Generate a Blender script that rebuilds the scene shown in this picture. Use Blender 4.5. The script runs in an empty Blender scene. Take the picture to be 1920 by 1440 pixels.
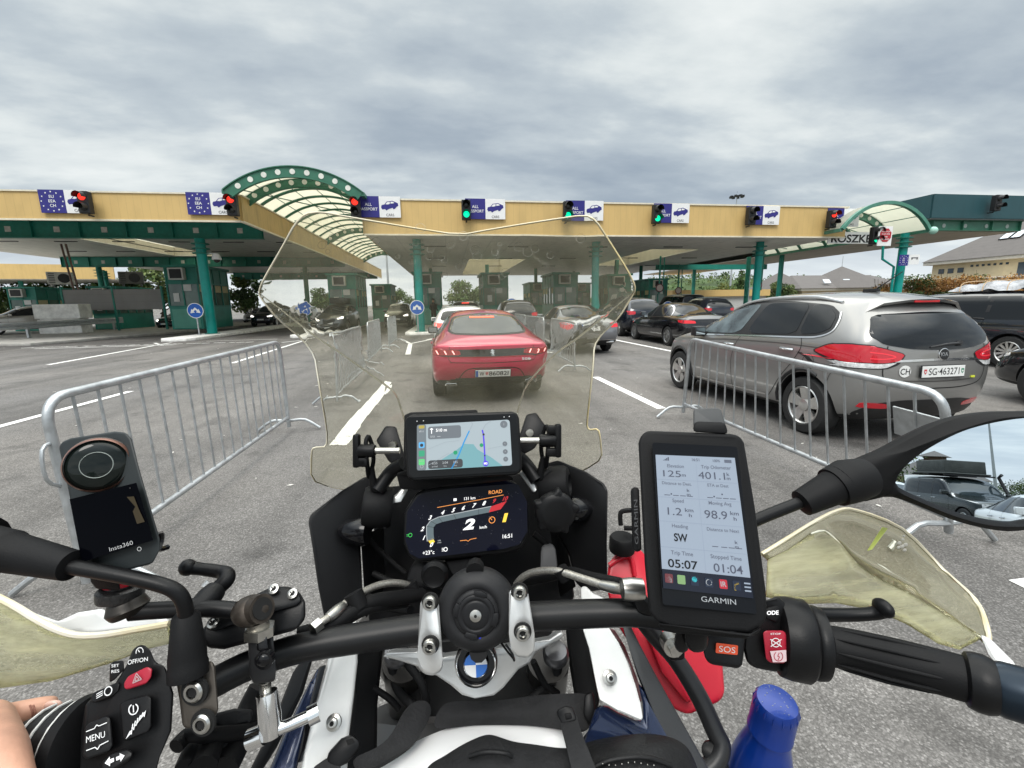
import bpy, bmesh, math, random
from mathutils import Vector as V, Matrix, geometry
from mathutils.bvhtree import BVHTree
import numpy as np
R = math.radians
SC = bpy.context.scene
COL = SC.collection
# ------------------------------------------------------------------ camera
F_PX, CAM_H = 820.0, 1.5
def _frame():
    dn = V((68.0, 4475.0, F_PX)).normalized(); up = -dn
    vx = 840 - 960.0
    vy = -(up.x*vx + up.z*F_PX)/up.y
    fw = V((vx, vy, F_PX)).normalized()
    rt = up.cross(fw)
    if rt.x < 0: rt = -rt
    return Matrix((rt, fw, up))           # rows: world axes in camera coordinates (x right, y down, z forward)
CR = _frame()
CAM = V((0, 0, CAM_H))
cam_d = bpy.data.cameras.new('camera'); cam_o = bpy.data.objects.new('camera', cam_d); COL.objects.link(cam_o)
cam_d.sensor_width = 36; cam_d.lens = F_PX/1920*36; cam_d.clip_start = 0.02; cam_d.clip_end = 3000
_m = Matrix((CR @ V((1,0,0)), CR @ V((0,-1,0)), CR @ V((0,0,-1)))).transposed().to_4x4()
_m.translation = CAM
cam_o.matrix_world = _m
SC.camera = cam_o
SC.view_settings.view_transform = 'Standard'; SC.view_settings.look = 'None'
SC.view_settings.exposure = 0.6; SC.view_settings.gamma = 1; SC.view_settings.use_curve_mapping = False
SC.cycles.use_denoising = True
SC.cycles.max_bounces = 10; SC.cycles.transparent_max_bounces = 12
SC.cycles.diffuse_bounces = 3; SC.cycles.glossy_bounces = 4; SC.cycles.transmission_bounces = 10
SC.cycles.caustics_reflective = False; SC.cycles.caustics_refractive = False
def ray(px, py): return CR @ V((px-960, py-720, F_PX))
def Q(px, py, d): return CAM + (CR @ V(((px-960)/F_PX, (py-720)/F_PX, 1.0)))*d     # point seen at a pixel, d metres along the view axis
def gp(px, py, z=0.0):
    r = ray(px, py); return CAM + r*((z-CAM_H)/r.z)
def oy(px, py, Y):
    r = ray(px, py); return CAM + r*(Y/r.y)
def ox(px, py, X):
    r = ray(px, py); return CAM + r*(X/r.x)
CX, CY, CZ = (CR @ V((1,0,0))), (CR @ V((0,-1,0))), (CR @ V((0,0,1)))    # image right, image up, view axis in world
# ------------------------------------------------------------------ sky and sun (overcast)
SUN_EL, SUN_ROT = R(55), R(200)
W = bpy.data.worlds.new('World'); SC.world = W; W.use_nodes = True
def world():
    nt = W.node_tree; nd = nt.nodes; ln = nt.links; nd.clear()
    def N(t, **k):
        n = nd.new(t)
        for a, b in k.items(): setattr(n, a, b)
        return n
    out = N('ShaderNodeOutputWorld'); bg = N('ShaderNodeBackground'); bg.inputs['Strength'].default_value = 0.1
    sky = N('ShaderNodeTexSky', sky_type='NISHITA'); sky.sun_disc = False; sky.sun_elevation = SUN_EL; sky.sun_rotation = SUN_ROT
    tc = N('ShaderNodeTexCoord'); sep = N('ShaderNodeSeparateXYZ'); ln.new(tc.outputs['Generated'], sep.inputs[0])
    def M(op, a, b=None, c=None, clamp=False):
        m = N('ShaderNodeMath', operation=op); m.use_clamp = clamp
        for i, v in enumerate((a, b, c)):
            if v is None: continue
            if isinstance(v, (int, float)): m.inputs[i].default_value = v
            else: ln.new(v, m.inputs[i])
        return m.outputs[0]
    z = M('MAXIMUM', sep.outputs['Z'], 0.0); zz = M('ADD', z, 0.16)
    u = M('DIVIDE', sep.outputs['X'], zz); v = M('DIVIDE', sep.outputs['Y'], zz)
    cmb = N('ShaderNodeCombineXYZ'); ln.new(M('MULTIPLY', u, 0.62), cmb.inputs[0]); ln.new(v, cmb.inputs[1])
    n1 = N('ShaderNodeTexNoise'); n1.inputs['Scale'].default_value = 0.62; n1.inputs['Detail'].default_value = 5; n1.inputs['Roughness'].default_value = 0.5; n1.inputs['Distortion'].default_value = 0.25
    off = N('ShaderNodeVectorMath', operation='ADD'); off.inputs[1].default_value = (3.1, 1.7, 0); ln.new(cmb.outputs[0], off.inputs[0]); ln.new(off.outputs[0], n1.inputs['Vector'])
    n2 = N('ShaderNodeTexNoise'); n2.inputs['Scale'].default_value = 2.9; n2.inputs['Detail'].default_value = 7; n2.inputs['Roughness'].default_value = 0.56; ln.new(cmb.outputs[0], n2.inputs['Vector'])
    nz = M('ADD', M('MULTIPLY', n1.outputs['Fac'], 0.66), M('MULTIPLY', n2.outputs['Fac'], 0.34))
    cr = N('ShaderNodeValToRGB'); e = cr.color_ramp.elements; ln.new(nz, cr.inputs[0])
    cols = [(0.33, (2.55, 3.1, 3.75)), (0.43, (3.4, 3.95, 4.5)), (0.51, (4.6, 5.15, 5.5)), (0.57, (6.2, 6.65, 6.7)), (0.67, (8.0, 8.25, 8.1))]
    for i, (p, c) in enumerate(cols):
        el = e[i] if i < 2 else e.new(p)
        el.position = p; el.color = (*[x/10 for x in c], 1)
    s10 = N('ShaderNodeVectorMath', operation='SCALE'); s10.inputs['Scale'].default_value = 10; ln.new(cr.outputs[0], s10.inputs[0])
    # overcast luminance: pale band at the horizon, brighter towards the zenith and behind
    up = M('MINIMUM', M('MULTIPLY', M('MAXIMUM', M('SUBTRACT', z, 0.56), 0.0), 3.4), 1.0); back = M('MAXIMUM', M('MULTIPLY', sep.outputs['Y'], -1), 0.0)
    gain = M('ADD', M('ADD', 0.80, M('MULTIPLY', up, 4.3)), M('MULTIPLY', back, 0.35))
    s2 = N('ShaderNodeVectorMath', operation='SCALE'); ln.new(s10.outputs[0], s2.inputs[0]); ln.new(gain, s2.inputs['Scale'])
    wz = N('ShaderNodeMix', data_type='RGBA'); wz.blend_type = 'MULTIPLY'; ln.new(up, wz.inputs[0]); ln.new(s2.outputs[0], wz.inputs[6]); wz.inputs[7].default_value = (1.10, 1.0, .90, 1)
    hz = M('POWER', M('SUBTRACT', 1.0, M('MINIMUM', M('MULTIPLY', z, 5.5), 1.0), None, True), 1.7)
    mh = N('ShaderNodeMix', data_type='RGBA'); ln.new(M('MULTIPLY', hz, 0.85), mh.inputs[0]); ln.new(wz.outputs[2], mh.inputs[6]); mh.inputs[7].default_value = (6.6, 7.0, 7.3, 1)
    mx = N('ShaderNodeMix', data_type='RGBA'); mx.inputs[0].default_value = 0.96; ln.new(sky.outputs[0], mx.inputs[6]); ln.new(mh.outputs[2], mx.inputs[7])
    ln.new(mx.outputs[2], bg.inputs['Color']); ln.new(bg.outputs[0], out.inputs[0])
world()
sd = bpy.data.lights.new('sun', 'SUN'); sd.energy = 1.2; sd.angle = R(25); sd.color = (1, .95, .88)
so = bpy.data.objects.new('sun', sd); COL.objects.link(so)
_dir = V((math.sin(SUN_ROT)*math.cos(SUN_EL), math.cos(SUN_ROT)*math.cos(SUN_EL), math.sin(SUN_EL)))
so.rotation_euler = _dir.to_track_quat('Z', 'Y').to_euler(); so.location = (0, -20, 40)
# ------------------------------------------------------------------ materials
MATS = {}
def mat(name, col=(.5,.5,.5), rough=.5, metal=0.0, var=0.0, vscale=6.0, bump=0.0, bscale=60.0, coat=0.0, emis=None, estr=1.0, spec=.5, trans=0.0, ior=1.45, alpha=1.0, rvar=0.0, col2=None, flake=0.0):
    if name in MATS: return MATS[name]
    m = bpy.data.materials.new(name); m.use_nodes = True; nt = m.node_tree; b = nt.nodes['Principled BSDF']
    b.inputs['Base Color'].default_value = (*col, 1); b.inputs['Roughness'].default_value = rough; b.inputs['Metallic'].default_value = metal
    b.inputs['Specular IOR Level'].default_value = spec; b.inputs['Coat Weight'].default_value = coat; b.inputs['Coat Roughness'].default_value = .03
    b.inputs['Transmission Weight'].default_value = trans; b.inputs['IOR'].default_value = ior; b.inputs['Alpha'].default_value = alpha
    if emis: b.inputs['Emission Color'].default_value = (*emis, 1); b.inputs['Emission Strength'].default_value = estr
    tc = None
    if var or bump or rvar or flake: tc = nt.nodes.new('ShaderNodeTexCoord')
    if var or rvar:
        n = nt.nodes.new('ShaderNodeTexNoise'); n.inputs['Scale'].default_value = vscale; n.inputs['Detail'].default_value = 6; n.inputs['Roughness'].default_value = .6
        nt.links.new(tc.outputs['Object'], n.inputs['Vector'])
        if var:
            r = nt.nodes.new('ShaderNodeValToRGB'); nt.links.new(n.outputs['Fac'], r.inputs[0])
            c2 = col2 or tuple(min(1, c*(1+var)) for c in col); c1 = col if col2 else tuple(c*(1-var) for c in col)
            r.color_ramp.elements[0].position = .32; r.color_ramp.elements[0].color = (*c1, 1); r.color_ramp.elements[1].position = .68; r.color_ramp.elements[1].color = (*c2, 1)
            nt.links.new(r.outputs[0], b.inputs['Base Color'])
        if rvar:
            mr = nt.nodes.new('ShaderNodeMapRange'); mr.inputs['To Min'].default_value = max(0, rough-rvar); mr.inputs['To Max'].default_value = min(1, rough+rvar); mr.inputs['From Min'].default_value = .3; mr.inputs['From Max'].default_value = .7
            nt.links.new(n.outputs['Fac'], mr.inputs['Value']); nt.links.new(mr.outputs[0], b.inputs['Roughness'])
    if bump:
        n = nt.nodes.new('ShaderNodeTexNoise'); n.inputs['Scale'].default_value = bscale; n.inputs['Detail'].default_value = 4
        bp = nt.nodes.new('ShaderNodeBump'); bp.inputs['Strength'].default_value = bump; bp.inputs['Distance'].default_value = .4/bscale
        nt.links.new(tc.outputs['Object'], n.inputs['Vector']); nt.links.new(n.outputs['Fac'], bp.inputs['Height']); nt.links.new(bp.outputs[0], b.inputs['Normal'])
    MATS[name] = m; return m
def paint(name, col, metal=.0, rough=.32): return mat(name, col, rough, metal, var=.06, vscale=3, coat=.8, rvar=.05)
# ------------------------------------------------------------------ mesh building
class MB:
    def __init__(s): s.bm = bmesh.new(); s.mi = 0
    def face(s, pts):
        f = s.bm.faces.new([s.bm.verts.new(p) for p in pts]); f.material_index = s.mi; return f
    def quads(s, grid, wrap=False, close=False):
        vs = [[s.bm.verts.new(p) for p in row] for row in grid]
        n = len(vs[0])
        for i in range(len(vs)-(0 if close else 1)):
            a, b = vs[i], vs[(i+1) % len(vs)]
            for j in range(n if wrap else n-1):
                k = (j+1) % n
                f = s.bm.faces.new((a[j], a[k], b[k], b[j])); f.material_index = s.mi
        return vs
    def box(s, c, size, M=None):
        x, y, z = (q/2 for q in size); c = V(c)
        P = [V((sx*x, sy*y, sz*z)) for sz in (-1,1) for sy in (-1,1) for sx in (-1,1)]
        if M is not None: P = [M @ p for p in P]
        v = [s.bm.verts.new(c+p) for p in P]
        for q in ((0,2,3,1),(4,5,7,6),(0,1,5,4),(2,6,7,3),(0,4,6,2),(1,3,7,5)):
            f = s.bm.faces.new([v[i] for i in q]); f.material_index = s.mi
        return s
    def box2(s, a, b):
        a, b = V(a), V(b); return s.box((a+b)/2, [abs(q) for q in (b-a)])
    def tube(s, pts, r, n=10, caps=True, closed=False):
        pts = [V(p) for p in pts]; rs = r if isinstance(r, (list, tuple)) else [r]*len(pts)
        m = len(pts); T = []
        for i in range(m):
            a = pts[(i-1) % m] if (closed or i) else pts[i]; b = pts[(i+1) % m] if (closed or i < m-1) else pts[i]
            T.append((b-a).normalized() if (b-a).length > 1e-9 else V((0,0,1)))
        u = T[0].orthogonal().normalized(); rings = []
        for i in range(m):
            u = (u - T[i]*u.dot(T[i]))
            u = u.normalized() if u.length > 1e-6 else T[i].orthogonal().normalized()
            w = T[i].cross(u)
            rings.append([pts[i]+(u*math.cos(2*math.pi*k/n)+w*math.sin(2*math.pi*k/n))*rs[i] for k in range(n)])
        vs = s.quads(rings, wrap=True, close=closed)
        if caps and not closed:
            for ring in (vs[0][::-1], vs[-1]):
                f = s.bm.faces.new(ring); f.material_index = s.mi
        return s
    def lathe(s, o, axis, prof, n=24, capa=True, capb=True):
        o, axis = V(o), V(axis).normalized(); u = axis.orthogonal().normalized(); w = axis.cross(u)
        rings = [[o+axis*h+(u*math.cos(2*math.pi*k/n)+w*math.sin(2*math.pi*k/n))*max(r,1e-5) for k in range(n)] for r, h in prof]
        vs = s.quads(rings, wrap=True)
        for ring, c in ((vs[0][::-1], capa), (vs[-1], capb)):
            if c:
                f = s.bm.faces.new(ring); f.material_index = s.mi
        return s
    def cyl(s, a, b, r, n=16, r2=None):
        a, b = V(a), V(b); return s.lathe(a, b-a, [(r, 0), (r if r2 is None else r2, (b-a).length)], n)
    def prism(s, pts, ext):
        pts = [V(p) for p in pts]; ext = V(ext); n = len(pts)
        a = [s.bm.verts.new(p) for p in pts]; b = [s.bm.verts.new(p+ext) for p in pts]
        for r in (a[::-1], b):
            f = s.bm.faces.new(r); f.material_index = s.mi
        for i in range(n):
            f = s.bm.faces.new((a[i], a[(i+1) % n], b[(i+1) % n], b[i])); f.material_index = s.mi
        return s
    def ball(s, c, r, n=12, sc=(1,1,1)):
        c = V(c); rings = []
        for i in range(n//2+1):
            t = math.pi*i/(n//2); rr = max(math.sin(t), 1e-4)
            rings.append([c+V((math.cos(2*math.pi*k/n)*rr*sc[0], math.sin(2*math.pi*k/n)*rr*sc[1], math.cos(t)*sc[2]))*r for k in range(n)])
        s.quads(rings, wrap=True); return s
def smooth_path(pts, k=4, closed=False):
    """Catmull-Rom through points (tuples of any dimension or Vectors)"""
    P = [V(p) for p in pts]; n = len(P); out = []
    for i in range(n if closed else n-1):
        if closed: a, b, c, d = P[(i-1) % n], P[i], P[(i+1) % n], P[(i+2) % n]
        else: a, b, c, d = P[max(i-1, 0)], P[i], P[i+1], P[min(i+2, n-1)]
        for j in range(k):
            t = j/k
            out.append(((b*2)+(c-a)*t+(a*2-b*5+c*4-d)*t*t+(b*3-a-c*3+d)*t**3)*.5)
    if not closed: out.append(P[-1])
    return out
def chaikin(pts, it=2, q=.25):
    P = [V(p) for p in pts]
    for _ in range(it):
        o = []
        for i in range(len(P)):
            a, b = P[i], P[(i+1) % len(P)]
            o += [a.lerp(b, q), a.lerp(b, 1-q)]
        P = o
    return P
WC = {}
def link(name, me, parent=None):
    o = bpy.data.objects.new(name, me); COL.objects.link(o)
    if parent is not None:
        o.parent = parent
        if parent.name in WC: o.matrix_parent_inverse = Matrix.Translation(-parent.location)
    return o
def shade(me, ang=40):
    bm = bmesh.new(); bm.from_mesh(me); c = math.cos(R(ang))
    for f in bm.faces: f.smooth = True
    for e in bm.edges:
        if len(e.link_faces) == 2 and e.link_faces[0].normal.dot(e.link_faces[1].normal) < c: e.smooth = False
    bm.to_mesh(me); bm.free()
def obj(name, mb, mt, parent=None, smooth=40, bevel=0.0, seg=2, recalc=True, mods=()):
    bm = mb.bm if isinstance(mb, MB) else mb
    if recalc: bmesh.ops.recalc_face_normals(bm, faces=bm.faces)
    if bevel:
        es = [e for e in bm.edges if len(e.link_faces) == 2 and e.calc_face_angle(0) > .5]
        if es: bmesh.ops.bevel(bm, geom=es, offset=bevel, segments=seg, profile=.5, affect='EDGES', clamp_overlap=True)
    me = bpy.data.meshes.new(name); bm.to_mesh(me); bm.free()
    for m in (mt if isinstance(mt, (list, tuple)) else [mt]): me.materials.append(m)
    if smooth: shade(me, smooth)
    return link(name, me, parent)
def baked(o, mods):
    """apply a list of (type, settings) modifiers"""
    for t, st in mods:
        m = o.modifiers.new(t, t)
        for k, v in st.items(): setattr(m, k, v)
    dg = bpy.context.evaluated_depsgraph_get(); ev = o.evaluated_get(dg)
    me = bpy.data.meshes.new_from_object(ev); old = o.data
    o.modifiers.clear(); o.data = me
    if old.users == 0: bpy.data.meshes.remove(old)
    return o
def thing(name, label, cat, loc=(0,0,0), rz=0.0, group=None, wc=False):
    o = bpy.data.objects.new(name, None); COL.objects.link(o); o.empty_display_size = .1
    o.location = loc; o.rotation_euler = (0, 0, rz); tag(o, label, cat, group)
    if wc: WC[o.name] = 1
    return o
def tag(o, label, cat, group=None):
    o['label'] = label; o['category'] = cat
    if group: o['group'] = group
    return o
def kind(o, k='structure'): o['kind'] = k; return o
def dup(root, loc, rz=None, label=None, recolor=None):
    r = root.copy(); COL.objects.link(r); r.location = loc
    if rz is not None: r.rotation_euler = (0, 0, rz)
    if label: r['label'] = label
    def rec(src, dst):
        for ch in list(src.children):
            c = ch.copy(); COL.objects.link(c); c.parent = dst
            if recolor and ch.type == 'MESH':
                for i, sl in enumerate(c.material_slots):
                    if sl.material and sl.material.name in recolor:
                        sl.link = 'OBJECT'; sl.material = recolor[sl.material.name]
            rec(ch, c)
    rec(root, r); return r
_font_cache = {}
def text_mesh(txt, bold=0.0, sx=1.0):
    """flat mesh of a word, cap height 1, centred at the origin in x/y; returns (verts, faces, width)"""
    key = (txt, bold, sx)
    if key in _font_cache: return _font_cache[key]
    cu = bpy.data.curves.new('lettering', 'FONT'); cu.body = txt; cu.size = 1.0; cu.align_x = 'CENTER'; cu.align_y = 'CENTER'; cu.offset = bold; cu.resolution_u = 4
    o = bpy.data.objects.new('lettering', cu); COL.objects.link(o)
    dg = bpy.context.evaluated_depsgraph_get(); dg.update(); me = bpy.data.meshes.new_from_object(o.evaluated_get(dg))
    vs = [V(v.co) for v in me.vertices]; fs = [tuple(p.vertices) for p in me.polygons]
    bpy.data.objects.remove(o); bpy.data.curves.remove(cu); bpy.data.meshes.remove(me)
    if vs:
        x0, x1 = min(v.x for v in vs), max(v.x for v in vs); y0, y1 = min(v.y for v in vs), max(v.y for v in vs)
        k = 1/.7
        vs = [V(((v.x-(x0+x1)/2)*k*sx, (v.y-(y0+y1)/2)*k, 0)) for v in vs]
        w = (x1-x0)*k*sx
    else: w = 0
    _font_cache[key] = (vs, fs, w); return _font_cache[key]
def put_text(mb, txt, o, u, v, h, width=None, bold=.0, lift=0.0):
    """lay a word centred on o along unit vectors u (right) and v (up), cap height h"""
    vs, fs, w = text_mesh(txt, bold); u, v, o = V(u), V(v), V(o); n = u.cross(v)
    kx = h if width is None else width/max(w, 1e-6)
    nv = [mb.bm.verts.new(o+u*p.x*kx+v*p.y*h+n*lift) for p in vs]
    for f in fs:
        try:
            q = mb.bm.faces.new([nv[i] for i in f]); q.material_index = mb.mi
        except ValueError: pass
rnd = random.Random(7)
# ================================================================== THE SETTING
def asphalt():
    m = bpy.data.materials.new('asphalt'); m.use_nodes = True; nt = m.node_tree; b = nt.nodes['Principled BSDF']; L = nt.links.new
    tc = nt.nodes.new('ShaderNodeTexCoord')
    def noise(sc, det=4, ro=.6, vec=None):
        n = nt.nodes.new('ShaderNodeTexNoise'); n.inputs['Scale'].default_value = sc; n.inputs['Detail'].default_value = det; n.inputs['Roughness'].default_value = ro
        L(vec or tc.outputs['Object'], n.inputs['Vector']); return n
    def ramp(src, *st):
        r = nt.nodes.new('ShaderNodeValToRGB'); L(src, r.inputs[0])
        for i, (p, c) in enumerate(st):
            e = r.color_ramp.elements[i] if i < 2 else r.color_ramp.elements.new(p)
            e.position = p; e.color = (c, c, c, 1) if not isinstance(c, tuple) else (*c, 1)
        return r.outputs[0]
    def mul(a, bb, f=1.0):
        x = nt.nodes.new('ShaderNodeMix'); x.data_type = 'RGBA'; x.blend_type = 'MULTIPLY'; x.inputs[0].default_value = f; L(a, x.inputs[6]); L(bb, x.inputs[7]); return x.outputs[2]
    vo = nt.nodes.new('ShaderNodeTexVoronoi'); vo.inputs['Scale'].default_value = 135; L(tc.outputs['Object'], vo.inputs['Vector'])
    sp = nt.nodes.new('ShaderNodeSeparateColor'); L(vo.outputs['Color'], sp.inputs[0])
    stones = ramp(sp.outputs[0], (0, (.112,.106,.099)), (.30, (.142,.134,.126)), (.62, (.178,.169,.159)), (.86, (.212,.201,.190)), (.97, (.285,.272,.258)))
    gaps = ramp(vo.outputs['Distance'], (.25, 1.0), (.75, .70))
    c = mul(stones, gaps)
    c = mul(c, ramp(noise(.55, 6).outputs['Fac'], (.3, .78), (.7, 1.22)))
    mp = nt.nodes.new('ShaderNodeMapping'); mp.inputs['Scale'].default_value = (1.1, .10, 1); L(tc.outputs['Object'], mp.inputs[0])
    c = mul(c, ramp(noise(1.0, 5, .55, mp.outputs[0]).outputs['Fac'], (.36, .66), (.56, 1.08)), .85)
    c = mul(c, ramp(noise(3.7, 8, .7).outputs['Fac'], (.32, .66), (.46, 1.0)), .7)
    ol = noise(1.35, 3, .5); ol2 = ramp(ol.outputs['Fac'], (.60, 1.0), (.68, .62)); c = mul(c, ol2, .8)
    c = mul(c, ramp(noise(.16, 3).outputs['Fac'], (.35, (.84,.85,.87)), (.65, (1.05,1.03,1.0))))
    L(c, b.inputs['Base Color']); b.inputs['Roughness'].default_value = .82; b.inputs['Specular IOR Level'].default_value = .35
    bp = nt.nodes.new('ShaderNodeBump'); bp.inputs['Strength'].default_value = .75; bp.inputs['Distance'].default_value = .006
    L(gaps, bp.inputs['Height']); L(bp.outputs[0], b.inputs['Normal'])
    return m
ASPH = asphalt()
def worn_paint(name, col, wear):
    m = bpy.data.materials.new(name); m.use_nodes = True; nt = m.node_tree; b = nt.nodes['Principled BSDF']; L = nt.links.new
    tc = nt.nodes.new('ShaderNodeTexCoord'); n = nt.nodes.new('ShaderNodeTexNoise'); n.inputs['Scale'].default_value = 14; n.inputs['Detail'].default_value = 9; n.inputs['Roughness'].default_value = .75
    L(tc.outputs['Object'], n.inputs['Vector']); r = nt.nodes.new('ShaderNodeValToRGB'); L(n.outputs['Fac'], r.inputs[0])
    r.color_ramp.elements[0].position = wear-.04; r.color_ramp.elements[0].color = (.16, .155, .15, 1); r.color_ramp.elements[1].position = wear+.05; r.color_ramp.elements[1].color = (*col, 1)
    L(r.outputs[0], b.inputs['Base Color']); b.inputs['Roughness'].default_value = .75; return m
PAINT = worn_paint('road_paint', (.78, .77, .74), .38); PAINTW = worn_paint('road_paint_worn', (.70, .69, .66), .39)
mb = MB(); mb.face([(-900,-700,-.02),(900,-700,-.02),(900,900,-.02),(-900,900,-.02)])
kind(obj('ground', mb, mat('dry_grass', (.09,.10,.05), .95, var=.35, vscale=.3), smooth=0))
mb = MB(); mb.face([(-75,-60,0),(75,-60,0),(75,120,0),(-75,120,0)])
kind(obj('road', mb, ASPH, smooth=0))
def strip(mb, a, b, w, z=.004):
    a, b = V((a[0],a[1],z)), V((b[0],b[1],z)); n = (b-a).cross(V((0,0,1))).normalized()*w/2
    mb.face([a-n, b-n, b+n, a+n])
mb = MB()
for a, b, w in [((2.95,5.7),(2.93,8.5),.14), ((-6.0,2.0),(-5.93,8.95),.13), ((2.98,.2),(2.97,1.72),.11), ((-11.25,14),(-12.5,21.9),.13), ((-13.2,21.9),(-11.9,20.2),.12),
                ((-5.97,13.0),(-6.6,22),.12), ((-6.2,22.5),(-7.2,20.2),.12),
                ((6.72,12.2),(6.64,17.5),.14), ((2.94,12.0),(2.95,16.4),.13), ((-16.6,20.2),(-11.6,20.4),.14), ((-11.2,22.2),(-8.2,22.5),.12), ((-1.0,19.8),(-.2,21.6),.12)]: strip(mb, a, b, w)
kind(obj('lane_markings', mb, PAINT, smooth=0))
mb = MB()
for a, b, w in [((-1.22,4.75),(-1.25,8.7),.17), ((-1.3,13.9),(-1.55,17.9),.16), ((-1.55,17.9),(-2.2,20.6),.13), ((-1.55,17.9),(-.6,20.4),.13)]: strip(mb, a, b, w, .0045)
for i in range(26):
    x = -17.5+i*.34+rnd.uniform(-.1,.1); strip(mb, (x, 20.9+rnd.uniform(-.2,.2)), (x+.25, 21.0), .16, .005)
kind(obj('worn_markings', mb, PAINTW, smooth=0))
# patches and cracks of the surface, litter
m_patch = mat('asphalt_patch', (.075,.073,.07), .9, var=.25, vscale=30, bump=.5, bscale=120)
CONC = mat('concrete', (.40,.385,.355), .9, var=.22, vscale=2.5, bump=.35, bscale=40)
CONCW = mat('limewashed_concrete', (.84,.82,.78), .9, var=.2, vscale=3, bump=.3, bscale=35)
TEAL = mat('teal_paint', (.012,.25,.205), .42, var=.12, vscale=2, rvar=.08); TEALD = mat('dark_green_paint', (.02,.215,.165), .45, var=.15, vscale=2)
TEALP = mat('pale_green_panel', (.12,.40,.31), .45, var=.12, vscale=1.5); MOSS = mat('moss_green_steel', (.035,.15,.095), .45, var=.15, vscale=3)
TEALB = mat('column_teal_paint', (.0,.29,.25), .38, var=.12, vscale=2.5, rvar=.08)
def ribbed(name, col, period, axis='X', depth=.35, dirt=.0, rough=.55):
    m = bpy.data.materials.new(name); m.use_nodes = True; nt = m.node_tree; b = nt.nodes['Principled BSDF']; L = nt.links.new
    tc = nt.nodes.new('ShaderNodeTexCoord'); se = nt.nodes.new('ShaderNodeSeparateXYZ'); L(tc.outputs['Object'], se.inputs[0])
    a = nt.nodes.new('ShaderNodeMath'); a.operation = 'MULTIPLY'; a.inputs[1].default_value = 1/period; L(se.outputs[axis], a.inputs[0])
    fr = nt.nodes.new('ShaderNodeMath'); fr.operation = 'FRACT'; L(a.outputs[0], fr.inputs[0])
    r = nt.nodes.new('ShaderNodeValToRGB'); L(fr.outputs[0], r.inputs[0]); r.color_ramp.elements[0].position = 0; r.color_ramp.elements[0].color = (1-depth,)*3+(1,)
    r.color_ramp.elements[1].position = .06; r.color_ramp.elements[1].color = (1,1,1,1)
    n = nt.nodes.new('ShaderNodeTexNoise'); n.inputs['Scale'].default_value = 1.6; n.inputs['Detail'].default_value = 8; mp = nt.nodes.new('ShaderNodeMapping'); mp.inputs['Scale'].default_value = (1.2, 1.2, .5)
    L(tc.outputs['Object'], mp.inputs[0]); L(mp.outputs[0], n.inputs['Vector'])
    r2 = nt.nodes.new('ShaderNodeValToRGB'); L(n.outputs['Fac'], r2.inputs[0]); r2.color_ramp.elements[0].position = .3; r2.color_ramp.elements[0].color = tuple(c*(.90-dirt) for c in col)+(1,); r2.color_ramp.elements[1].position = .55; r2.color_ramp.elements[1].color = (*col, 1)
    mx = nt.nodes.new('ShaderNodeMix'); mx.data_type = 'RGBA'; mx.blend_type = 'MULTIPLY'; mx.inputs[0].default_value = 1; L(r2.outputs[0], mx.inputs[6]); L(r.outputs[0], mx.inputs[7])
    L(mx.outputs[2], b.inputs['Base Color']); b.inputs['Roughness'].default_value = rough
    bp = nt.nodes.new('ShaderNodeBump'); bp.inputs['Strength'].default_value = .5; bp.inputs['Distance'].default_value = .02; L(r.outputs[0], bp.inputs['Height']); L(bp.outputs[0], b.inputs['Normal'])
    return m
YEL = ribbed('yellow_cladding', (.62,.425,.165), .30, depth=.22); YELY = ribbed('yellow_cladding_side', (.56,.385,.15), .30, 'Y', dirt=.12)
SOFF = ribbed('soffit_lining', (.80,.77,.71), 1.2, 'X', .28, .06, .45); CREAM = ribbed('cream_corrugated', (.68,.63,.52), .22, 'X', .3)
CREAMY = ribbed('cream_corrugated_side', (.68,.63,.52), .22, 'Y', .3)
TRIM = mat('pale_trim', (.72,.66,.52), .5, var=.1); DKT = ribbed('dark_teal_cladding', (.013,.062,.074), .3, depth=.15)
WHITE = mat('white_enamel', (.78,.78,.77), .45, var=.04); DARK = mat('black_plastic', (.014,.014,.015), .5, var=.15, vscale=9); BLUE = mat('sign_blue', (.012,.10,.42), .4, var=.05); NAVY = mat('sign_navy', (.025,.022,.19), .4, var=.05)
STEEL = mat('galvanised_steel', (.46,.48,.49), .42, .75, var=.16, vscale=14, rvar=.12, bump=.08, bscale=90); ALU = mat('silver_aluminium', (.62,.63,.63), .33, .9, var=.05, vscale=20, rvar=.06)
POLE = mat('weathered_pole', (.24,.23,.22), .6, .3, var=.2)
ROOFT = mat('translucent_roof_sheet', (.80,.77,.66), .5, trans=.0, var=.06)
def translucent(name, col, k=.55):
    m = bpy.data.materials.new(name); m.use_nodes = True; nt = m.node_tree; nt.nodes.clear(); L = nt.links.new
    o = nt.nodes.new('ShaderNodeOutputMaterial'); d = nt.nodes.new('ShaderNodeBsdfDiffuse'); t = nt.nodes.new('ShaderNodeBsdfTranslucent'); x = nt.nodes.new('ShaderNodeMixShader')
    d.inputs[0].default_value = (*col, 1); t.inputs[0].default_value = (*col, 1); x.inputs[0].default_value = k; L(d.outputs[0], x.inputs[1]); L(t.outputs[0], x.inputs[2]); L(x.outputs[0], o.inputs[0]); return m
POLY = translucent('polycarbonate_sheet', (.86,.84,.74), .72); POLYG = translucent('aged_polycarbonate', (.78,.78,.70), .75)
GLS = mat('booth_glass', (.12,.19,.165), .08, var=.3, vscale=1.2, spec=.6); GLSP = mat('pale_booth_glass', (.16,.22,.19), .1, var=.3, vscale=1.5)
PAPER = mat('paper_notice', (.75,.75,.73), .8, var=.05)
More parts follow.
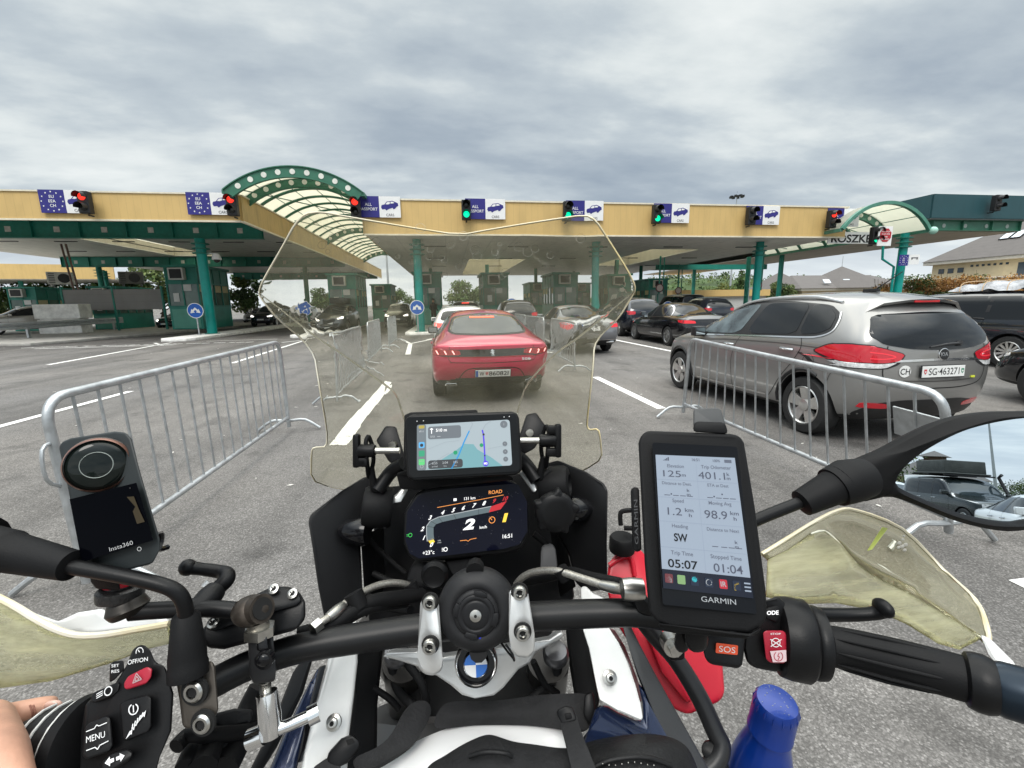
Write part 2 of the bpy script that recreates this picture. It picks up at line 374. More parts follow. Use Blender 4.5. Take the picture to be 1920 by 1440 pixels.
# ---- kerbs, islands, pavement
mb = MB(); mb.prism([(-60,24.6,.0),(-18.2,22.0,.0),(-17.2,26,.0),(-16.2,39,.0),(-16.6,50,0),(-60,50,0)], (0,0,.13)); kind(obj('pavement', mb, CONC, bevel=.02))
XI = [-12.7, -7.1, -1.5, 3.4, 8.5, 13.4, 18.3]
for i, x in enumerate(XI):
    y0 = 22.3 + (.4 if i else 0); w = .75
    mb = MB(); pts = [(x-w, 45, 0), (x-w, y0+.5, 0), (x-w*.7, y0+.1, 0), (x, y0, 0), (x+w*.7, y0+.1, 0), (x+w, y0+.5, 0), (x+w, 45, 0)]
    mb.prism(pts, (0,0,.15)); kind(obj('kerb_island', mb, CONCW, bevel=.025))
# ---- canopies
def soffit_with_hole(mb, x0, x1, y0, y1, z, t, holes):
    """slab from y0 to y1 made of strips, leaving the rectangular holes (hx0,hx1,hy0,hy1) open"""
    ys = sorted({y0, y1, *[h[2] for h in holes], *[h[3] for h in holes]})
    for a, b in zip(ys, ys[1:]):
        cut = sorted([(h[0], h[1]) for h in holes if h[2] <= a and h[3] >= b]); x = x0
        for c0, c1 in cut + [(x1, x1)]:
            if c0 > x: mb.box2((x, a, z), (c0, b, z+t))
            x = c1
def recess(root, h, z, zt):
    mb = MB(); mb.box2((h[0]-.03, h[2]-.03, z+.06), (h[0], h[3]+.03, zt)); mb.box2((h[1], h[2]-.03, z+.06), (h[1]+.03, h[3]+.03, zt)); obj('light_well', mb, CREAMY, root, 0)
    mb = MB(); mb.box2((h[0], h[2]-.03, z+.06), (h[1], h[2], zt)); mb.box2((h[0], h[3], z+.06), (h[1], h[3]+.03, zt)); obj('light_well', mb, CREAM, root, 0)
    mb = MB(); mb.box2((h[0], h[2], zt-.06), (h[1], h[3], zt-.03)); obj('skylight', mb, POLY, root, 0)
def beam(root, x0, x1, y, z0, z1, dots=True, m=TEALD, t=.35):
    mb = MB(); mb.box2((x0, y-.02, z0), (x1, y+.02, z1)); mb.box2((x0, y-t/2, z0-.03), (x1, y+t/2, z0)); mb.box2((x0, y-t/2, z1), (x1, y+t/2, z1+.03))
    n = int((x1-x0)/2.0)
    for i in range(n+1):
        x = x0+.05+(x1-x0-.1)*i/max(n,1); mb.box2((x-.012, y-t/2+.02, z0), (x+.012, y+t/2-.02, z1))
    b = obj('cross_beam', mb, m, root, 0)
    if dots:
        for i in range(n):
            mb = MB(); x = x0+.05+(x1-x0-.1)*(i+.5)/n; s = (z1-z0)*.17; mb.box((x, y-.03, (z0+z1)/2), (2*s, .02, 2*s))
            obj('beam_opening', mb, mat('pale_plate', (.55,.55,.52), .6, var=.2), b, 0)
    return b
def column(root, x, y, z1, r=.21, m=TEALB, rings=True, base=.15):
    mb = MB(); mb.cyl((x,y,base), (x,y,z1), r, 24); c = obj('column', mb, m, root)
    mb = MB(); mb.cyl((x,y,base), (x,y,base+.03), r+.12, 20)
    obj('base_plate', mb, TEALD, c)
    if rings:
        mb = MB()
        for k in range(3): mb.cyl((x,y,z1-.28-.24*k), (x,y,z1-.24-.24*k), r+.17, 24)
        obj('collar', mb, TEALD, c)
    return c
# left canopy
root = thing('toll_canopy', 'left yellow clad checkpoint canopy with European lane signs and green cross beams', 'canopy', (-30,22,0), wc=True)
hl = (-23.0, -19.6, 32.0, 42.6)
mb = MB(); soffit_with_hole(mb, -33.4, -9.0, 22.1, 64, 5.97, .06, [hl]); obj('soffit', mb, SOFF, root, 0)
recess(root, hl, 5.97, 6.75)
mb = MB(); mb.box2((-33.4, 22.0, 5.33), (-9.0, 22.09, 6.40)); f = obj('fascia', mb, YEL, root, 0)
mb = MB(); mb.box2((-33.4, 21.97, 5.26), (-8.97, 22.1, 5.33)); mb.box2((-33.4, 21.95, 6.40), (-8.95, 22.15, 6.46)); obj('edge_trim', mb, TRIM, f, 0)
mb = MB(); mb.box2((-9.0, 22.09, 5.33), (-8.91, 64, 6.40)); f = obj('fascia', mb, YELY, root, 0)
mb = MB(); mb.box2((-9.03, 22.1, 5.26), (-8.88, 64, 5.33)); mb.box2((-9.02, 22.15, 6.40), (-8.87, 64, 6.46)); obj('edge_trim', mb, TRIM, f, 0)
mb = MB(); soffit_with_hole(mb, -33.4, -9.02, 22.15, 64, 6.30, .06, [hl]); obj('roof_deck', mb, CONC, root, 0)
for y in (26.0, 43.0, 62.0): beam(root, -33.2 if y < 30 else (-32.0 if y < 50 else -27.0), -9.6 if y < 30 else -9.2, y, 5.13, 5.90, True, TEALD if y > 30 else mat('beam_green', (.016,.20,.155), .45, var=.15))
for x, y in ((-12.75, 26.0), (-12.75, 43), (-29.3, 43.0), (-31.6, 47.0), (-12.75, 62)): column(root, x, y, 5.1, .24 if y < 30 else .2, TEALB if y < 30 else TEALD)
mb = MB()
for k in range(6):
    for j in range(3): mb.box((-11-k*3.4, 28.2+j*5.5, 5.955), (1.3, .12, .05))
obj('air_grille', mb, DARK, root, 0)
# drain pole with white lower part of left canopy: a pair of brown downpipes
mb = MB()
for dx in (0, .28): mb.tube([(-25.5+dx, 34.5, 5.9), (-25.1+dx, 34.5, .9)], .06, 8)
obj('downpipe', mb, mat('brown_pipe', (.16,.10,.08), .5, var=.2), root)
# main canopy
root = thing('toll_canopy', 'long central yellow clad checkpoint canopy carrying the ALL PASSPORT lane signs', 'canopy', (9,22,0), wc=True)
hs = [(1.7, 5.9, 33.5, 50), (13.0, 16.3, 27.5, 39)]
mb = MB(); soffit_with_hole(mb, -3.7, 21.5, 22.1, 52, 4.80, .06, hs); obj('soffit', mb, SOFF, root, 0)
for h in hs: recess(root, h, 4.80, 6.5)
mb = MB(); mb.box2((-3.7, 22.0, 4.82), (21.5, 22.09, 6.30)); f = obj('fascia', mb, YEL, root, 0)
mb = MB(); mb.box2((-3.73, 21.97, 4.75), (21.53, 22.1, 4.82)); mb.box2((-3.73, 21.95, 6.30), (21.55, 22.15, 6.37)); obj('edge_trim', mb, TRIM, f, 0)
for x, s in ((-3.79, 1), (21.5, 1)):
    mb = MB(); mb.box2((x, 22.09, 4.82), (x+.09, 52, 6.30)); obj('fascia', mb, YELY, root, 0)
mb = MB(); soffit_with_hole(mb, -3.7, 21.5, 22.15, 52, 6.20, .06, hs); obj('roof_deck', mb, CONC, root, 0)
for x, y in ((-1.45, 23.6), (8.25, 24.2), (18.0, 24.0)): column(root, x, y, 4.8, .21)
for x, y in ((-1.45, 42), (8.4, 42), (18, 40), (3.4, 38), (13.3, 34), (13.3, 46)): column(root, x, y, 4.8, .16, TEALD, False)
mb = MB()
for k in range(5):
    for j in range(3): mb.box((-.6+k*4.8, 26.2+j*6.5, 4.785), (1.2, .12, .05))
obj('air_grille', mb, DARK, root, 0)
# ---- barrel vaults over the gaps
def vault(label, xa, xb, y0, y1, z, rise, n_ribs, deep, arcm, sheet, loc):
    root = thing('vaulted_skylight', label, 'skylight', loc, wc=True)
    w = (xb-xa)/2; c = (xa+xb)/2; Rr = (w*w+rise*rise)/(2*rise); zc = z+rise-Rr; a0 = math.asin(w/Rr)
    def arc(r, y, n=28): return [V((c+r*math.sin(-a0+2*a0*i/n), y, zc+r*math.cos(-a0+2*a0*i/n))) for i in range(n+1)]
    A = arc(Rr-.02, y0); B = arc(Rr-.02, y1); mb = MB(); mb.quads([A, B]); mb.quads([arc(Rr+.01, y1), arc(Rr+.01, y0)])
    obj('roof_sheet', mb, sheet, root)
    ys = [y0 + (y1-y0)*i/(n_ribs-1) for i in range(n_ribs)]
    for i, y in enumerate(ys):
        big = i in deep; h = .42 if big else .10; t = .07 if big else .09
        mb = MB(); o1 = arc(Rr+.06, y-t); o2 = arc(Rr+.06, y+t); i1 = arc(Rr-h, y-t); i2 = arc(Rr-h, y+t)
        if big: # slim web with flanges
            w1, w2 = arc(Rr+.02, y-.012), arc(Rr+.02, y+.012); v1, v2 = arc(Rr-h+.04, y-.012), arc(Rr-h+.04, y+.012)
            mb.quads([w1, v1]); mb.quads([v2, w2]); m1, m2 = arc(Rr+.02, y-t), arc(Rr+.02, y+t)
            mb.quads([o1, m1, m2, o2], close=True); k1, k2 = arc(Rr-h+.04, y-t), arc(Rr-h+.04, y+t); mb.quads([k1, i1, i2, k2], close=True)
        else: mb.quads([o1, i1, i2, o2], close=True)
        rib = obj('arched_rib', mb, arcm, root)
        if big:
            for k in range(9):
                mb = MB(); a = -a0*.80+1.6*a0*k/8; r = Rr-h/2+.03; mb.cyl((c+r*math.sin(a), y-.03, zc+r*math.cos(a)), (c+r*math.sin(a), y+.03, zc+r*math.cos(a)), .115, 14)
                obj('rib_hole', mb, mat('pale_disc', (.72,.72,.66), .6, var=.1), rib)
    mb = MB()
    for x in (xa, xb): mb.box2((x-.08, y0, z-.12), (x+.08, y1, z+.04))
    for k in range(1, 6):
        a = -a0+2*a0*k/6; mb.tube([(c+(Rr-.04)*math.sin(a), y0, zc+(Rr-.04)*math.cos(a)), (c+(Rr-.04)*math.sin(a), y1, zc+(Rr-.04)*math.cos(a))], .02, 6)
    obj('purlin', mb, arcm, root)
    mb = MB(); L = y1-y0
    for k in range(4): mb.tube([(xa+.3, y0+L*k/4+.5, z+.2), (xb-.3, y0+L*(k+1)/4, z+.2)], .025, 6)
    obj('wind_brace', mb, arcm, root)
    return root, (c, zc, Rr, a0)
vault('large green arched skylight vault between the two yellow canopies', -9.25, -3.55, 21.3, 51, 6.42, 1.0, 19, (0,1,9,18), MOSS, POLY, (-6.4,21.3,6.4))
root, _ = vault('small green arched glazed vault at the right end of the yellow canopy', 20.3, 25.6, 21.0, 34, 5.05, 1.35, 7, (1,), mat('pale_moss_steel', (.07,.22,.16), .45, var=.15), POLYG, (23,21,5))
column(root, 25.05, 21.8, 5.0, .2); column(root, 24.6, 34, 5.0, .17, TEALD, False)
mb = MB(); mb.tube([(24.6,21.7,.1),(24.5,21.7,3.2),(23.6,21.6,3.6),(23.5,21.6,4.6)], .06, 8); obj('drain_pipe', mb, TEALB, root)
mb = MB(); mb.ball((25.7, 20.9, 5.0), .2, 14); obj('beam_cap', mb, mat('pale_mint', (.35,.6,.5), .5), root)
# right dark teal canopy
root = thing('lorry_canopy', 'dark teal clad canopy with a dotted green beam at the right edge', 'canopy', (40,24,0), wc=True)
hp = (29.5, 58, 24.0, 60)
mb = MB(); mb.box2((28.3, 23.4, 5.35), (34.6, 62, 5.41)); obj('soffit', mb, mat('beige_soffit', (.50,.45,.37), .6, var=.15, vscale=.6), root, 0)
mb = MB(); mb.box2((27.9, 22.9, 6.05), (35.2, 22.98, 7.35)); mb.box2((27.85, 22.98, 6.05), (27.93, 62, 7.35)); mb.box2((35.12, 22.98, 6.05), (35.2, 62, 7.35)); obj('fascia', mb, DKT, root, 0)
mb = MB(); mb.box2((27.95, 23.0, 5.98), (35.1, 62, 6.04)); obj('roof_deck', mb, mat('grey_sheet', (.2,.21,.21), .6, var=.1), root, 0)
beam(root, 28.4, 34.7, 23.3, 5.42, 5.95, False, MOSS)
for k in range(4):
    mb = MB(); mb.cyl((29.3+k*1.5, 23.26, 5.68), (29.3+k*1.5, 23.34, 5.68), .12, 12); obj('beam_opening', mb, mat('grey_disc', (.35,.4,.37), .6), root)
for x, y in ((29.2, 36), (29.2, 50)): column(root, x, y, 5.35, .2, TEALD, False)
mb = MB(); mb.box2((18.5,38,4.3),(29.4,38.1,4.75)); obj('cross_beam', mb, TEALD, root, 0)
# far left canopy
LIT = MB()
for k in range(150):
    y = 1.4+22*rnd.random()**1.6; x = rnd.uniform(-1.1,1.1)*(3+y*.75); s = rnd.uniform(.006,.022)*(1+.05*y); a = rnd.random()*3.14; u = V((math.cos(a),math.sin(a),0)); w = V((-u.y,u.x,0)); o = V((x,y,.004)); LIT.prism([o+u*s*rnd.uniform(.7,1.6)+w*s*rnd.uniform(-.3,.3), o+w*s*rnd.uniform(.2,.7), o-u*s*rnd.uniform(.6,1.2), o-w*s*rnd.uniform(.2,.6)], (rnd.uniform(-.003,.003),0,rnd.uniform(.002,.007)))
kind(obj('litter', LIT, mat('paper_scraps', (.55,.53,.49), .85, var=.3, vscale=3), None, 0), 'stuff')
root = thing('far_canopy', 'distant yellow clad canopy beyond the left booths', 'canopy', (-45,55,0), wc=True)
mb = MB(); mb.prism([(-75,47,4.75),(-36,55,4.75),(-36,62,4.75),(-75,62,4.75)], (0,0,.06)); obj('soffit', mb, SOFF, root, 0)
mb = MB(); mb.prism([(-75,46.9,4.81),(-36,54.9,4.81),(-36,55,4.81),(-75,47,4.81)], (0,0,1.5)); obj('fascia', mb, YEL, root, 0)
for x in (-66,-56,-46): column(root, x, 56, 4.75, .2, TEALD, False)
# ---- inspection booths
def make_booth(label, w=1.7, d=3.6, h=3.0):
    t = thing('inspection_booth', label, 'booth', group='inspection booths on the kerb islands')
    mb = MB(); mb.box2((-w/2, -d/2, .0), (w/2, d/2, 1.05)); obj('lower_panel', mb, mat('booth_panel', (.03,.28,.215), .4, var=.15, vscale=1.2), t, 0, bevel=.01)
    mb = MB(); mb.box2((-w/2+.04, -d/2+.04, 1.05), (w/2-.04, d/2-.04, 2.15)); obj('window', mb, GLS, t, 0)
    mb = MB(); mb.box2((-w/2+.02, -d/2+.02, 2.15), (w/2-.02, d/2-.02, h-.12)); obj('upper_panel', mb, TEALD, t, 0)
    mb = MB()
    for sx in (-1,1):
        for k in range(5): mb.box((sx*(w/2-.03), -d/2+.03+(d-.06)*k/4, 1.05+(h-1.05)/2), (.08, .08, h-1.05))
        for z in (1.08, 2.15): mb.box((sx*(w/2-.02), 0, z), (.09, d, .07))
    mb.box((0, -d/2+.03, 1.05+(h-1.05)/2), (.07, .08, h-1.05))
    for z in (1.08, 2.15): mb.box((0, -d/2+.02, z), (w, .09, .07))
    obj('frame', mb, TEALD, t, 0)
    mb = MB(); mb.box2((-w/2-.12, -d/2-.12, h-.12), (w/2+.12, d/2+.12, h)); obj('roof', mb, TEALD, t, 0, bevel=.015)
    mb = MB(); mb.box((-.12, -d/2-.14, h-.42), (.8, .3, .55)); a = obj('air_conditioner', mb, mat('off_white_casing', (.62,.61,.57), .5, var=.1), t, 0, bevel=.02)
    mb = MB(); mb.box((-.12, -d/2-.295, h-.42), (.62, .015, .42)); obj('fan_grille', mb, DARK, a, 0)
    mb = MB(); mb.box((.2, -d/2+.015, 1.95), (.5, .02, .3)); mb.box((-.4, -d/2+.015, 1.5), (.3, .02, .4)); obj('notice', mb, PAPER, t, 0)
    for sx in (-1, 1):
        for k in (0, 2, 3):
            mb = MB(); mb.box((sx*(w/2-.035), -d/2+.03+(d-.06)*(k+.5)/4, 1.93), (.015, (d-.06)/4-.12, .34)); obj('lit_pane', mb, mat('lit_pane_cream', (.62,.56,.34), .7, var=.1), t, 0)  # cream panels stand for lit booth windows, their glow put into the colour
    mb = MB(); mb.box((0, -d/2-.01, .5), (w*.85, .02, .9)); obj('front_plate', mb, TEALP, t, 0)
    return t
bt = make_booth('green glazed booth just left of the nearest left column'); first = True
for (x, y, s, lab) in [(-17.4, 34.6, 1.15, None), (-6.95, 33.0, 1.05, 'green glazed booth behind the grey car with a roof box'), (-1.35, 33.5, 1.08, 'green glazed booth behind the column near the red car'), (3.35, 33, 1.05, 'green glazed booth beyond the red car, right of the trees'),
                       (8.4, 33, 1.05, 'green glazed booth above the black car beside the silver saloon'), (13.2, 35, 1.05, 'green glazed booth beyond the black coupe'), (18.4, 39, 1.0, 'green booth in front of the garage block, above the grey MPV'), (-5.6, 41, .95, 'small green booth farther back between the lanes under the arched vault'),
                       (-24.0, 37, 1.0, 'long green booth left of the black car with lit headlights'), (-29.0, 37, 1.0, 'green booth behind the silver SUV at the left edge'), (8.6, 43.5, 1.0, 'farther green booth in line behind the black car'), (13.4, 45, 1.0, 'farthest green booth under the right part of the yellow canopy')]:
    o = bt if first else dup(bt, (x,y,.15), 0, lab)
    o.location = (x,y,.15); o.scale = (s,s,s*(1.0 if x < -20 else 1.22 if x < -10 else 1.12)); first = False
# screens of corrugated sheet beside the left booth
t = thing('screen_panel', 'grey sheet screen on green posts between the left booths', 'screen', (-24,33.4,.13), wc=True)
mb = MB(); mb.box2((-25.2,33.4,1.5),(-19.2,33.46,2.85)); obj('sheet', mb, ribbed('grey_sheet_screen', (.26,.25,.24), .5, 'Z', .2), t, 0)
mb = MB()
for x in (-25.2,-22.2,-19.2):
    mb = MB(); mb.box2((x-.05,33.36,.13),(x+.05,33.5,3.05)); obj('post', mb, TEALD, t, 0)
# ---- air conditioners standing on the left booths (outdoor units)
for (px, py, Y, lab, c) in [(118, 540, 35.6, 'white outdoor air conditioner unit on a left booth roof', (.6,.59,.55)), (249, 538, 35.6, 'grey outdoor air conditioner unit on a left booth roof', (.10,.10,.09))]:
    p = oy(px, py, Y); p.z = 3.15+.57; t = thing('outdoor_unit', lab, 'air conditioner', p, R(25), 'outdoor units on the booth roofs')
    mb = MB(); mb.box((0,0,0), (1.35,.45,.85)); mb.box((-.5,0,-.5),(.1,.5,.16)); mb.box((.5,0,-.5),(.1,.5,.16)); obj('casing', mb, mat('unit_casing%d' % px, c, .5, var=.1), t, 0, bevel=.03)
    mb = MB(); mb.cyl((.2,-.235,0),(.2,-.225,0),.32,20); obj('fan_grille', mb, DARK, t)
    mb = MB()
    for k in range(6): mb.box((-.42,-.23,-.3+.12*k),(.3,.02,.05))
    obj('vent', mb, DARK, t, 0)
# ---- lane signs and traffic lights on the fascias
def car_pictogram(mb, c, w, n=(0,-1,0)):
    c = V(c); k = w
    body = [(-.5,-.10),(-.46,.02),(-.30,.06),(-.16,.22),(.16,.27),(.34,.20),(.48,.14),(.5,.0),(.40,-.06),(.30,-.17),(.20,-.20),(.16,-.12),(-.08,-.2),(-.20,-.28),(-.28,-.2),(-.44,-.22)]
    mb.prism([c+V((x*k,0,z*k)) for x, z in body], (0,-.006,0))
def glassy(mb, c, w):
    c = V(c); k = w
    for g in ([(-.24,.07),(-.13,.19),(.02,.215),(.02,.10),(-.1,.06)], [(.06,.11),(.06,.215),(.16,.22),(.28,.17),(.24,.13)]): mb.prism([c+V((x*k,-.008,z*k)) for x, z in g], (0,-.003,0))
def lane_sign(px, py, Y, kindof, label, w=1.9, h=.92):
    p = oy(px, py, Y); t = thing('lane_sign', label, 'sign', p, 0, 'lane signs on the canopy fascias')
    mb = MB(); mb.box((-w/4, 0, 0), (w/2, .05, h)); b = obj('text_panel', mb, NAVY, t, 0)
    mb = MB(); mb.box((w/4+.003, 0, 0), (w/2, .05, h)); b2 = obj('car_panel', mb, WHITE, t, 0)
    mb = MB(); X, Z = V((1,0,0)), V((0,0,1))
    if kindof == 'EU':
        for i, s in enumerate(('EU', 'EEA', 'CH')): put_text(mb, s, (-w/4, -.031, .19-.18*i), X, Z, .115, bold=.012)
        for k in range(12):
            a = 2*math.pi*k/12; q = V((-w/4+.40*math.sin(a), -.031, .38*math.cos(a)))
            mb.face([q+V((.042*math.sin(.628*j)*(1 if j % 2 == 0 else .42), 0, .042*math.cos(.628*j)*(1 if j % 2 == 0 else .42))) for j in range(10)])
    else:
        put_text(mb, 'ALL', (-w/4, -.031, .1), X, Z, .13, bold=.012); put_text(mb, 'PASSPORT', (-w/4, -.031, -.1), X, Z, .125, .80, bold=.012)
    obj('lettering', mb, WHITE, b, 0, recalc=False)
    mb = MB(); car_pictogram(mb, (w/4, -.026, .06), .78); c = obj('car_symbol', mb, NAVY, b2, 0)
    mb = MB(); glassy(mb, (w/4, -.026, .06), .78); obj('symbol_window', mb, WHITE, c, 0)
    mb = MB(); put_text(mb, 'CARS', (w/4, -.031, -.35), X, Z, .11, .36, bold=.01); obj('lettering', mb, mat('grey_print', (.12,.12,.13), .6), b2, 0, recalc=False)
    return t
lens_off = mat('lens_off', (.012,.014,.012), .15)
def signal(px, py, Y, lit, label, rz=0):
    p = oy(px, py, Y); t = thing('traffic_light', label, 'traffic light', p, rz, 'traffic lights on the canopy fascias')
    mb = MB(); mb.box((0,0,0), (.42,.28,.88)); mb.box((0,.2,-.48),(.08,.3,.06)); obj('housing', mb, DARK, t, 0, bevel=.04)
    for i, c in enumerate(('red', 'green')):
        z = .21-.42*i; on = lit == c
        m = mat('lamp_'+c, (.3,.02,.01) if c == 'red' else (.0,.25,.12), .3, emis=(1,.035,.02) if c == 'red' else (.0,.75,.36), estr=1.0) if on else lens_off
        mb = MB(); mb.ball((0,-.15,z), .145, 16, (1,.35,1)); obj('lamp', mb, m, t)
        mb = MB(); n = 14; rr = .175
        A = [V((rr*math.cos(a), -.14, z+rr*math.sin(a))) for a in [math.pi*k/n*1.1-.05*math.pi for k in range(n+1)]]
        mb.quads([A, [v+V((0,-.3,-.02)) for v in A]]); mb.quads([[v*1+V((0,-.3,-.005)) for v in A], [v+V((0,0,.012)) for v in A]]); obj('visor', mb, DARK, t)
    return t
for px, py, k, la, spx, spy, lit, sl in [
    (123, 378, 'EU', 'white and navy EU EEA CH lane sign, leftmost on the left canopy', 160, 380, 'red', 'lit red traffic light overlapping the leftmost EU lane sign'),
    (395, 382, 'EU', 'white and navy EU EEA CH lane sign at the right corner of the left canopy', 436, 385, 'red', 'lit red traffic light at the right corner of the left canopy'),
    (711, 388, 'ALL', 'ALL PASSPORT lane sign beside the lit red signal by the large vault', 667, 389, 'red', 'lit red traffic light at the left end of the central canopy'),
    (910, 392, 'ALL', 'ALL PASSPORT lane sign right of the green signal above the windscreen notch', 874, 394, 'green', 'lit green traffic light straight above the notch of the windscreen'),
    (1096, 395, 'ALL', 'ALL PASSPORT lane sign above the right upper corner of the windscreen', 1064, 396, 'green', 'lit green traffic light above the right upper corner of the windscreen'),
    (1259, 400, 'ALL', 'ALL PASSPORT lane sign, third from the right end of the central canopy', 1231, 402, 'green', 'lit green traffic light, third from the right end of the central canopy'),
    (1430, 404, 'ALL', 'ALL PASSPORT lane sign beside the dark unlit signal', 1408, 405, None, 'dark unlit traffic light, second from the right on the yellow canopy'),
    (1581, 408, 'ALL', 'ALL PASSPORT lane sign at the right end of the yellow canopy', 1559, 411, 'red', 'lit red traffic light at the right end of the yellow canopy')]:
    lane_sign(px, py, 21.9, k, la); signal(spx, spy, 21.55, lit, sl)
signal(1868, 381, 22.5, None, 'dark unlit traffic light on the dark teal canopy')
# place-name board, stop octagon, small lane sign right
p = oy(1597, 446, 22.35); t = thing('name_board', 'white place-name board reading R\u00d6SZKE below the small vault', 'sign', p)
mb = MB(); mb.box((-.05,0,0), (2.9,.06,.62)); obj('board', mb, mat('bright_white_board', (.92,.92,.91), .5), t, 0, bevel=.01)
mb = MB(); put_text(mb, 'R\u00d6SZKE', (-.05,-.035,0), (1,0,0), (0,0,1), .40, 2.5, bold=.028); obj('lettering', mb, DARK, t, 0, recalc=False)
p = oy(1659, 443, 20.9); t = thing('stop_board', 'white board with a red octagon beside the right green column', 'sign', p)
mb = MB(); mb.box((0,0,0), (.82,.05,.98)); obj('board', mb, WHITE, t, 0, bevel=.01)
mb = MB(); mb.prism([(.36*math.cos(R(22.5+45*k)), -.03, .05+.36*math.sin(R(22.5+45*k))) for k in range(8)], (0,-.01,0)); oc = obj('octagon', mb, mat('stop_red', (.42,.02,.03), .45), t, 0)
mb = MB()
for i, s in enumerate(('NO STOP', 'WAIT FOR', 'THE', 'PERMIT')): put_text(mb, s, (0,-.045,.23-.13*i), (1,0,0), (0,0,1), .07, min(.5,.085*len(s)), bold=.01)
bpy.data.objects.remove(obj('lettering', mb, WHITE, oc, 0, recalc=False)) if False else obj('lettering', mb, WHITE, oc, 0, recalc=False)
signal(1640, 442, 21.2, 'green', 'green lit signal hung beside the red octagon board', 0)
p = oy(1694, 488, 21.2); t = thing('lane_sign', 'small blue star ringed sign on the right green column', 'sign', p, R(-12))
mb = MB(); mb.box((0,0,0), (.48,.03,.58)); b = obj('text_panel', mb, NAVY, t, 0)
mb = MB()
for i, s in enumerate(('EU', 'EEA', 'CH')): put_text(mb, s, (0,-.018,.1-.1*i), (1,0,0), (0,0,1), .06, bold=.01)
for k in range(12): mb.face([V((.19*math.sin(math.pi*k/6)+.025*math.sin(.628*j)*(1 if j % 2 == 0 else .42), -.018, .23*math.cos(math.pi*k/6)+.025*math.cos(.628*j)*(1 if j % 2 == 0 else .42))) for j in range(10)])
obj('lettering', mb, WHITE, b, 0, recalc=False)
mb = MB(); mb.box((.56,.02,.03), (.5,.02,.52)); b = obj('bus_panel', mb, WHITE, t, 0)
mb = MB(); mb.box((.56,.0,.12), (.34,.006,.05)); mb.box((.43,.0,.06), (.06,.006,.06)); mb.box((.69,.0,.06), (.06,.006,.06)); obj('bus_symbol', mb, mat('grey_print', (.12,.12,.13), .6), b, 0)
# ---- keep-both-sides signs on the island noses
def keep_sign(x, y, label, z=1.15, s=.34, nose=.15):
    t = thing('keep_sign', label, 'road sign', (x, y, nose), 0, 'round blue pass-either-side signs')
    mb = MB(); mb.cyl((0,0,0), (0,0,z-.05), .04, 12); mb.cyl((0,0,0),(0,0,.03),.1,12); obj('post', mb, STEEL, t)
    mb = MB(); mb.cyl((0,-.05,z), (0,-.07,z), s, 36); p = obj('disc', mb, WHITE, t)
    mb = MB(); mb.cyl((0,-.0702,z), (0,-.074,z), s*.92, 36); obj('blue_field', mb, BLUE, p)
    A = [(0,.42),(-.36,.08),(-.44,.24),(-.62,-.34),(-.08,-.24),(-.2,-.10),(0,.10),(.2,-.10),(.08,-.24),(.62,-.34),(.44,.24),(.36,.08)]
    mb = MB(); mb.prism([(a*s, -.0745, z+b*s) for a, b in A], (0,-.003,0)); obj('arrow', mb, WHITE, p, 0)
keep_sign(-13.0, 25.2, 'round blue pass-either-side sign by the nearest left green column', 1.25, .39)
keep_sign(-7.75, 25.6, 'round blue pass-either-side sign in front of the grey car with roof box', 1.3, .40)
keep_sign(-1.55, 22.9, 'round blue pass-either-side sign in front of the column left of the red car', 1.25, .36)
keep_sign(3.3, 23.0, 'round blue pass-either-side sign half hidden behind the red car roof', 1.3, .36)
keep_sign(13.2, 25.4, 'round blue pass-either-side sign above the black coupe boot', 1.0, .36)
# round white limit signs hung on posts
for px, py, Y in ((1237, 540, 30), (1421, 535, 26), (1272, 545, 36)):
    p = oy(px, py, Y); t = thing('limit_sign', {1237: 'round limit sign on the thick dark post right of the windscreen', 1421: 'round limit sign left of the bright teal column behind the grey MPV', 1272: 'smaller round limit sign nearest the yellow shed'}[px], 'road sign', p)
    mb = MB(); mb.cyl((0,0,0),(0,.02,0),.3,24); d = obj('disc', mb, mat('maroon', (.12,.03,.035), .5), t)
    mb = MB(); mb.cyl((0,-.004,0),(0,-.001,0),.23,24); obj('face', mb, mat('dull_pink', (.5,.42,.4), .6), d)
    mb = MB(); mb.box((0,.08,.9),(.09,.09,2.6)); mb.box((.3,.08,.9),(.06,.06,2.4)); obj('post', mb, TEALD, t, 0)
# ---- dome camera on the left column
t = thing('dome_camera', 'white dome security camera on the nearest left column', 'security camera', (-12.3,25.6,4.1), wc=True)
mb = MB(); mb.tube([(-12.55,26,4.35),(-11.95,25.9,4.35)], .03, 8); obj('arm', mb, WHITE, t)
mb = MB(); mb.lathe((-12.0,25.9,4.36),(0,0,-1),[(.05,0),(.14,.03),(.19,.15),(.23,.30),(.23,.33)],20); obj('hood', mb, WHITE, t)
mb = MB(); mb.ball((-12.0,25.9,4.02),.15,14); obj('dome', mb, mat('smoked_dome', (.03,.03,.03), .08), t)
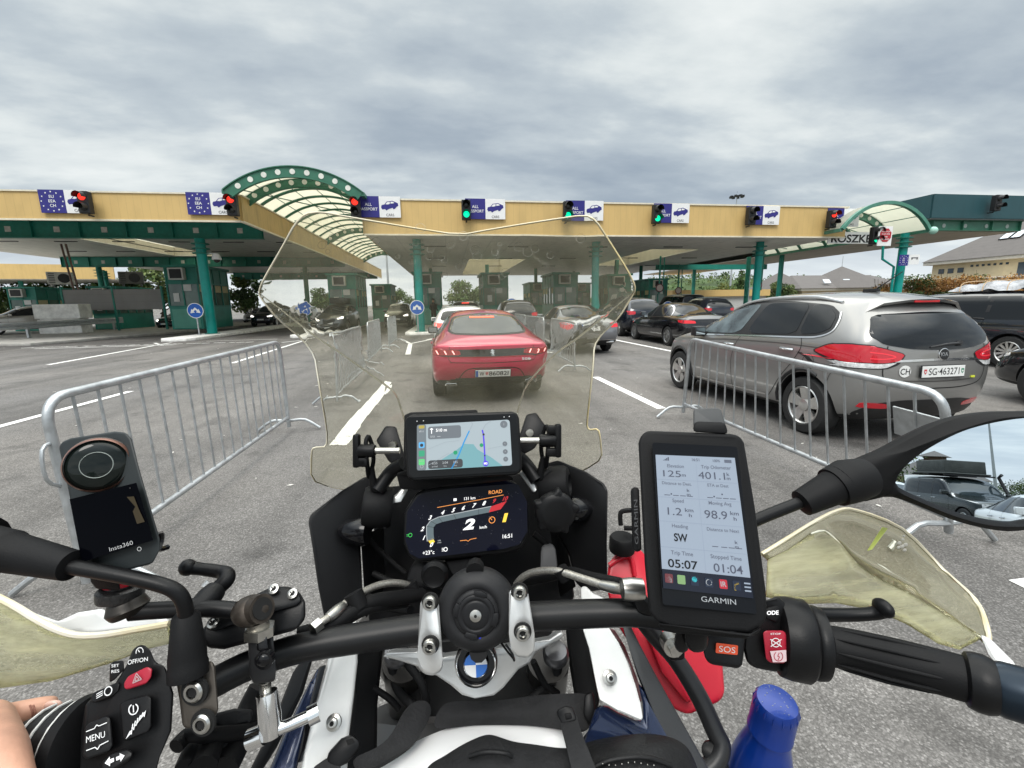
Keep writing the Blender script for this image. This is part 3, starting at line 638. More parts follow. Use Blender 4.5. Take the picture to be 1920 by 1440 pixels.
# ---- guard rail and concrete blocks on the left
t = thing('guard_rail', 'galvanised guard rail in front of the silver SUV', 'guard rail', (-24,26,.13), wc=True)
a, b = V((-20.3,16.5,.74)), V((-22.9,34.8,.80))
prof = [(0,-.16),(.05,-.13),(.05,-.06),(0,-.02),(0,.02),(.05,.06),(.05,.13),(0,.16)]
dr = (b-a).normalized(); nn = V((dr.y,-dr.x,0)); mb = MB()
mb.quads([[p+nn*u*1.4+V((0,0,w*1.15)) for u, w in prof] for p in (a, b)]); mb.quads([[p+nn*(u*1.4-.012)+V((0,0,w*1.15)) for u, w in prof[::-1]] for p in (a, b)])
mb.lathe(b, (0,0,1), [(.13,-.2),(.13,.2)], 14); obj('rail', mb, mat('rail_zinc', (.52,.54,.55), .5, .25, var=.12, vscale=4), t)
for f in (.05,.30,.54,.96):
    p = a.lerp(b, f); mb = MB(); mb.box((p.x-.1,p.y,.42),(.1,.14,.62)); obj('post', mb, STEEL, t, 0)
for j, (px, py, w) in enumerate(((121, 592, 1.7), (150, 590, .9))):
    pass
t = thing('concrete_block', 'white stacked concrete blocks beside the silver SUV', 'concrete block', (-23.5,31.0,.13), R(4))
mb = MB(); mb.box((0,0,.42),(2.2,1.0,.84)); mb.box((0,0,1.33),(2.35,1.1,.86)); mb.box((0,0,.87),(2.0,.9,.06)); obj('block', mb, CONCW, t, 0, bevel=.03)
# ---- light mast, poles
def mast(x, y, h, label, grp=None):
    t = thing('light_mast', label, 'light mast', (x,y,0), 0, grp); mb = MB(); mb.tube([(0,0,0),(0,0,h)], [.22,.09], 10); obj('pole', mb, STEEL, t)
    mb = MB(); mb.cyl((0,0,h),(0,0,h+.25),.5,12); mb.cyl((0,0,h+.9),(0,0,h+1.0),.06,6)
    for k in range(8):
        a = k*math.pi/4; mb.box((1.2*math.cos(a),1.2*math.sin(a),h),(.5,.5,.35),Matrix.Rotation(a,3,'Z')); mb.tube([(0,0,h+.1),(1.1*math.cos(a),1.1*math.sin(a),h+.05)],.05,6)
    obj('lamp_head', mb, DARK, t, 0)
mast(61.2, 90, 23, 'tall floodlight mast rising behind the yellow canopy')
mast(-9.5, 75, 14, 'slim lamp mast far behind the booths under the vault')
t = thing('lamp_post', 'thin lamp post between the hills and the green booth', 'lamp post', (36.5, 50, 0)); mb = MB(); mb.tube([(0,0,0),(0,0,5.2)],[.09,.05],8); obj('pole', mb, STEEL, t); mb = MB(); mb.box((.0,-.2,5.2),(.2,.6,.1)); obj('lamp_head', mb, DARK, t, 0, bevel=.03)
# ---- buildings on the right
WALLY = mat('cream_render', (.66,.55,.36), .85, var=.1, vscale=1.2); ROOFG = ribbed('grey_roof_tiles', (.115,.105,.10), .32, 'Z', .35, .0, .8); WPALE = mat('pale_band', (.62,.58,.50), .8, var=.08)
GLASSB = mat('building_glass', (.05,.07,.09), .08, spec=.8); SKYG = mat('roof_window_glass', (.55,.62,.70), .06, spec=1.0)
t = thing('villa_building', 'cream rendered building with grey roof and skylights behind the autumn shrubs', 'building', (55,44.2,0), R(-90))
x1, y1, ze, e = 30.0, 17.0, 5.1, .7
mb = MB(); mb.box2((0,0,0),(x1,y1,ze)); w = obj('wall', mb, WALLY, t, 0)
mb = MB(); mb.box2((-.6,-.6,ze),(x1+.6,y1+.6,ze+.35)); mb.box2((-.12,-.12,2.5),(x1+.1,0,2.85)); mb.box2((-.1,-.13,2.85),(x1,-.005,2.95)); obj('cornice', mb, WPALE, t, 0, bevel=.03)
mb = MB(); A = [V((-e,-e,ze+.35)),V((x1+e,-e,ze+.35)),V((x1+e,y1+e,ze+.35)),V((-e,y1+e,ze+.35))]; r1, r2 = V((8.0,y1/2,ze+7.0)), V((x1-8.0,y1/2,ze+7.0))
mb.face([A[0],A[1],r2,r1]); mb.face([A[1],A[2],r2]); mb.face([A[2],A[3],r1,r2]); mb.face([A[3],A[0],r1]); mb.face(A[::-1]); rf = obj('roof', mb, ROOFG, t, 0)
vdir = V((0,y1/2+e,6.65)).normalized(); n = V((0,-vdir.z,vdir.y))
for xx, f in ((5.0,.27),(5.95,.27),(7.7,.27),(8.65,.27)):
    o = V((xx, -e, ze+.35))+vdir*(f*11.2)
    mb = MB(); mb.prism([o+V((-.42,0,0))+n*.02, o+V((.42,0,0))+n*.02, o+V((.42,0,0))+vdir*1.35+n*.02, o+V((-.42,0,0))+vdir*1.35+n*.02], n*.1); wi = obj('roof_window', mb, DARK, rf, 0)
    o = o+n*.125; mb = MB(); mb.face([o+V((-.34,0,0))+vdir*.08, o+V((.34,0,0))+vdir*.08, o+V((.34,0,0))+vdir*1.27, o+V((-.34,0,0))+vdir*1.27]); obj('pane', mb, SKYG, wi, 0)
for k in range(3):
    mb = MB(); mb.box((1.0+.95*k,-.02,4.35),(.55,.08,.5)); obj('window', mb, GLASSB, t, 0)
for k in range(7):
    mb = MB(); mb.box((3.9+.5*k,-.02,4.72),(.22,.06,.2)); obj('vent', mb, GLASSB, t, 0)
for k in range(6):
    mb = MB(); mb.box((8.1+1.15*k,-.02,4.1),(.6,.08,1.25)); wn = obj('window', mb, GLASSB, t, 0); mb = MB(); mb.box((8.1+1.15*k,-.09,3.42),(.75,.12,.08)); obj('sill', mb, WPALE, wn, 0)
mb = MB(); mb.box2((6.0,-2.2,0),(9.8,-.13,3.25)); mb.box2((5.8,-2.4,3.25),(10,-.14,3.4)); obj('porch', mb, WPALE, t, 0, bevel=.03)
t = thing('garage_building', 'low cream garage block with hipped grey roofs behind the grey MPV', 'building', (60,60,0), wc=True)
mb = MB(); mb.box2((52.5,60,0),(71,70,3.0)); obj('wall', mb, WALLY, t, 0)
mb = MB(); mb.box2((51.9,59.4,2.75),(71.6,70.6,3.1)); obj('cornice', mb, WPALE, t, 0)
def hip(mb, x0, x1, y0, y1, z, h, ix):
    A = [V((x0,y0,z)),V((x1,y0,z)),V((x1,y1,z)),V((x0,y1,z))]; m = (y0+y1)/2; a, b = V((x0+ix,m,z+h)), V((x1-ix,m,z+h))
    if abs(x1-x0-2*ix) < .01:
        for i in range(4): mb.face([A[i],A[(i+1)%4],a])
    else: mb.face([A[0],A[1],b,a]); mb.face([A[1],A[2],b]); mb.face([A[2],A[3],a,b]); mb.face([A[3],A[0],a])
    mb.face(A[::-1])
mb = MB(); hip(mb, 51.7, 72, 59.2, 70.8, 3.1, 2.2, 3.0); rf = obj('roof', mb, ROOFG, t, 0)
mb = MB(); hip(mb, 57.6, 67.6, 58.9, 68.9, 3.12, 3.5, 5.0); rf2 = obj('roof', mb, ROOFG, t, 0); mb = MB(); mb.tube([(62.6,63.9,6.5),(62.6,63.9,8.2)],.04,6); obj('lightning_rod', mb, STEEL, rf2)
mb = MB(); hip(mb, 49.5, 56.5, 62, 69, 3.1, 2.8, 3.5); mb2 = obj('roof', mb, ROOFG, t, 0); mb = MB(); mb.tube([(53,65.5,5.8),(53,65.5,8.0)],.04,6); obj('lightning_rod', mb, STEEL, mb2)
for xx in (57.0, 60.5):
    mb = MB(); mb.box((xx,60.55,4.15),(1.1,.1,.75),Matrix.Rotation(R(-40),3,'X')); obj('skylight_pane', mb, SKYG, rf, 0)
for k in range(4):
    mb = MB(); mb.box((55+4.3*k,59.97,1.2),(3.3,.1,2.4)); obj('garage_door', mb, mat('grey_door', (.36,.35,.34), .6, var=.1), t, 0)
t = thing('yellow_shed', 'low yellow fascia shed seen past the black van', 'building', (37,60,0), wc=True)
mb = MB(); mb.box2((31,58,0),(45,66,2.1)); obj('wall', mb, mat('grey_wall', (.5,.5,.48), .8, var=.1), t, 0); mb = MB(); mb.box2((30.6,57.6,2.1),(45.4,66.4,3.0)); obj('fascia', mb, YEL, t, 0)
# ---- hills and far woods
def hill(x0, x1, y, hgt, label_h, seed):
    rs = np.random.RandomState(seed); mb = MB(); n = 60; rows = []
    for j, (dy, k) in enumerate(((0,0),(30,.45),(70,.85),(110,1.0),(150,.9),(260,0))):
        rows.append([V((x0+(x1-x0)*i/n, y+dy, max(-.5, hgt(i/n)*k+rs.uniform(-.8,.8)))) for i in range(n+1)])
    mb.quads(rows); kind(obj('hills', mb, mat('hill_green', (.045,.075,.022), .95, var=.5, vscale=.06), smooth=60))
hh = lambda f: 22*min(1, f*6)*(1-.12*f)*(.9+.1*math.sin(f*9))
hill(110, 560, 260, hh, '', 3)
LEAF = [mat('leaf_dark', (.035,.065,.020), .7, var=.5, vscale=2.5), mat('leaf_mid', (.07,.125,.032), .7, var=.45, vscale=2.5), mat('leaf_olive', (.115,.15,.045), .7, var=.4, vscale=2.5)]
LEAF_A = [mat('leaf_amber', (.42,.22,.05), .7, var=.4, vscale=3), mat('leaf_rust', (.32,.16,.05), .7, var=.4, vscale=3)]
BARK = mat('bark', (.09,.07,.05), .9, var=.3, vscale=5, bump=.5, bscale=30)
def crown_mesh(name, clumps, n, size, mats, seed, squash=.8):
    rs = random.Random(seed); bm = bmesh.new()
    tot = sum(r*r for _, r in clumps)
    for c, r in clumps:
        c = V(c); k = max(8, int(n*r*r/tot)); mi0 = rs.randrange(len(mats))
        for _ in range(k):
            d = V((rs.gauss(0,1), rs.gauss(0,1), rs.gauss(0,1))).normalized(); rr = r*(rs.random()**.38)
            p = c+V((d.x*rr, d.y*rr, d.z*rr*squash)); s = size*rs.uniform(.6,1.3)
            a = V((rs.gauss(0,1), rs.gauss(0,1), rs.gauss(0,.6))).normalized(); b = a.orthogonal().normalized(); b = (b*math.cos(rs.random()*6)+a.cross(b)*math.sin(rs.random()*6))
            b.normalize(); w = a.cross(b)
            f = bm.faces.new([bm.verts.new(p+b*s), bm.verts.new(p+w*s*.6), bm.verts.new(p-b*s), bm.verts.new(p-w*s*.6)]); f.material_index = mi0 if rs.random() < .7 else rs.randrange(len(mats))
    me = bpy.data.meshes.new(name); bm.to_mesh(me); bm.free()
    for m in mats: me.materials.append(m)
    return me
def clumps(rx, rz, zc, n, seed, r=(.25,.5)):
    rs = random.Random(seed); out = []
    for _ in range(n):
        d = V((rs.gauss(0,1), rs.gauss(0,1), rs.gauss(0,1))).normalized()*(rs.random()**.4); out.append(((d.x*rx, d.y*rx, zc+d.z*rz), rs.uniform(*r)*rx))
    return out
def tree(name, label, loc, h, w, seed, mats=LEAF, n=2600, trunk=.16, group='trees beyond the checkpoint', leaf=.028, cat='tree'):
    t = thing(name, label, cat, loc, 0, group); zc = h*(.5+trunk*.5); cl = clumps(w/2*.8, h*(1-trunk)*.42, zc, 16, seed)
    t2 = link('crown', crown_mesh('crown', cl, n, leaf*h, mats, seed), t)
    mb = MB(); mb.tube([(0,0,0),(.05*w,0,h*trunk),(0,.03*w,h*.8)], [h*.028,h*.02,h*.006], 8)
    rs = random.Random(seed+1)
    for k in range(6):
        z = h*(trunk*.8+.08*k); a = rs.random()*6.28; mb.tube([(0,0,z),(math.cos(a)*w*.18,math.sin(a)*w*.18,z+h*.1),(math.cos(a)*w*.36,math.sin(a)*w*.36,z+h*.2)], [h*.012,h*.008,h*.003], 6)
    obj('trunk', mb, BARK, t); return t
def conifer(label, loc, h, w, seed):
    t = thing('spruce_tree', label, 'tree', loc, 0, 'trees beyond the checkpoint'); cl = [((0,0,h*(.1+.88*k/12)), w/2*(1-k/12.5)+.1) for k in range(13)]
    link('crown', crown_mesh('crown', cl, 2200, .03*h, LEAF[:2], seed, .5), t); mb = MB(); mb.tube([(0,0,0),(0,0,h*.95)],[h*.03,.02],8); obj('trunk', mb, BARK, t)
for i, (px, base, Y, h, w, lab) in enumerate([(222, 570, 62, 6.2, 8, 'leafy tree behind the left air conditioner units'), (298, 570, 64, 7.2, 8, 'bright green tree right of the dark air conditioner unit'), (455, 570, 64, 6.2, 7, 'leafy tree between the booths and the windscreen edge'),
        (40, 580, 60, 5.6, 11, 'dark leafy tree behind the far left booths'), (120, 580, 62, 5.4, 10, 'dark leafy tree behind the white air conditioner'), (610, 580, 75, 4.9, 6, 'small round tree seen through the left of the windscreen'), (745, 580, 80, 4.4, 6, 'low tree between the two vault booths'),
        (865, 575, 80, 5.6, 9, 'dense tree clump beyond the white car and red saloon'), (905, 575, 86, 5.2, 7, 'tree at the right of the dense clump beyond the red saloon'), (1355, 560, 66, 4.4, 5, 'bushy tree left of the spruce'), (1460, 560, 62, 4.1, 5, 'dark bushy tree right of the green booth by the garage'), (1330, 560, 80, 4.2, 7, 'roadside tree above the black van'), (1195, 560, 90, 5, 8, 'far tree at the right edge of the windscreen')]):
    p = gp(px, 600); r = ray(px, base); q = CAM+r*(Y/r.y); tree('leafy_tree', lab, (q.x, Y, 0), h, w, 20+i, n=3400, leaf=.032)
q = oy(1387, 560, 72); conifer('dark pointed spruce beside the light mast', (q.x,72,0), 7.6, 4.2, 77)
for i, (px, Y, h, w, mts, lab) in enumerate([(1650, 27, 2.35, 2.6, LEAF_A+LEAF[2:], 'amber and green shrub left of the right column'), (1725, 28, 2.5, 3.4, LEAF_A+LEAF[1:], 'amber shrub just right of the right column'), (1780, 28, 2.85, 3.4, LEAF_A, 'tall rust coloured shrub below the villa wall'), (1838, 30, 3.0, 3.6, LEAF_A+LEAF[2:], 'amber shrub behind the wrapped roof load'), (1900, 30, 3.0, 3.8, LEAF_A, 'rust coloured shrub at the right edge'), (1690, 26, 1.75, 3.0, LEAF[:2], 'low dark green shrub under the amber ones'), (1760, 26.5, 1.8, 3.2, LEAF[:2], 'low dark green shrub behind the black minivan bonnet')]):
    q = oy(px, 560, Y); t = thing('shrub', lab, 'shrub', (q.x,Y,0), 0, 'shrubs along the right verge'); rs = random.Random(i+50)
    h *= 1.16; cl = [((rs.uniform(-w/2,w/2)*.85, rs.uniform(-.5,.5), h*rs.uniform(.3,.85)), h*rs.uniform(.14,.26)) for _ in range(18)]
    link('foliage', crown_mesh('foliage', cl, 3600, .075, mts, i+90), t); mb = MB()
    for k in range(9): mb.tube([(rs.uniform(-.3,.3),0,0),(rs.uniform(-w/2,w/2)*.8,rs.uniform(-.4,.4),h*rs.uniform(.7,1.05))],[.03,.008],5)
    obj('stems', mb, BARK, t)
# far woods on the hill, one mass nobody could count
rs = random.Random(5); cl = []
for k in range(340):
    f = rs.random(); dy = rs.choice((8,30,55,85,105)); kk = {8:.12,30:.45,55:.7,85:.93,105:1.0}[dy]; cl.append(((110+450*f, 260+dy+rs.uniform(-10,10), hh(f)*kk+1.6), rs.uniform(3.2,5.6)))
wd = link('woodland', crown_mesh('woodland', cl, 15000, .85, LEAF+[mat('leaf_light', (.11,.13,.035), .7, var=.4)], 8, .85)); kind(wd, 'stuff')
mb = MB(); mb.box2((-75,118,0),(75,121,1.6)); t = tag(obj('perimeter_wall', mb, CONC, None, 0), 'low concrete wall far behind the booths', 'wall')
# ================================================================== VEHICLES
GLASS_D = mat('dark_car_glass', (.012,.014,.016), .05, spec=.42); GLASS_M = mat('car_glass', (.03,.04,.045), .05, spec=.55)
RUB = mat('tyre_rubber', (.018,.018,.018), .75, var=.2, vscale=20, bump=.3, bscale=60); TRIMB = mat('car_black_trim', (.016,.016,.017), .45, var=.15, vscale=10); CHROME = mat('chrome', (.8,.8,.8), .12, 1.0)
RIM = mat('alloy_silver', (.60,.59,.57), .3, .85, var=.08, vscale=12); RIMD = mat('alloy_dark', (.10,.10,.105), .3, .8); REDL = mat('tail_red', (.46,.006,.018), .08, coat=.8, var=.12, vscale=5, emis=(1,.02,.03), estr=.05)
REDLIT = mat('tail_red_lit', (.7,.02,.03), .15, emis=(1,.10,.08), estr=1.5); CLAW = mat('tail_claw_lit', (.8,.3,.3), .2, emis=(1,.42,.40), estr=1.5); REDK = mat('tail_red_deep', (.30,.004,.014), .08, coat=.8); CLEARL = mat('lamp_clear', (.62,.62,.62), .08, var=.35, vscale=25, coat=.8); LAMPW = mat('headlight_lit', (.9,.9,.9), .2, emis=(1,.97,.9), estr=2.5)
SEAM = mat('panel_gap', (.004,.004,.004), .8); PLATEW = mat('plate_white', (.74,.74,.72), .45, var=.05)
def car_shell(S):
    bm = bmesh.new(); rings = []
    for r in S['rings']:
        ys, zl, zb, zt, w, wt = r; e = min(.07, .45*(zt-zb)); cr = S.get('crown', .03)
        hs = [(.80*w, ys[0], zl), (.97*w, ys[0], zl+.06), (w, ys[1], zl+.42*(zb-zl)), (w*.995, ys[2], zb-.10), (.965*w, ys[2], zb),
              ((.965*w+wt)/2+.012, ys[3], (zb+zt-e)/2), (wt, ys[4], zt-e), (.82*wt, ys[4], zt-.12*e)]
        ring = [V(p) for p in hs]; t = hs[-1]; b = hs[0]
        ring += [V((t[0]*c, t[1], zt+cr*(1-c*c))) for c in (.5, 0, -.5)] + [V((-p[0], p[1], p[2])) for p in hs[::-1]] + [V((b[0]*c, b[1], zl)) for c in (-.5, 0, .5)]
        rings.append([bm.verts.new(p) for p in ring])
    n = 22
    for a, b in zip(rings, rings[1:]):
        for j in range(n): bm.faces.new((a[j], a[(j+1) % n], b[(j+1) % n], b[j]))
    for ring, sg, bul in ((rings[0], -1, S.get('bul0', .08)), (rings[-1], 1, S.get('bul1', .10))):
        lev = []
        for i in range(8):
            R_, L_ = ring[i], ring[18-i]
            if i == 0: row = [L_, ring[19], ring[20], ring[21], R_]
            elif i == 7: row = [L_, ring[10], ring[9], ring[8], R_]
            else: row = [L_] + [bm.verts.new((R_.co.x*c, R_.co.y+sg*bul*(1-abs(c)**2.2), R_.co.z)) for c in (-.55, 0, .55)] + [R_]
            lev.append(row)
        for a, b in zip(lev, lev[1:]):
            for j in range(4): bm.faces.new((a[j], a[j+1], b[j+1], b[j]))
    bmesh.ops.recalc_face_normals(bm, faces=bm.faces)
    return bm
class Car:
    def __init__(s, S, root, body_mat, n_sub=2):
        s.S, s.root = S, root; s.L = S['L']; bm = car_shell(S); me = bpy.data.meshes.new('body'); bm.to_mesh(me); bm.free()
        me.materials.append(body_mat); me.materials.append(TRIMB); o = link('body', me, root); s.body = o
        cut = MB(); W_ = S['W']/2
        for y in S['wheels']:
            for sx in (-1, 1): cut.cyl((sx*(W_-.30), y, S['r']), (sx*(W_+.25), y, S['r']), S['r']+S.get('gap', .055), 40)
        c = obj('cutter', cut, TRIMB, root, 0)
        baked(o, [('SUBSURF', dict(levels=n_sub, render_levels=n_sub)), ('BOOLEAN', dict(operation='DIFFERENCE', object=c, solver='EXACT'))])
        bpy.data.objects.remove(c)
        me = o.data
        if len(me.materials) < 2: me.materials.append(TRIMB)
        s.bvh = BVHTree.FromPolygons([v.co.copy() for v in me.vertices], [tuple(p.vertices) for p in me.polygons])
        zl = min(v.co.z for v in me.vertices)
        for p in me.polygons:
            if any(abs((V((p.center.y, p.center.z))-V((y, S['r']))).length) < S['r']+S.get('gap', .055)-.004 for y in S['wheels']) and abs(p.center.x) < W_+.1: p.material_index = 1
            if p.normal.z < -.6 and p.center.z < zl+.25: p.material_index = 1
            if p.center.z < zl + S.get('clad', .05): p.material_index = 1
        shade(me, 50); s.wheels()
        off = V((0, -s.L/2, 0))
    def hit(s, u, v, mode):
        if 'ymap' in s.S:
            if mode in 'LR': u = s.S['ymap'](u)
            elif mode == 'T': v = s.S['ymap'](v)
        o, d = {'L': (V((-3,u,v)), V((1,0,0))), 'R': (V((3,u,v)), V((-1,0,0))), 'B': (V((u,-2,v)), V((0,1,0))), 'F': (V((u,s.L+2,v)), V((0,-1,0))), 'T': (V((u,v,4)), V((0,0,-1)))}[mode]
        h = s.bvh.ray_cast(o, d)
        return (h[0], h[1]) if h[0] is not None else (None, None)
    def decal(s, poly, mode, name, m, parent=None, off=.004, res=.06, rnd_=2, skirt=.012, label=None, lit=None):
        P = chaikin([(a, b, 0) for a, b in poly], rnd_, .13) if rnd_ else [V((a, b, 0)) for a, b in poly]
        P2 = [];
        for i in range(len(P)):
            a, b = P[i], P[(i+1) % len(P)]; k = max(1, int((b-a).length/res))
            P2 += [a.lerp(b, j/k) for j in range(k)]
        xs = [p.x for p in P2]; ys = [p.y for p in P2]; pts = [V((p.x, p.y)) for p in P2]; n = len(pts)
        gx = [min(xs)+res*(i+.5) for i in range(int((max(xs)-min(xs))/res)+1)]; gy = [min(ys)+res*(i+.5) for i in range(int((max(ys)-min(ys))/res)+1)]
        def inside(x, y):
            c = False
            for i in range(n):
                a, b = pts[i], pts[(i+1) % n]
                if (a.y > y) != (b.y > y) and x < (b.x-a.x)*(y-a.y)/(b.y-a.y)+a.x: c = not c
            return c
        extra = [V((x, y)) for x in gx for y in gy if inside(x, y) and min((V((x, y))-p).length for p in pts) > res*.4]
        vs, es, fs, *_ = geometry.delaunay_2d_cdt(pts+extra, [], [list(range(n))], 1, 1e-6)
        bm = bmesh.new(); out = []; edge = max(off, .003)
        for v in vs:
            h, nn = s.hit(v.x, v.y, mode)
            if h is None:
                out.append(None); continue
            out.append(bm.verts.new(h+nn*off))
        for f in fs:
            q = [out[i] for i in f]
            if None in q: continue
            try: bm.faces.new(q)
            except ValueError: pass
        bmesh.ops.recalc_face_normals(bm, faces=bm.faces)
        # make the patch face outwards
        want = {'L': V((-1,0,0)), 'R': V((1,0,0)), 'B': V((0,-1,0)), 'F': V((0,1,0)), 'T': V((0,0,1))}[mode]
        for f in bm.faces:
            f.normal_update()
            if f.normal.dot(want) < 0: f.normal_flip()
        if skirt:
            be = [e for e in bm.edges if len(e.link_faces) == 1]; bm.normal_update()
            r = bmesh.ops.extrude_edge_only(bm, edges=be); nv = [v for v in r['geom'] if isinstance(v, bmesh.types.BMVert)]
            for v in nv: v.co -= want*skirt
        return obj(name, bm, m, parent or s.root, 50, recalc=False)
    def both(s, poly, name, m, **k):
        a = s.decal(poly, 'L', name, m, **k); s.decal(poly, 'R', name, m, **k); return a
    def seam(s, line, mode, w=.008, m=None, name='panel_gap', off=.0025):
        P = smooth_path([(a, b, 0) for a, b in line], 5); up, dn = [], []
        for i, p in enumerate(P):
            t = (P[min(i+1, len(P)-1)]-P[max(i-1, 0)]).normalized(); n = V((-t.y, t.x, 0))*w/2; up.append(p+n); dn.append(p-n)
        mb = MB(); rows = []
        for r in (up, dn):
            row = []
            for p in r:
                h, nn = s.hit(p.x, p.y, mode); row.append(None if h is None else h+nn*off)
            rows.append(row)
        for i in range(len(P)-1):
            q = [rows[0][i], rows[0][i+1], rows[1][i+1], rows[1][i]]
            if None not in q: mb.face(q)
        return obj(name, mb, m or SEAM, s.body, 50)
    def wheels(s):
        S = s.S; r, W_ = S['r'], S['W']/2; spokes = S.get('spokes', 5); rm = S.get('rim', RIM)
        for y in S['wheels']:
            for sx in (-1, 1):
                c = V((sx*(W_-.235), y, r)); ax = V((sx,0,0)); mb = MB()
                mb.lathe(c, ax, [(r*.60,.0),(r*.9,.0),(r,.03),(r,.185),(r*.93,.215),(r*.70,.222),(r*.66,.205)], 40, False, False); t = obj('wheel', mb, RUB, s.root)
                mb = MB(); mb.lathe(c, ax, [(r*.2,.10),(r*.66,.10),(r*.69,.205),(r*.64,.218),(r*.60,.205),(r*.58,.12)], 40, True, False); mb.mi = 1; mb.cyl(c+ax*.101, c+ax*.105, r*.58, 30); mb.mi = 0
                for k in range(spokes):
                    a = 2*math.pi*k/spokes+.3; u = V((0,math.cos(a),math.sin(a))); w = V((0,-math.sin(a),math.cos(a))); h = S.get('spw', .085)
                    for s2 in ((-1,1) if S.get('twin') else (0,)):
                        d0 = w*h*.45*s2*.5; d1 = w*h*1.7*s2*.5; hh = h*(.42 if S.get('twin') else 1)
                        mb.prism([c+ax*.185+u*.03+d0+w*hh*.5, c+ax*.185+u*.03+d0-w*hh*.5, c+ax*.208+u*r*.62+d1-w*hh*.85, c+ax*.208+u*r*.62+d1+w*hh*.85], -ax*.05)
                mb.lathe(c, ax, [(.07,.15),(.065,.205),(.03,.212)], 20, False)
                obj('rim', mb, [rm, TRIMB], t, 30)
    def plate(s, z, txt, mode='B', w=.52, h=.11, u=0, col=None, band=True, cant=None, name='number_plate'):
        p, n = s.hit(u, z, mode); n = V((0, n.y, n.z)).normalized() if cant is None else V(cant).normalized(); right = V((1,0,0)) if mode == 'B' else V((-1,0,0)); up = n.cross(right)
        up = up if up.z > 0 else -up; c = p+n*.014
        Mx = Matrix((right, n, up)).transposed(); mb = MB(); mb.box(c-n*.004, (w+.016,.012,h+.016), Mx); fr = obj(name, mb, TRIMB, s.root, 0, bevel=.003)
        mb = MB(); mb.box(c+n*.004, (w,.006,h), Mx); obj('plate_face', mb, PLATEW, fr, 0, bevel=.002)
        if txt:
            mb = MB(); put_text(mb, txt, c+n*.0078+right*(.02 if band else 0), right, up, h*.62, w*.74, bold=.01); obj('lettering', mb, TRIMB, fr, 0, recalc=False)
        if band:
            mb = MB(); mb.box(c+n*.0072-right*(w/2-.022), (.036,.001,h*.92), Mx); obj('country_band', mb, BLUE, fr, 0)
        return fr, c, n, right, up
    def mirror(s, y, z, m, size=(.20,.12,.15)):
        for sx in (-1, 1):
            p, n = s.hit(y, z, 'L' if sx < 0 else 'R')
            if p is None: continue
            mb = MB(); c = p+V((sx*(size[0]*.55),0,.04)); mb.box(c, size); mb.box(p+V((sx*.03,0,.0)), (.12,.06,.04)); o = obj('wing_mirror', mb, m, s.root, 50, bevel=.035, seg=3)
            mb = MB(); mb.box(c+V((0,-size[1]/2-.002,0)), (size[0]*.8,.006,size[2]*.72)); obj('mirror_glass', mb, mat('mirror_silver', (.55,.6,.62), .05, 1.0), o, 0)
    def handle(s, y, z, m):
        for sx, md in ((-1,'L'), (1,'R')):
            p, n = s.hit(y, z, md); mb = MB(); mb.tube([p+V((sx*.0,-.10,-.004)), p+V((sx*.03,-.07,0)), p+V((sx*.035,.05,.004)), p+V((sx*.0,.10,.004))], .014, 8); obj('door_handle', mb, m, s.root)
def lerp_rings(L, rows): return rows
TYPES = {}
TYPES['mpv'] = dict(L=4.5, W=1.78, r=.325, wheels=(.89, 3.64), bul0=.13, bul1=.16, clad=.05, spokes=5, spw=.085, rings=[
    ((.20,.06,.10,.20,.42), .30, 1.06, 1.47, .73, .55), ((.36,.20,.24,.34,.54), .23, 1.08, 1.505, .855, .60), ((.75,.72,.72,.78,.86), .20, 1.085, 1.545, .888, .635), ((1.4,1.4,1.4,1.4,1.4), .19, 1.065, 1.56, .89, .645), ((2.15,2.15,2.15,2.1,2.1), .19, 1.03, 1.545, .89, .635),
    ((2.8,2.8,2.85,2.75,2.55), .19, .995, 1.46, .888, .60), ((3.2,3.2,3.25,3.2,3.05), .19, .97, 1.23, .885, .635), ((3.55,3.55,3.58,3.55,3.5), .19, .94, 1.03, .88, .67), ((4.02,4.02,4.0,3.98,3.95), .20, .86, .93, .84, .63), ((4.34,4.36,4.26,4.2,4.16), .24, .72, .80, .70, .52)])
TYPES['fastback'] = dict(L=4.75, W=1.86, r=.335, wheels=(1.0, 3.79), bul0=.10, bul1=.14, spokes=5, rings=[
    ((.12,.0,.04,.06,.12), .33, .90, .985, .82, .70), ((.26,.15,.17,.20,.28), .25, .92, 1.03, .90, .69), ((.72,.72,.72,.75,.80), .20, .93, 1.14, .925, .645), ((1.25,1.25,1.25,1.3,1.4), .19, .94, 1.32, .925, .60), ((1.95,1.95,1.95,1.95,1.95), .19, .935, 1.395, .925, .60), ((2.6,2.6,2.6,2.55,2.5), .19, .92, 1.385, .925, .59),
    ((3.05,3.05,3.05,3.0,2.9), .19, .91, 1.24, .925, .58), ((3.45,3.45,3.45,3.42,3.4), .19, .89, .985, .92, .66), ((4.1,4.1,4.1,4.05,4.05), .20, .80, .86, .89, .66), ((4.6,4.62,4.55,4.5,4.46), .24, .64, .72, .74, .56)])
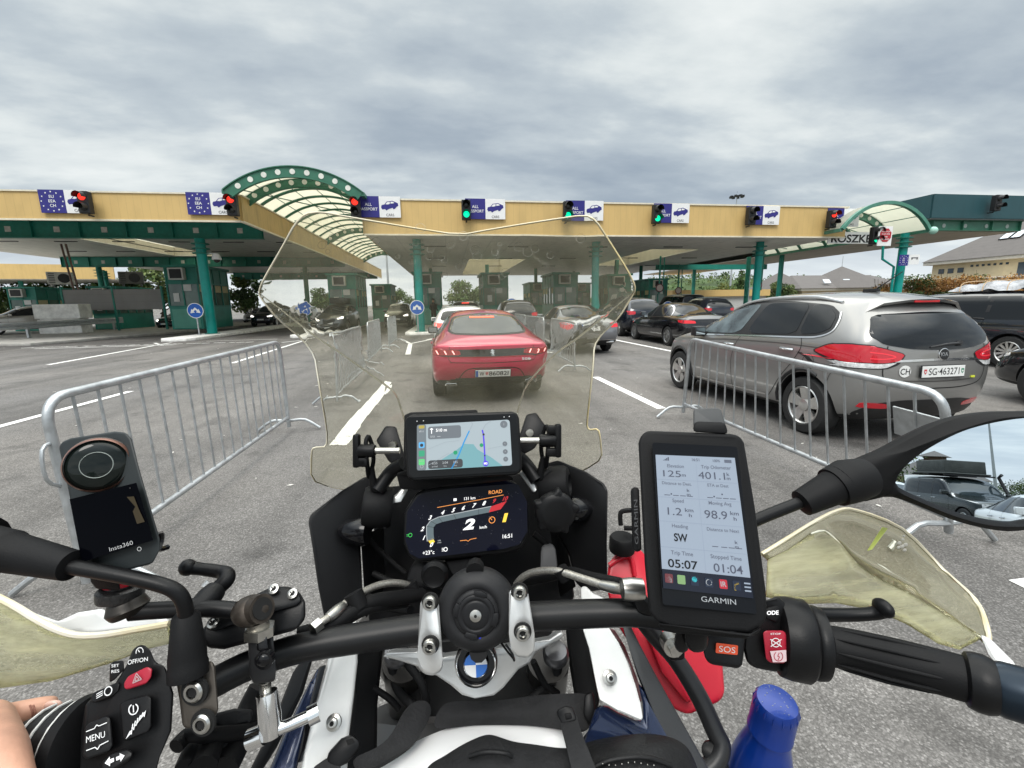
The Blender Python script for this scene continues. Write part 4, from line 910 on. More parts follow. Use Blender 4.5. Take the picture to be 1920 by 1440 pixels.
TYPES['saloon'] = dict(L=4.9, W=1.86, r=.335, wheels=(1.05, 3.95), bul0=.10, bul1=.16, spokes=5, twin=True, spw=.09, rings=[
    ((.14,.0,.06,.08,.14), .30, .92, 1.01, .80, .66), ((.28,.15,.18,.22,.28), .24, .95, 1.04, .89, .68), ((.80,.80,.80,.78,.72), .20, .96, 1.07, .925, .66), ((1.2,1.2,1.2,1.25,1.32), .19, .96, 1.27, .93, .60), ((1.75,1.75,1.75,1.75,1.75), .19, .955, 1.43, .93, .58), ((2.5,2.5,2.5,2.45,2.4), .19, .94, 1.45, .93, .585),
    ((3.1,3.1,3.1,3.0,2.9), .19, .92, 1.30, .925, .59), ((3.55,3.55,3.55,3.5,3.45), .19, .90, 1.0, .92, .67), ((4.25,4.25,4.25,4.2,4.2), .20, .82, .88, .89, .66), ((4.74,4.76,4.68,4.62,4.58), .24, .66, .74, .74, .56)])
TYPES['suv'] = dict(L=4.55, W=1.86, r=.36, wheels=(.93, 3.65), bul0=.10, bul1=.14, clad=.14, gap=.06, spokes=5, spw=.10, rings=[
    ((.16,.03,.06,.16,.40), .40, 1.10, 1.58, .78, .58), ((.32,.17,.2,.3,.5), .30, 1.13, 1.62, .88, .63), ((.8,.8,.8,.82,.88), .26, 1.13, 1.66, .93, .66), ((1.6,1.6,1.6,1.6,1.6), .25, 1.10, 1.68, .93, .665), ((2.3,2.3,2.3,2.25,2.2), .25, 1.08, 1.66, .93, .655),
    ((2.85,2.85,2.85,2.75,2.6), .25, 1.06, 1.53, .93, .62), ((3.2,3.2,3.2,3.15,3.05), .25, 1.04, 1.26, .925, .66), ((3.45,3.45,3.45,3.42,3.4), .25, 1.03, 1.11, .92, .70), ((4.0,4.0,4.0,3.98,3.95), .27, .97, 1.03, .89, .68), ((4.38,4.40,4.33,4.28,4.24), .32, .85, .93, .78, .60)])
TYPES['van'] = dict(L=5.0, W=1.94, r=.34, wheels=(1.0, 4.0), bul0=.04, bul1=.14, clad=.10, spokes=12, spw=.03, rings=[
    ((.08,.0,.02,.06,.10), .34, 1.12, 1.86, .88, .74), ((.22,.14,.14,.18,.24), .28, 1.14, 1.92, .94, .78), ((.9,.9,.9,.9,.9), .24, 1.14, 1.95, .97, .79), ((2.0,2.0,2.0,2.0,2.0), .23, 1.13, 1.96, .97, .79), ((3.1,3.1,3.1,3.05,3.0), .23, 1.11, 1.94, .97, .78),
    ((3.7,3.7,3.7,3.6,3.45), .23, 1.09, 1.80, .965, .74), ((4.15,4.15,4.15,4.1,4.0), .23, 1.06, 1.36, .96, .74), ((4.4,4.4,4.4,4.38,4.35), .24, 1.03, 1.14, .95, .74), ((4.72,4.72,4.7,4.68,4.66), .26, .95, 1.02, .90, .68), ((4.9,4.92,4.86,4.82,4.78), .30, .82, .90, .80, .60)])
# windows of each type: side glass outlines in (y,z), windscreen and rear glass in (x,z)
GLZ = {
 'mpv': dict(side=[(.66,1.17),(.72,1.33),(.95,1.40),(1.6,1.445),(2.2,1.43),(2.62,1.36),(3.02,1.14),(3.2,1.03),(3.05,1.01),(1.1,1.10)], ws=[(-.62,1.36),(-.74,1.04),(.74,1.04),(.62,1.36),(0,1.44)], rw=[(-.60,1.30),(-.72,1.12),(-.56,1.03),(0,1.0),(.56,1.03),(.72,1.12),(.60,1.30),(0,1.32)]),
 'fastback': dict(side=[(.95,.99),(1.35,1.20),(1.8,1.30),(2.5,1.31),(2.9,1.22),(3.35,.98),(3.2,.955),(1.5,.975)], ws=[(-.56,1.26),(-.72,.99),(.72,.99),(.56,1.26),(0,1.34)], rw=[(-.50,1.295),(-.575,1.06),(0,1.045),(.575,1.06),(.50,1.295),(0,1.34)]),
 'saloon': dict(side=[(1.0,1.02),(1.35,1.22),(1.75,1.35),(2.5,1.37),(2.9,1.28),(3.4,1.0),(3.3,.97),(1.4,1.0)], ws=[(-.57,1.33),(-.72,1.01),(.72,1.01),(.57,1.33),(0,1.41)], rw=[(-.52,1.33),(-.60,1.10),(0,1.07),(.60,1.10),(.52,1.33),(0,1.40)]),
 'suv': dict(side=[(.72,1.22),(.85,1.48),(1.3,1.56),(2.1,1.56),(2.6,1.47),(3.05,1.16),(3.15,1.09),(2.95,1.08),(1.0,1.15)], ws=[(-.62,1.46),(-.76,1.14),(.76,1.14),(.62,1.46),(0,1.56)], rw=[(-.58,1.50),(-.68,1.20),(0,1.14),(.68,1.20),(.58,1.50),(0,1.54)]),
 'van': dict(side=[(.25,1.20),(.25,1.78),(.5,1.82),(3.1,1.82),(3.55,1.70),(4.05,1.24),(4.1,1.14),(3.9,1.13),(.5,1.18)], ws=[(-.70,1.70),(-.80,1.16),(.80,1.16),(.70,1.70),(0,1.80)], rw=[(-.68,1.76),(-.74,1.20),(0,1.18),(.74,1.20),(.68,1.76),(0,1.80)])}
PILL = {'mpv': [(1.06,1.09,1.10,1.41),(1.98,1.04,1.86,1.44)], 'fastback': [(1.55,.98,1.6,1.29),(2.35,.96,2.25,1.32)], 'saloon': [(1.45,1.0,1.55,1.31),(2.4,.98,2.32,1.37)], 'suv': [(1.18,1.15,1.22,1.54),(2.02,1.11,1.98,1.56)], 'van': [(1.5,1.17,1.5,1.83),(2.9,1.14,2.85,1.83)]}
LMP = {'mpv': ([(-.80,1.05),(-.60,.95),(-.66,.88),(-.84,.90)], [(-.70,.72),(-.50,.60),(-.45,.66),(-.66,.84)]), 'fastback': ([(-.84,.92),(-.84,.80),(-.48,.80),(-.46,.90)], [(-.76,.62),(-.45,.58),(-.42,.64),(-.72,.74)]),
       'saloon': ([(-.84,.94),(-.82,.78),(-.50,.80),(-.48,.92)], [(-.78,.64),(-.48,.58),(-.44,.68),(-.74,.76)]), 'suv': ([(-.84,1.14),(-.80,.96),(-.52,.98),(-.50,1.10)], [(-.80,.80),(-.50,.78),(-.48,.86),(-.78,.93)]), 'van': ([(-.88,1.30),(-.88,.85),(-.76,.85),(-.76,1.28)], [(-.84,.80),(-.52,.76),(-.50,.88),(-.80,.96)])}
def basic_car(S, tname, root, m, glass=GLASS_D, lit=False, plate_txt='', mirrors=True, trim=None, tail=True, zk=1.0):
    c = Car(S, root, m); g = GLZ[tname] if zk == 1 else {a: [(u, v*(zk+.04 if v < 1.3 else zk)) for u, v in b] for a, b in GLZ[tname].items()}
    c.both(g['side'], 'side_window', glass); c.decal(g['ws'], 'F', 'windscreen', GLASS_M, off=.005); c.decal(g['rw'], 'B', 'rear_window', glass, off=.005)
    for y0, z0, y1, z1 in PILL[tname]:
        for md in 'LR': c.seam([(y0,z0),(y1,z1)], md, .07, TRIMB, 'pillar', .006)
    for md in 'LR':
        (a, b), (e, f) = [(p[0], p[2]) for p in PILL[tname]]
        for yy, z0 in ((PILL[tname][0][0]-.02, PILL[tname][0][1]), (PILL[tname][1][0], PILL[tname][1][1]), (g['side'][-3][0]-.05, g['side'][-3][1])): c.seam([(yy, z0-.02), (yy+.05, z0-.3), (yy+.03, S['rings'][3][1]+.08)], md, .007)
    rl, hl = LMP[tname]
    for k in (1, -1):
        if tail: c.decal([(k*a, b) for a, b in rl], 'B', 'tail_light', REDL)
        c.decal([(k*a, b) for a, b in hl], 'F', 'headlight', LAMPW if lit else CLEARL)
    zb = hl[0][1]; c.decal([(-.40,zb+.02),(.40,zb+.02),(.36,zb-.16),(-.36,zb-.16)], 'F', 'grille', TRIMB, off=.005)
    c.decal([(-.6,zb-.24),(.6,zb-.24),(.5,zb-.38),(-.5,zb-.38)], 'F', 'lower_intake', TRIMB, off=.004)
    c.plate(zb-.22, plate_txt, 'F')
    if mirrors: c.mirror(g['side'][-3][0]-.12, g['side'][-3][1]+.02, m if tname != 'van' else TRIMB)
    for yy in (PILL[tname][0][0]+.12, PILL[tname][1][0]+.13): c.handle(yy, PILL[tname][0][1]-.14, CHROME if trim is None else trim)
    return c
# ---- the grey MPV on the right, seen close
KGREY = mat('grey_metallic_paint', (.255,.25,.24), .30, .42, coat=1.0)
t = thing('family_car', 'grey metallic MPV with tinted windows standing behind the right steel barrier', 'car', (4.755, 3.42, 0), R(-.3)); t.scale = (.96, 1, 1)
S = TYPES['mpv']; ym = lambda y: y if y > .9 else .20+y*.7/.9
S = dict(S); S['ymap'] = ym; S['rings'] = [(tuple(ym(y) for y in r[0]), *r[1:]) for r in S['rings']]; S['bul0'] = .10; k = Car(S, t, KGREY, 3)
k.both([(.60,1.155),(.645,1.345),(.86,1.435),(1.5,1.485),(2.15,1.472),(2.60,1.395),(3.05,1.14),(3.32,1.0),(3.05,.985),(2.0,1.04),(1.1,1.075),(.78,1.11)], 'window_surround', TRIMB, off=.003)
for poly, m in (([(3.02,1.015),(2.12,1.055),(1.96,1.44),(2.2,1.435),(2.55,1.36),(2.86,1.18)], mat('front_side_glass', (.07,.09,.095), .04, spec=.8, coat=.2, var=.7, vscale=3.5)), ([(1.97,1.065),(1.12,1.105),(1.14,1.445),(1.5,1.46),(1.84,1.45)], GLASS_D), ([(1.07,1.11),(.80,1.135),(.66,1.19),(.68,1.315),(.84,1.405),(1.10,1.44)], GLASS_D)):
    k.both(poly, 'side_window', m, off=.007, rnd_=2)
for md in 'LR':
    k.seam([(3.30,.975),(3.0,.985),(2.0,1.035),(1.05,1.078),(.76,1.105),(.61,1.165),(.60,1.27),(.655,1.36)], md, .017, CHROME, 'window_trim', .008)
    k.seam([(2.06,1.03),(2.14,.90),(2.20,.70),(2.18,.45),(2.16,.29)], md); k.seam([(1.02,1.08),(.99,.96),(1.10,.78),(1.25,.60),(1.40,.38),(1.50,.29)], md); k.seam([(3.22,.96),(3.16,.80),(3.12,.55),(3.18,.30)], md)
    k.seam([(.60,.985),(1.4,.99),(2.4,.955),(3.1,.90)], md, .012, mat('crease_shade', (.12,.115,.11), .35, .5), 'crease_line'); k.seam([(1.5,.33),(2.3,.315),(3.1,.30)], md, .02, CHROME, 'sill_trim')
    k.seam([(.10+.09*math.cos(a)+.75, .82+.09*math.sin(a)) for a in [i*math.pi/8 for i in range(17)]], md, .006)
    k.seam([(.52,.98),(.46,.80),(.50,.70),(.55,.58)], md, .007)
    # roof rail
    rr = []
    for yy in (.75,1.1,1.5,1.9,2.3,2.6):
        h, n = k.hit(.60 if md == 'R' else -.60, yy, 'T'); rr.append(h+V((0,0,.028 if .8 < yy < 2.5 else .004)))
    mb = MB(); mb.tube(smooth_path(rr, 4), .019, 8); obj('roof_rail', mb, ALU, t)
    k.decal([(-.12+.89+.0,0),(0,0)], md, 'x', TRIMB) if False else None
# wheel-arch lips
for y in S['wheels']:
    for sx, md in ((-1,'L'), (1,'R')):
        pts = []
        for i in range(15):
            a = math.pi*(-.02+1.04*i/14); h, n = k.hit(y+.41*math.cos(a), .325+.41*math.sin(a), md)
            if h is not None: pts.append(h)
        if len(pts) > 4:
            mb = MB(); mb.tube(pts, .022, 6); obj('arch_lip', mb, TRIMB, t)
k.decal([(-.58,1.335),(-.70,1.14),(-.60,1.055),(-.35,1.01),(0,.995),(.35,1.01),(.60,1.055),(.70,1.14),(.58,1.335),(0,1.36)], 'B', 'rear_window', GLASS_D, off=.006)
# spoiler over the rear window
sp = []
for x in (-.66,-.45,-.2,0,.2,.45,.66):
    h, n = k.hit(x, .62, 'T'); z0 = h.z+.006; sp.append((x, z0, ym(.28+.20*(abs(x)/.66)**2.2)))
mb = MB(); mb.quads([[V((x, ym(.66), z)) for x, z, y in sp], [V((x, y+.02, z-.045)) for x, z, y in sp], [V((x, y-.03, z-.06)) for x, z, y in sp], [V((x, y-.01, z-.085)) for x, z, y in sp]])
spo = obj('roof_spoiler', mb, KGREY, t, 60); mb = MB(); mb.quads([[V((x, y+.012, z-.088)) for x, z, y in sp], [V((x, y+.16, z-.125)) for x, z, y in sp]]); obj('spoiler_underside', mb, TRIMB, spo, 60)
mb = MB(); mb.box((.0, ym(.28)-.012, sp[3][1]-.083), (.30,.014,.022)); obj('high_brake_light', mb, REDL, spo, 0, bevel=.004)
# lamps wrapping round the corner: side patch plus rear patch
for sx, md in ((-1,'L'), (1,'R')):
    e = k.decal([(.82,.955),(.58,1.045),(.30,1.062),(.10,1.05),(.10,.815),(.34,.815),(.52,.865)], md, 'lamp_surround', TRIMB, off=.004, res=.035)
    tl = k.decal([(.79,.955),(.56,1.035),(.30,1.05),(.10,1.04),(.10,.885),(.30,.872),(.50,.895)], md, 'tail_light', REDL, e, off=.007, res=.035)
    k.decal([(.46,.885),(.30,.862),(.10,.875),(.10,.825),(.34,.825)], md, 'reversing_lamp', CLEARL, e, off=.009, res=.03)
    e2 = k.decal([(sx*.90,1.055),(sx*.66,1.04),(sx*.395,.962),(sx*.46,.86),(sx*.58,.815),(sx*.90,.815)], 'B', 'lamp_surround', TRIMB, off=.004, res=.04)
    k.decal([(sx*.90,1.045),(sx*.66,1.03),(sx*.41,.96),(sx*.46,.895),(sx*.60,.875),(sx*.90,.885)], 'B', 'tail_light', REDL, e2, off=.007, res=.04)
    k.decal([(sx*.475,.882),(sx*.62,.866),(sx*.90,.875),(sx*.90,.825),(sx*.59,.825)], 'B', 'reversing_lamp', CLEARL, e2, off=.009, res=.03)
    k.seam([(sx*.72,.98),(sx*.60,.965),(sx*.50,.935),(sx*.60,.915),(sx*.72,.92)], 'B', .012, mat('lamp_inner', (.75,.04,.06), .15, emis=(1,.05,.06), estr=.12), 'lamp_inner', .0085)
    k.decal([(sx*.74,.42),(sx*.46,.405),(sx*.44,.44),(sx*.50,.465),(sx*.72,.475)], 'B', 'reflector', REDL, off=.006, res=.03)
    k.decal([(sx*.70,.74),(sx*.50,.62),(sx*.42,.66),(sx*.62,.80),(sx*.82,.86)], 'F', 'headlight', CLEARL)
k.decal([(.0+.75,.35),(.0+.62,.46),(.35,.50),(0,.50),(-.35,.50),(-.62,.46),(-.75,.35),(-.62,.24),(0,.22),(.62,.24)], 'B', 'lower_bumper', TRIMB, off=.004)
for pts in ([(-.57,1.04),(-.60,.90),(-.60,.75),(-.52,.66),(-.3,.625),(0,.62),(.3,.625),(.52,.66),(.60,.75),(.60,.90),(.57,1.04)],): k.seam(pts, 'B', .010)
k.seam([(-.50,.895),(0,.905),(.50,.895)], 'B', .022, CHROME, 'tailgate_trim', .006)
k.seam([(-.40,.70),(0,.69),(.40,.70)], 'B', .012, mat('crease_shade', (.12,.115,.11), .35, .5), 'crease_line')
fr, c, n, ri, up = k.plate(.79, '', 'B', .50, .11, -.0, band=False)
mb = MB(); put_text(mb, 'SG\u00b7463271', c+n*.0078+ri*.005, ri, up, .066, .36, bold=.004); obj('lettering', mb, TRIMB, fr, 0, recalc=False)
for dx, cc in ((-.215,(.5,.02,.03)), (.222,(.03,.22,.12))):
    mb = MB(); q = c+n*.0074+ri*dx; mb.prism([q+ri*a+up*b for a, b in ((-.016,.024),(.016,.024),(.016,-.006),(0,-.026),(-.016,-.006))], n*.001); sh = obj('shield', mb, mat('shield%d' % int(dx > 0), cc, .5), fr, 0)
    mb = MB(); mb.box(q+n*.0016, (.022,.001,.007), Matrix((ri,n,up)).transposed()); mb.box(q+n*.0017, (.007,.001,.022), Matrix((ri,n,up)).transposed()); obj('cross', mb, PLATEW, sh, 0)
p, n2 = k.hit(-.40, .795, 'B'); n2 = V((n2.x,n2.y,0)).normalized(); r2 = V((0,0,1)).cross(-n2).normalized()*-1; r2 = r2 if r2.x > 0 else -r2; mb = MB(); q = p+n2*.008
mb.lathe(q, n2, [(.058,-.006),(.058,.0)], 26); st = obj('country_sticker', mb, PLATEW, t)
mb = MB(); put_text(mb, 'CH', q+n2*.0015, r2, V((0,0,1)), .058, .095, bold=.012); obj('lettering', mb, TRIMB, st, 0, recalc=False)
p, n2 = k.hit(0, .955, 'B'); mb = MB(); mb.lathe(p-n2*.002, n2, [(.062,0),(.060,.012),(.05,.014)], 30); bd = obj('badge', mb, CHROME, t); bd.scale = (1,1,1)
mb = MB(); mb.cyl(p+n2*.0122, p+n2*.0135, .053, 30); bf = obj('badge_field', mb, TRIMB, bd)
mb = MB(); ux = V((1,0,0)); uz = n2.cross(ux); uz = uz if uz.z > 0 else -uz; put_text(mb, 'KIA', p+n2*.0150, ux, uz, .036, .085, bold=.03); obj('lettering', mb, CHROME, bf, 0, recalc=False)
p, n2 = k.hit(.18, 1.055, 'B'); mb = MB(); mb.tube([p+n2*.02, p+n2*.03+V((-.18,0,-.01)), p+n2*.025+V((-.34,.01,-.035))], [.014,.012,.008], 8); mb.cyl(p, p+n2*.03, .025, 12); obj('rear_wiper', mb, TRIMB, t)
h, n2 = k.hit(-.05, .95, 'T'); mb = MB(); mb.prism([h+V(q) for q in ((-.03,.10,0),(.03,.10,0),(.03,-.06,0),(-.03,-.06,0))], (0,0,.035)); mb.tube([h+V((0,-.03,.03)), h+V((.0,-.30,.20))], [.008,.005], 6); obj('roof_antenna', mb, TRIMB, t, bevel=.008)
k.mirror(2.98, 1.0, TRIMB, (.19,.13,.15)); k.handle(2.28, .905, CHROME); k.handle(1.20, .935, CHROME)
k.decal([(-.72,1.06),(-.60,1.38),(0,1.47),(.60,1.38),(.72,1.06),(0,1.05)], 'F', 'windscreen', GLASS_M); k.decal([(-.45,.70),(.45,.70),(.38,.60),(-.38,.60)], 'F', 'grille', TRIMB); k.plate(.45, 'SG 463271', 'F', band=False)
p, n2 = k.hit(.42, .72, 'B'); mb = MB(); mb.box(p+n2*.006, (.045,.01,.02)); obj('small_badge', mb, mat('lime_badge', (.6,.65,.05), .5), t, 0)
# ---- the red saloon straight ahead
CRED = mat('cherry_red_paint', (.42,.011,.055), .28, .35, coat=1.0)
t = thing('red_saloon', 'cherry red fastback saloon waiting straight ahead behind the windscreen', 'car', (.62, 6.42, 0), 0)
S = TYPES['fastback']; c = Car(S, t, CRED, 3)
c.both([(.85,.985),(1.3,1.21),(1.8,1.315),(2.5,1.325),(2.95,1.23),(3.42,.975),(3.2,.945),(1.5,.96)], 'window_surround', TRIMB, off=.003)
for poly in ([(.98,1.0),(1.33,1.19),(1.5,1.235),(1.45,.98)], [(1.5,.98),(1.55,1.25),(1.8,1.295),(2.2,1.305),(2.3,.97)], [(2.36,.97),(2.27,1.305),(2.55,1.295),(2.92,1.21),(3.3,.985),(3.18,.955)]): c.both(poly, 'side_window', GLASS_D, off=.007, rnd_=1)
for md in 'LR':
    c.seam([(.9,.97),(1.5,.95),(3.2,.935)], md, .014, CHROME, 'window_trim', .007); c.seam([(1.4,.94),(1.3,.75),(1.4,.4)], md); c.seam([(2.33,.93),(2.36,.6),(2.33,.28)], md)
c.decal([(-.56,1.30),(-.66,1.05),(0,1.035),(.66,1.05),(.56,1.30),(0,1.36)], 'B', 'rear_window_surround', TRIMB, off=.003); rw = c.decal([(-.53,1.285),(-.62,1.065),(0,1.05),(.62,1.065),(.53,1.285),(0,1.34)], 'B', 'rear_window', mat('rear_glass_grey', (.10,.10,.095), .06, spec=.9, coat=.4, var=.25, vscale=2), off=.007)
p, n2 = c.hit(-.06, 1.275, 'B'); c.decal([(-.26,1.292),(.16,1.292),(.16,1.270),(-.26,1.270)], 'B', 'high_brake_light', mat('brake_orange_lit', (.8,.1,.05), .3, emis=(1,.16,.07), estr=1.0), off=.012, rnd_=0)
c.decal([(-.86,.86),(-.84,.76),(0,.745),(.84,.76),(.86,.86),(0,.855)], 'B', 'lamp_band', mat('lamp_band_black', (.010,.008,.009), .08, coat=.8), off=.004)
for sx in (-1, 1):
    tl = c.decal([(sx*.90,.86),(sx*.87,.775),(sx*.46,.775),(sx*.48,.85)], 'B', 'tail_light', REDK, off=.007, res=.04)
    c.decal([(.34,.87),(.05,.88),(.0,.77),(.20,.775)], 'L' if sx < 0 else 'R', 'tail_light', REDK, off=.006, res=.04)
    for i in range(3):
        x = .56+.115*i; c.decal([(sx*(x+.014),.842),(sx*(x+.032),.842),(sx*(x+.004),.788),(sx*(x-.014),.788)], 'B', 'lamp_claw', CLAW, tl, off=.010, res=.03, rnd_=0)
    for i in range(8):
        x = .50+.045*i; c.seam([(sx*(x+.01),.84),(sx*(x-.012),.79)], 'B', .006, mat('lamp_rib', (.25,.0,.005), .2), 'lamp_rib', .0085)
    mb = MB(); p, n2 = c.hit(sx*.62, .33, 'B'); mb.box(p+V((0,.0,-.01)), (.17,.06,.045)); e = obj('exhaust_trim', mb, CHROME, t, 0, bevel=.015); mb = MB(); mb.box(p+V((0,-.031,-.01)), (.15,.006,.028)); obj('exhaust_opening', mb, SEAM, e, 0, bevel=.006)
    c.decal([(sx*.72,.62),(sx*.45,.60),(sx*.42,.66),(sx*.70,.72)], 'F', 'headlight', CLEARL)
    c.seam([(sx*.62,.90),(sx*.645,.74),(sx*.60,.665)], 'B', .008)
c.decal([(-.82,.40),(-.4,.385),(-.30,.36),(.30,.36),(.4,.385),(.82,.40),(.78,.29),(0,.26),(-.78,.29)], 'B', 'lower_bumper', TRIMB, off=.005)
c.seam([(-.62,.67),(0,.655),(.62,.67)], 'B', .010); c.seam([(-.80,.745),(0,.735),(.80,.745)], 'B', .012, mat('lamp_rib', (.25,.0,.005), .2), 'crease_line'); c.seam([(-.50,.42),(-.36,.565),(0,.58),(.36,.565),(.50,.42)], 'B', .012)
fr, pc, n, ri, up = c.plate(.505, '', 'B', .52, .12)
mb = MB(); put_text(mb, 'W', pc+n*.0078-ri*.165, ri, up, .074, .07, bold=.015); put_text(mb, '86082I', pc+n*.0078+ri*.085, ri, up, .074, .29, bold=.015); obj('lettering', mb, TRIMB, fr, 0, recalc=False)
mb = MB(); q = pc+n*.0078-ri*.09; mb.prism([q+ri*a+up*b for a, b in ((-.022,.03),(.022,.03),(.022,-.005),(0,-.032),(-.022,-.005))], n*.001); obj('crest', mb, mat('crest_red', (.6,.2,.2), .6, var=.4, vscale=60), fr, 0)
p, n2 = c.hit(0, .805, 'B'); mb = MB(); uz = n2.cross(V((1,0,0))); uz = uz if uz.z > 0 else -uz; q = p+n2*.012
LION = [(-.4,-1),(-.1,-.95),(-.15,-.5),(.1,-.35),(.35,-1),(.6,-.95),(.4,-.2),(.75,.1),(.55,.25),(.3,.1),(.35,.35),(.7,.6),(.5,.7),(.15,.5),(.3,.85),(-.1,1),(-.5,.8),(-.7,.45),(-.45,.4),(-.4,.15),(-.85,.1),(-.8,-.1),(-.3,-.15),(-.35,-.5)]
mb.prism([q+V((1,0,0))*a*.04+uz*b*.05 for a, b in LION], n2*.006); obj('badge', mb, CHROME, t, 0)
p, n2 = c.hit(.50, .70, 'B'); mb = MB(); put_text(mb, '508', p+n2*.008, (1,0,0), uz, .035, .13, bold=.01); obj('model_lettering', mb, CHROME, t, 0, recalc=False)
c.mirror(3.0, .95, TRIMB, (.20,.13,.13)); c.handle(1.55, .84, CRED); c.handle(2.5, .83, CRED); c.decal(GLZ['fastback']['ws'], 'F', 'windscreen', GLASS_M); c.decal([(-.40,.62),(.40,.62),(.36,.46),(-.36,.46)], 'F', 'grille', TRIMB); c.plate(.42, '', 'F')
p, n2 = c.hit(-.86, .82, 'B')
# ---- the other vehicles
PB = mat('black_car_paint', (.008,.008,.010), .15, .1, coat=1.0); PSIL = mat('silver_grey_paint', (.22,.225,.24), .28, .5, coat=1.0); PWH = mat('white_car_paint', (.72,.72,.71), .3, coat=1.0); PGR = mat('mid_grey_paint', (.16,.165,.17), .28, .45, coat=1.0); PSAND = mat('warm_silver_paint', (.42,.40,.36), .3, .4, coat=1.0); PDK = mat('dark_blue_paint', (.010,.014,.024), .18, .2, coat=1.0); PBR = mat('dark_red_paint', (.16,.015,.02), .25, .3, coat=1.0)
def other(tname, m, x, y, rz, label, name, **k):
    S = dict(TYPES[tname]); S.update(k.pop('S', {})); t = thing(name, label, 'car' if tname != 'van' else 'van', (x, y, 0), R(rz)); c = basic_car(S, tname, t, m, **k); return t, c
def shift(t, tname):     # turn about the rear bumper: keep the given point at the front bumper instead
    L = TYPES[tname]['L']; a = t.rotation_euler.z; t.location = t.location - V((-math.sin(a)*L, math.cos(a)*L, 0)); return t
t, c = other('saloon', PSIL, 4.08, 12.25, 0, 'silver grey saloon with lit tail lights beside the black coupe', 'silver_saloon', tail=False)
for sx in (-1, 1):
    c.decal([(sx*.86,.95),(sx*.86,.80),(sx*.56,.78),(sx*.60,.93)], 'B', 'tail_light', mat('tail_half_lit', (.5,.02,.03), .15, emis=(1,.05,.06), estr=.35), off=.006); c.decal([(.3,.95),(.02,.93),(.02,.80),(.24,.84)], 'L' if sx < 0 else 'R', 'tail_light', REDL, off=.005)
    mb = MB(); p, n2 = c.hit(sx*.60, .36, 'B'); mb.box(p, (.24,.05,.06)); obj('exhaust_trim', mb, CHROME, t, 0, bevel=.02)
c.decal([(-.8,.42),(.8,.42),(.75,.28),(-.75,.28)], 'B', 'lower_bumper', TRIMB); c.seam([(-.78,.43),(0,.42),(.78,.43)], 'B', .02, CHROME, 'bumper_trim'); c.plate(.77, 'BG 1784', 'B'); c.seam([(-.5,.89),(.5,.89)], 'B', .02, CHROME, 'boot_trim', .006); c.decal([(-.42,.86),(.42,.86),(.38,.62),(-.38,.62)], 'B', 'plate_recess', mat('dark_recess', (.05,.05,.055), .4), off=.003)
t, c = other('saloon', PB, 8.25, 13.05, -1.5, 'black coupe with dark multi spoke wheels ahead of the grey MPV', 'black_coupe', S=dict(spokes=10, rim=mat('alloy_grey', (.3,.3,.3), .3, .8), spw=.05), trim=PB, tail=False)
for sx in (-1, 1):
    c.decal([(sx*.88,.90),(sx*.86,.80),(sx*.46,.80),(sx*.50,.88)], 'B', 'tail_light', mat('tail_half_lit', (.5,.02,.03), .15, emis=(1,.05,.06), estr=.35), off=.006); c.decal([(.4,.90),(.02,.90),(.02,.80),(.34,.83)], 'L' if sx < 0 else 'R', 'tail_light', REDL, off=.005)
for md in 'LR': c.seam([(.98,1.0),(1.33,1.24),(1.75,1.375),(2.5,1.39),(2.95,1.28),(3.45,.98),(1.4,.98),(.98,1.0)], md, .02, CHROME, 'window_trim', .007)
c.plate(.6, '', 'B')
other('suv', PB, 3.2, 19.5, 0, 'black estate with a chrome tail strip beyond the silver saloon', 'black_estate', plate_txt='')
t, c = other('fastback', PBR, 7.9, 22.6, 0, 'dark red car with a lit tail light between the saloon and the coupe', 'dark_red_car', tail=False)
for sx in (-1, 1): c.decal([(sx*.86,.92),(sx*.84,.78),(sx*.5,.8),(sx*.5,.9)], 'B', 'tail_light', REDLIT)
other('suv', PDK, 8.4, 17.9, 0, 'dark car just ahead of the black coupe', 'dark_hatchback')
t, c = other('van', PB, 16.2, 27.5, -3, 'black panel van beyond the black coupe', 'black_panel_van')
c.plate(.62, '', 'B')
other('suv', PDK, 14.4, 21.8, -4, 'dark car in front of the grey MPV bonnet', 'dark_crossover')
t, c = other('suv', PWH, .42, 13.4, 0, 'white crossover ahead of the red saloon', 'white_crossover', tail=False); t.scale = (1,1,.87)
for sx in (-1, 1): c.decal([(sx*.86,1.12),(sx*.84,.96),(sx*.60,.96),(sx*.58,1.1)], 'B', 'tail_light', REDLIT)
t, c = other('suv', PB, .95, 24.0, 0, 'dark SUV with lit high brake light beyond the white crossover', 'dark_suv'); c.decal([(-.2,1.60),(.2,1.60),(.2,1.57),(-.2,1.57)], 'B', 'high_brake_light', REDLIT, off=.02, rnd_=0)
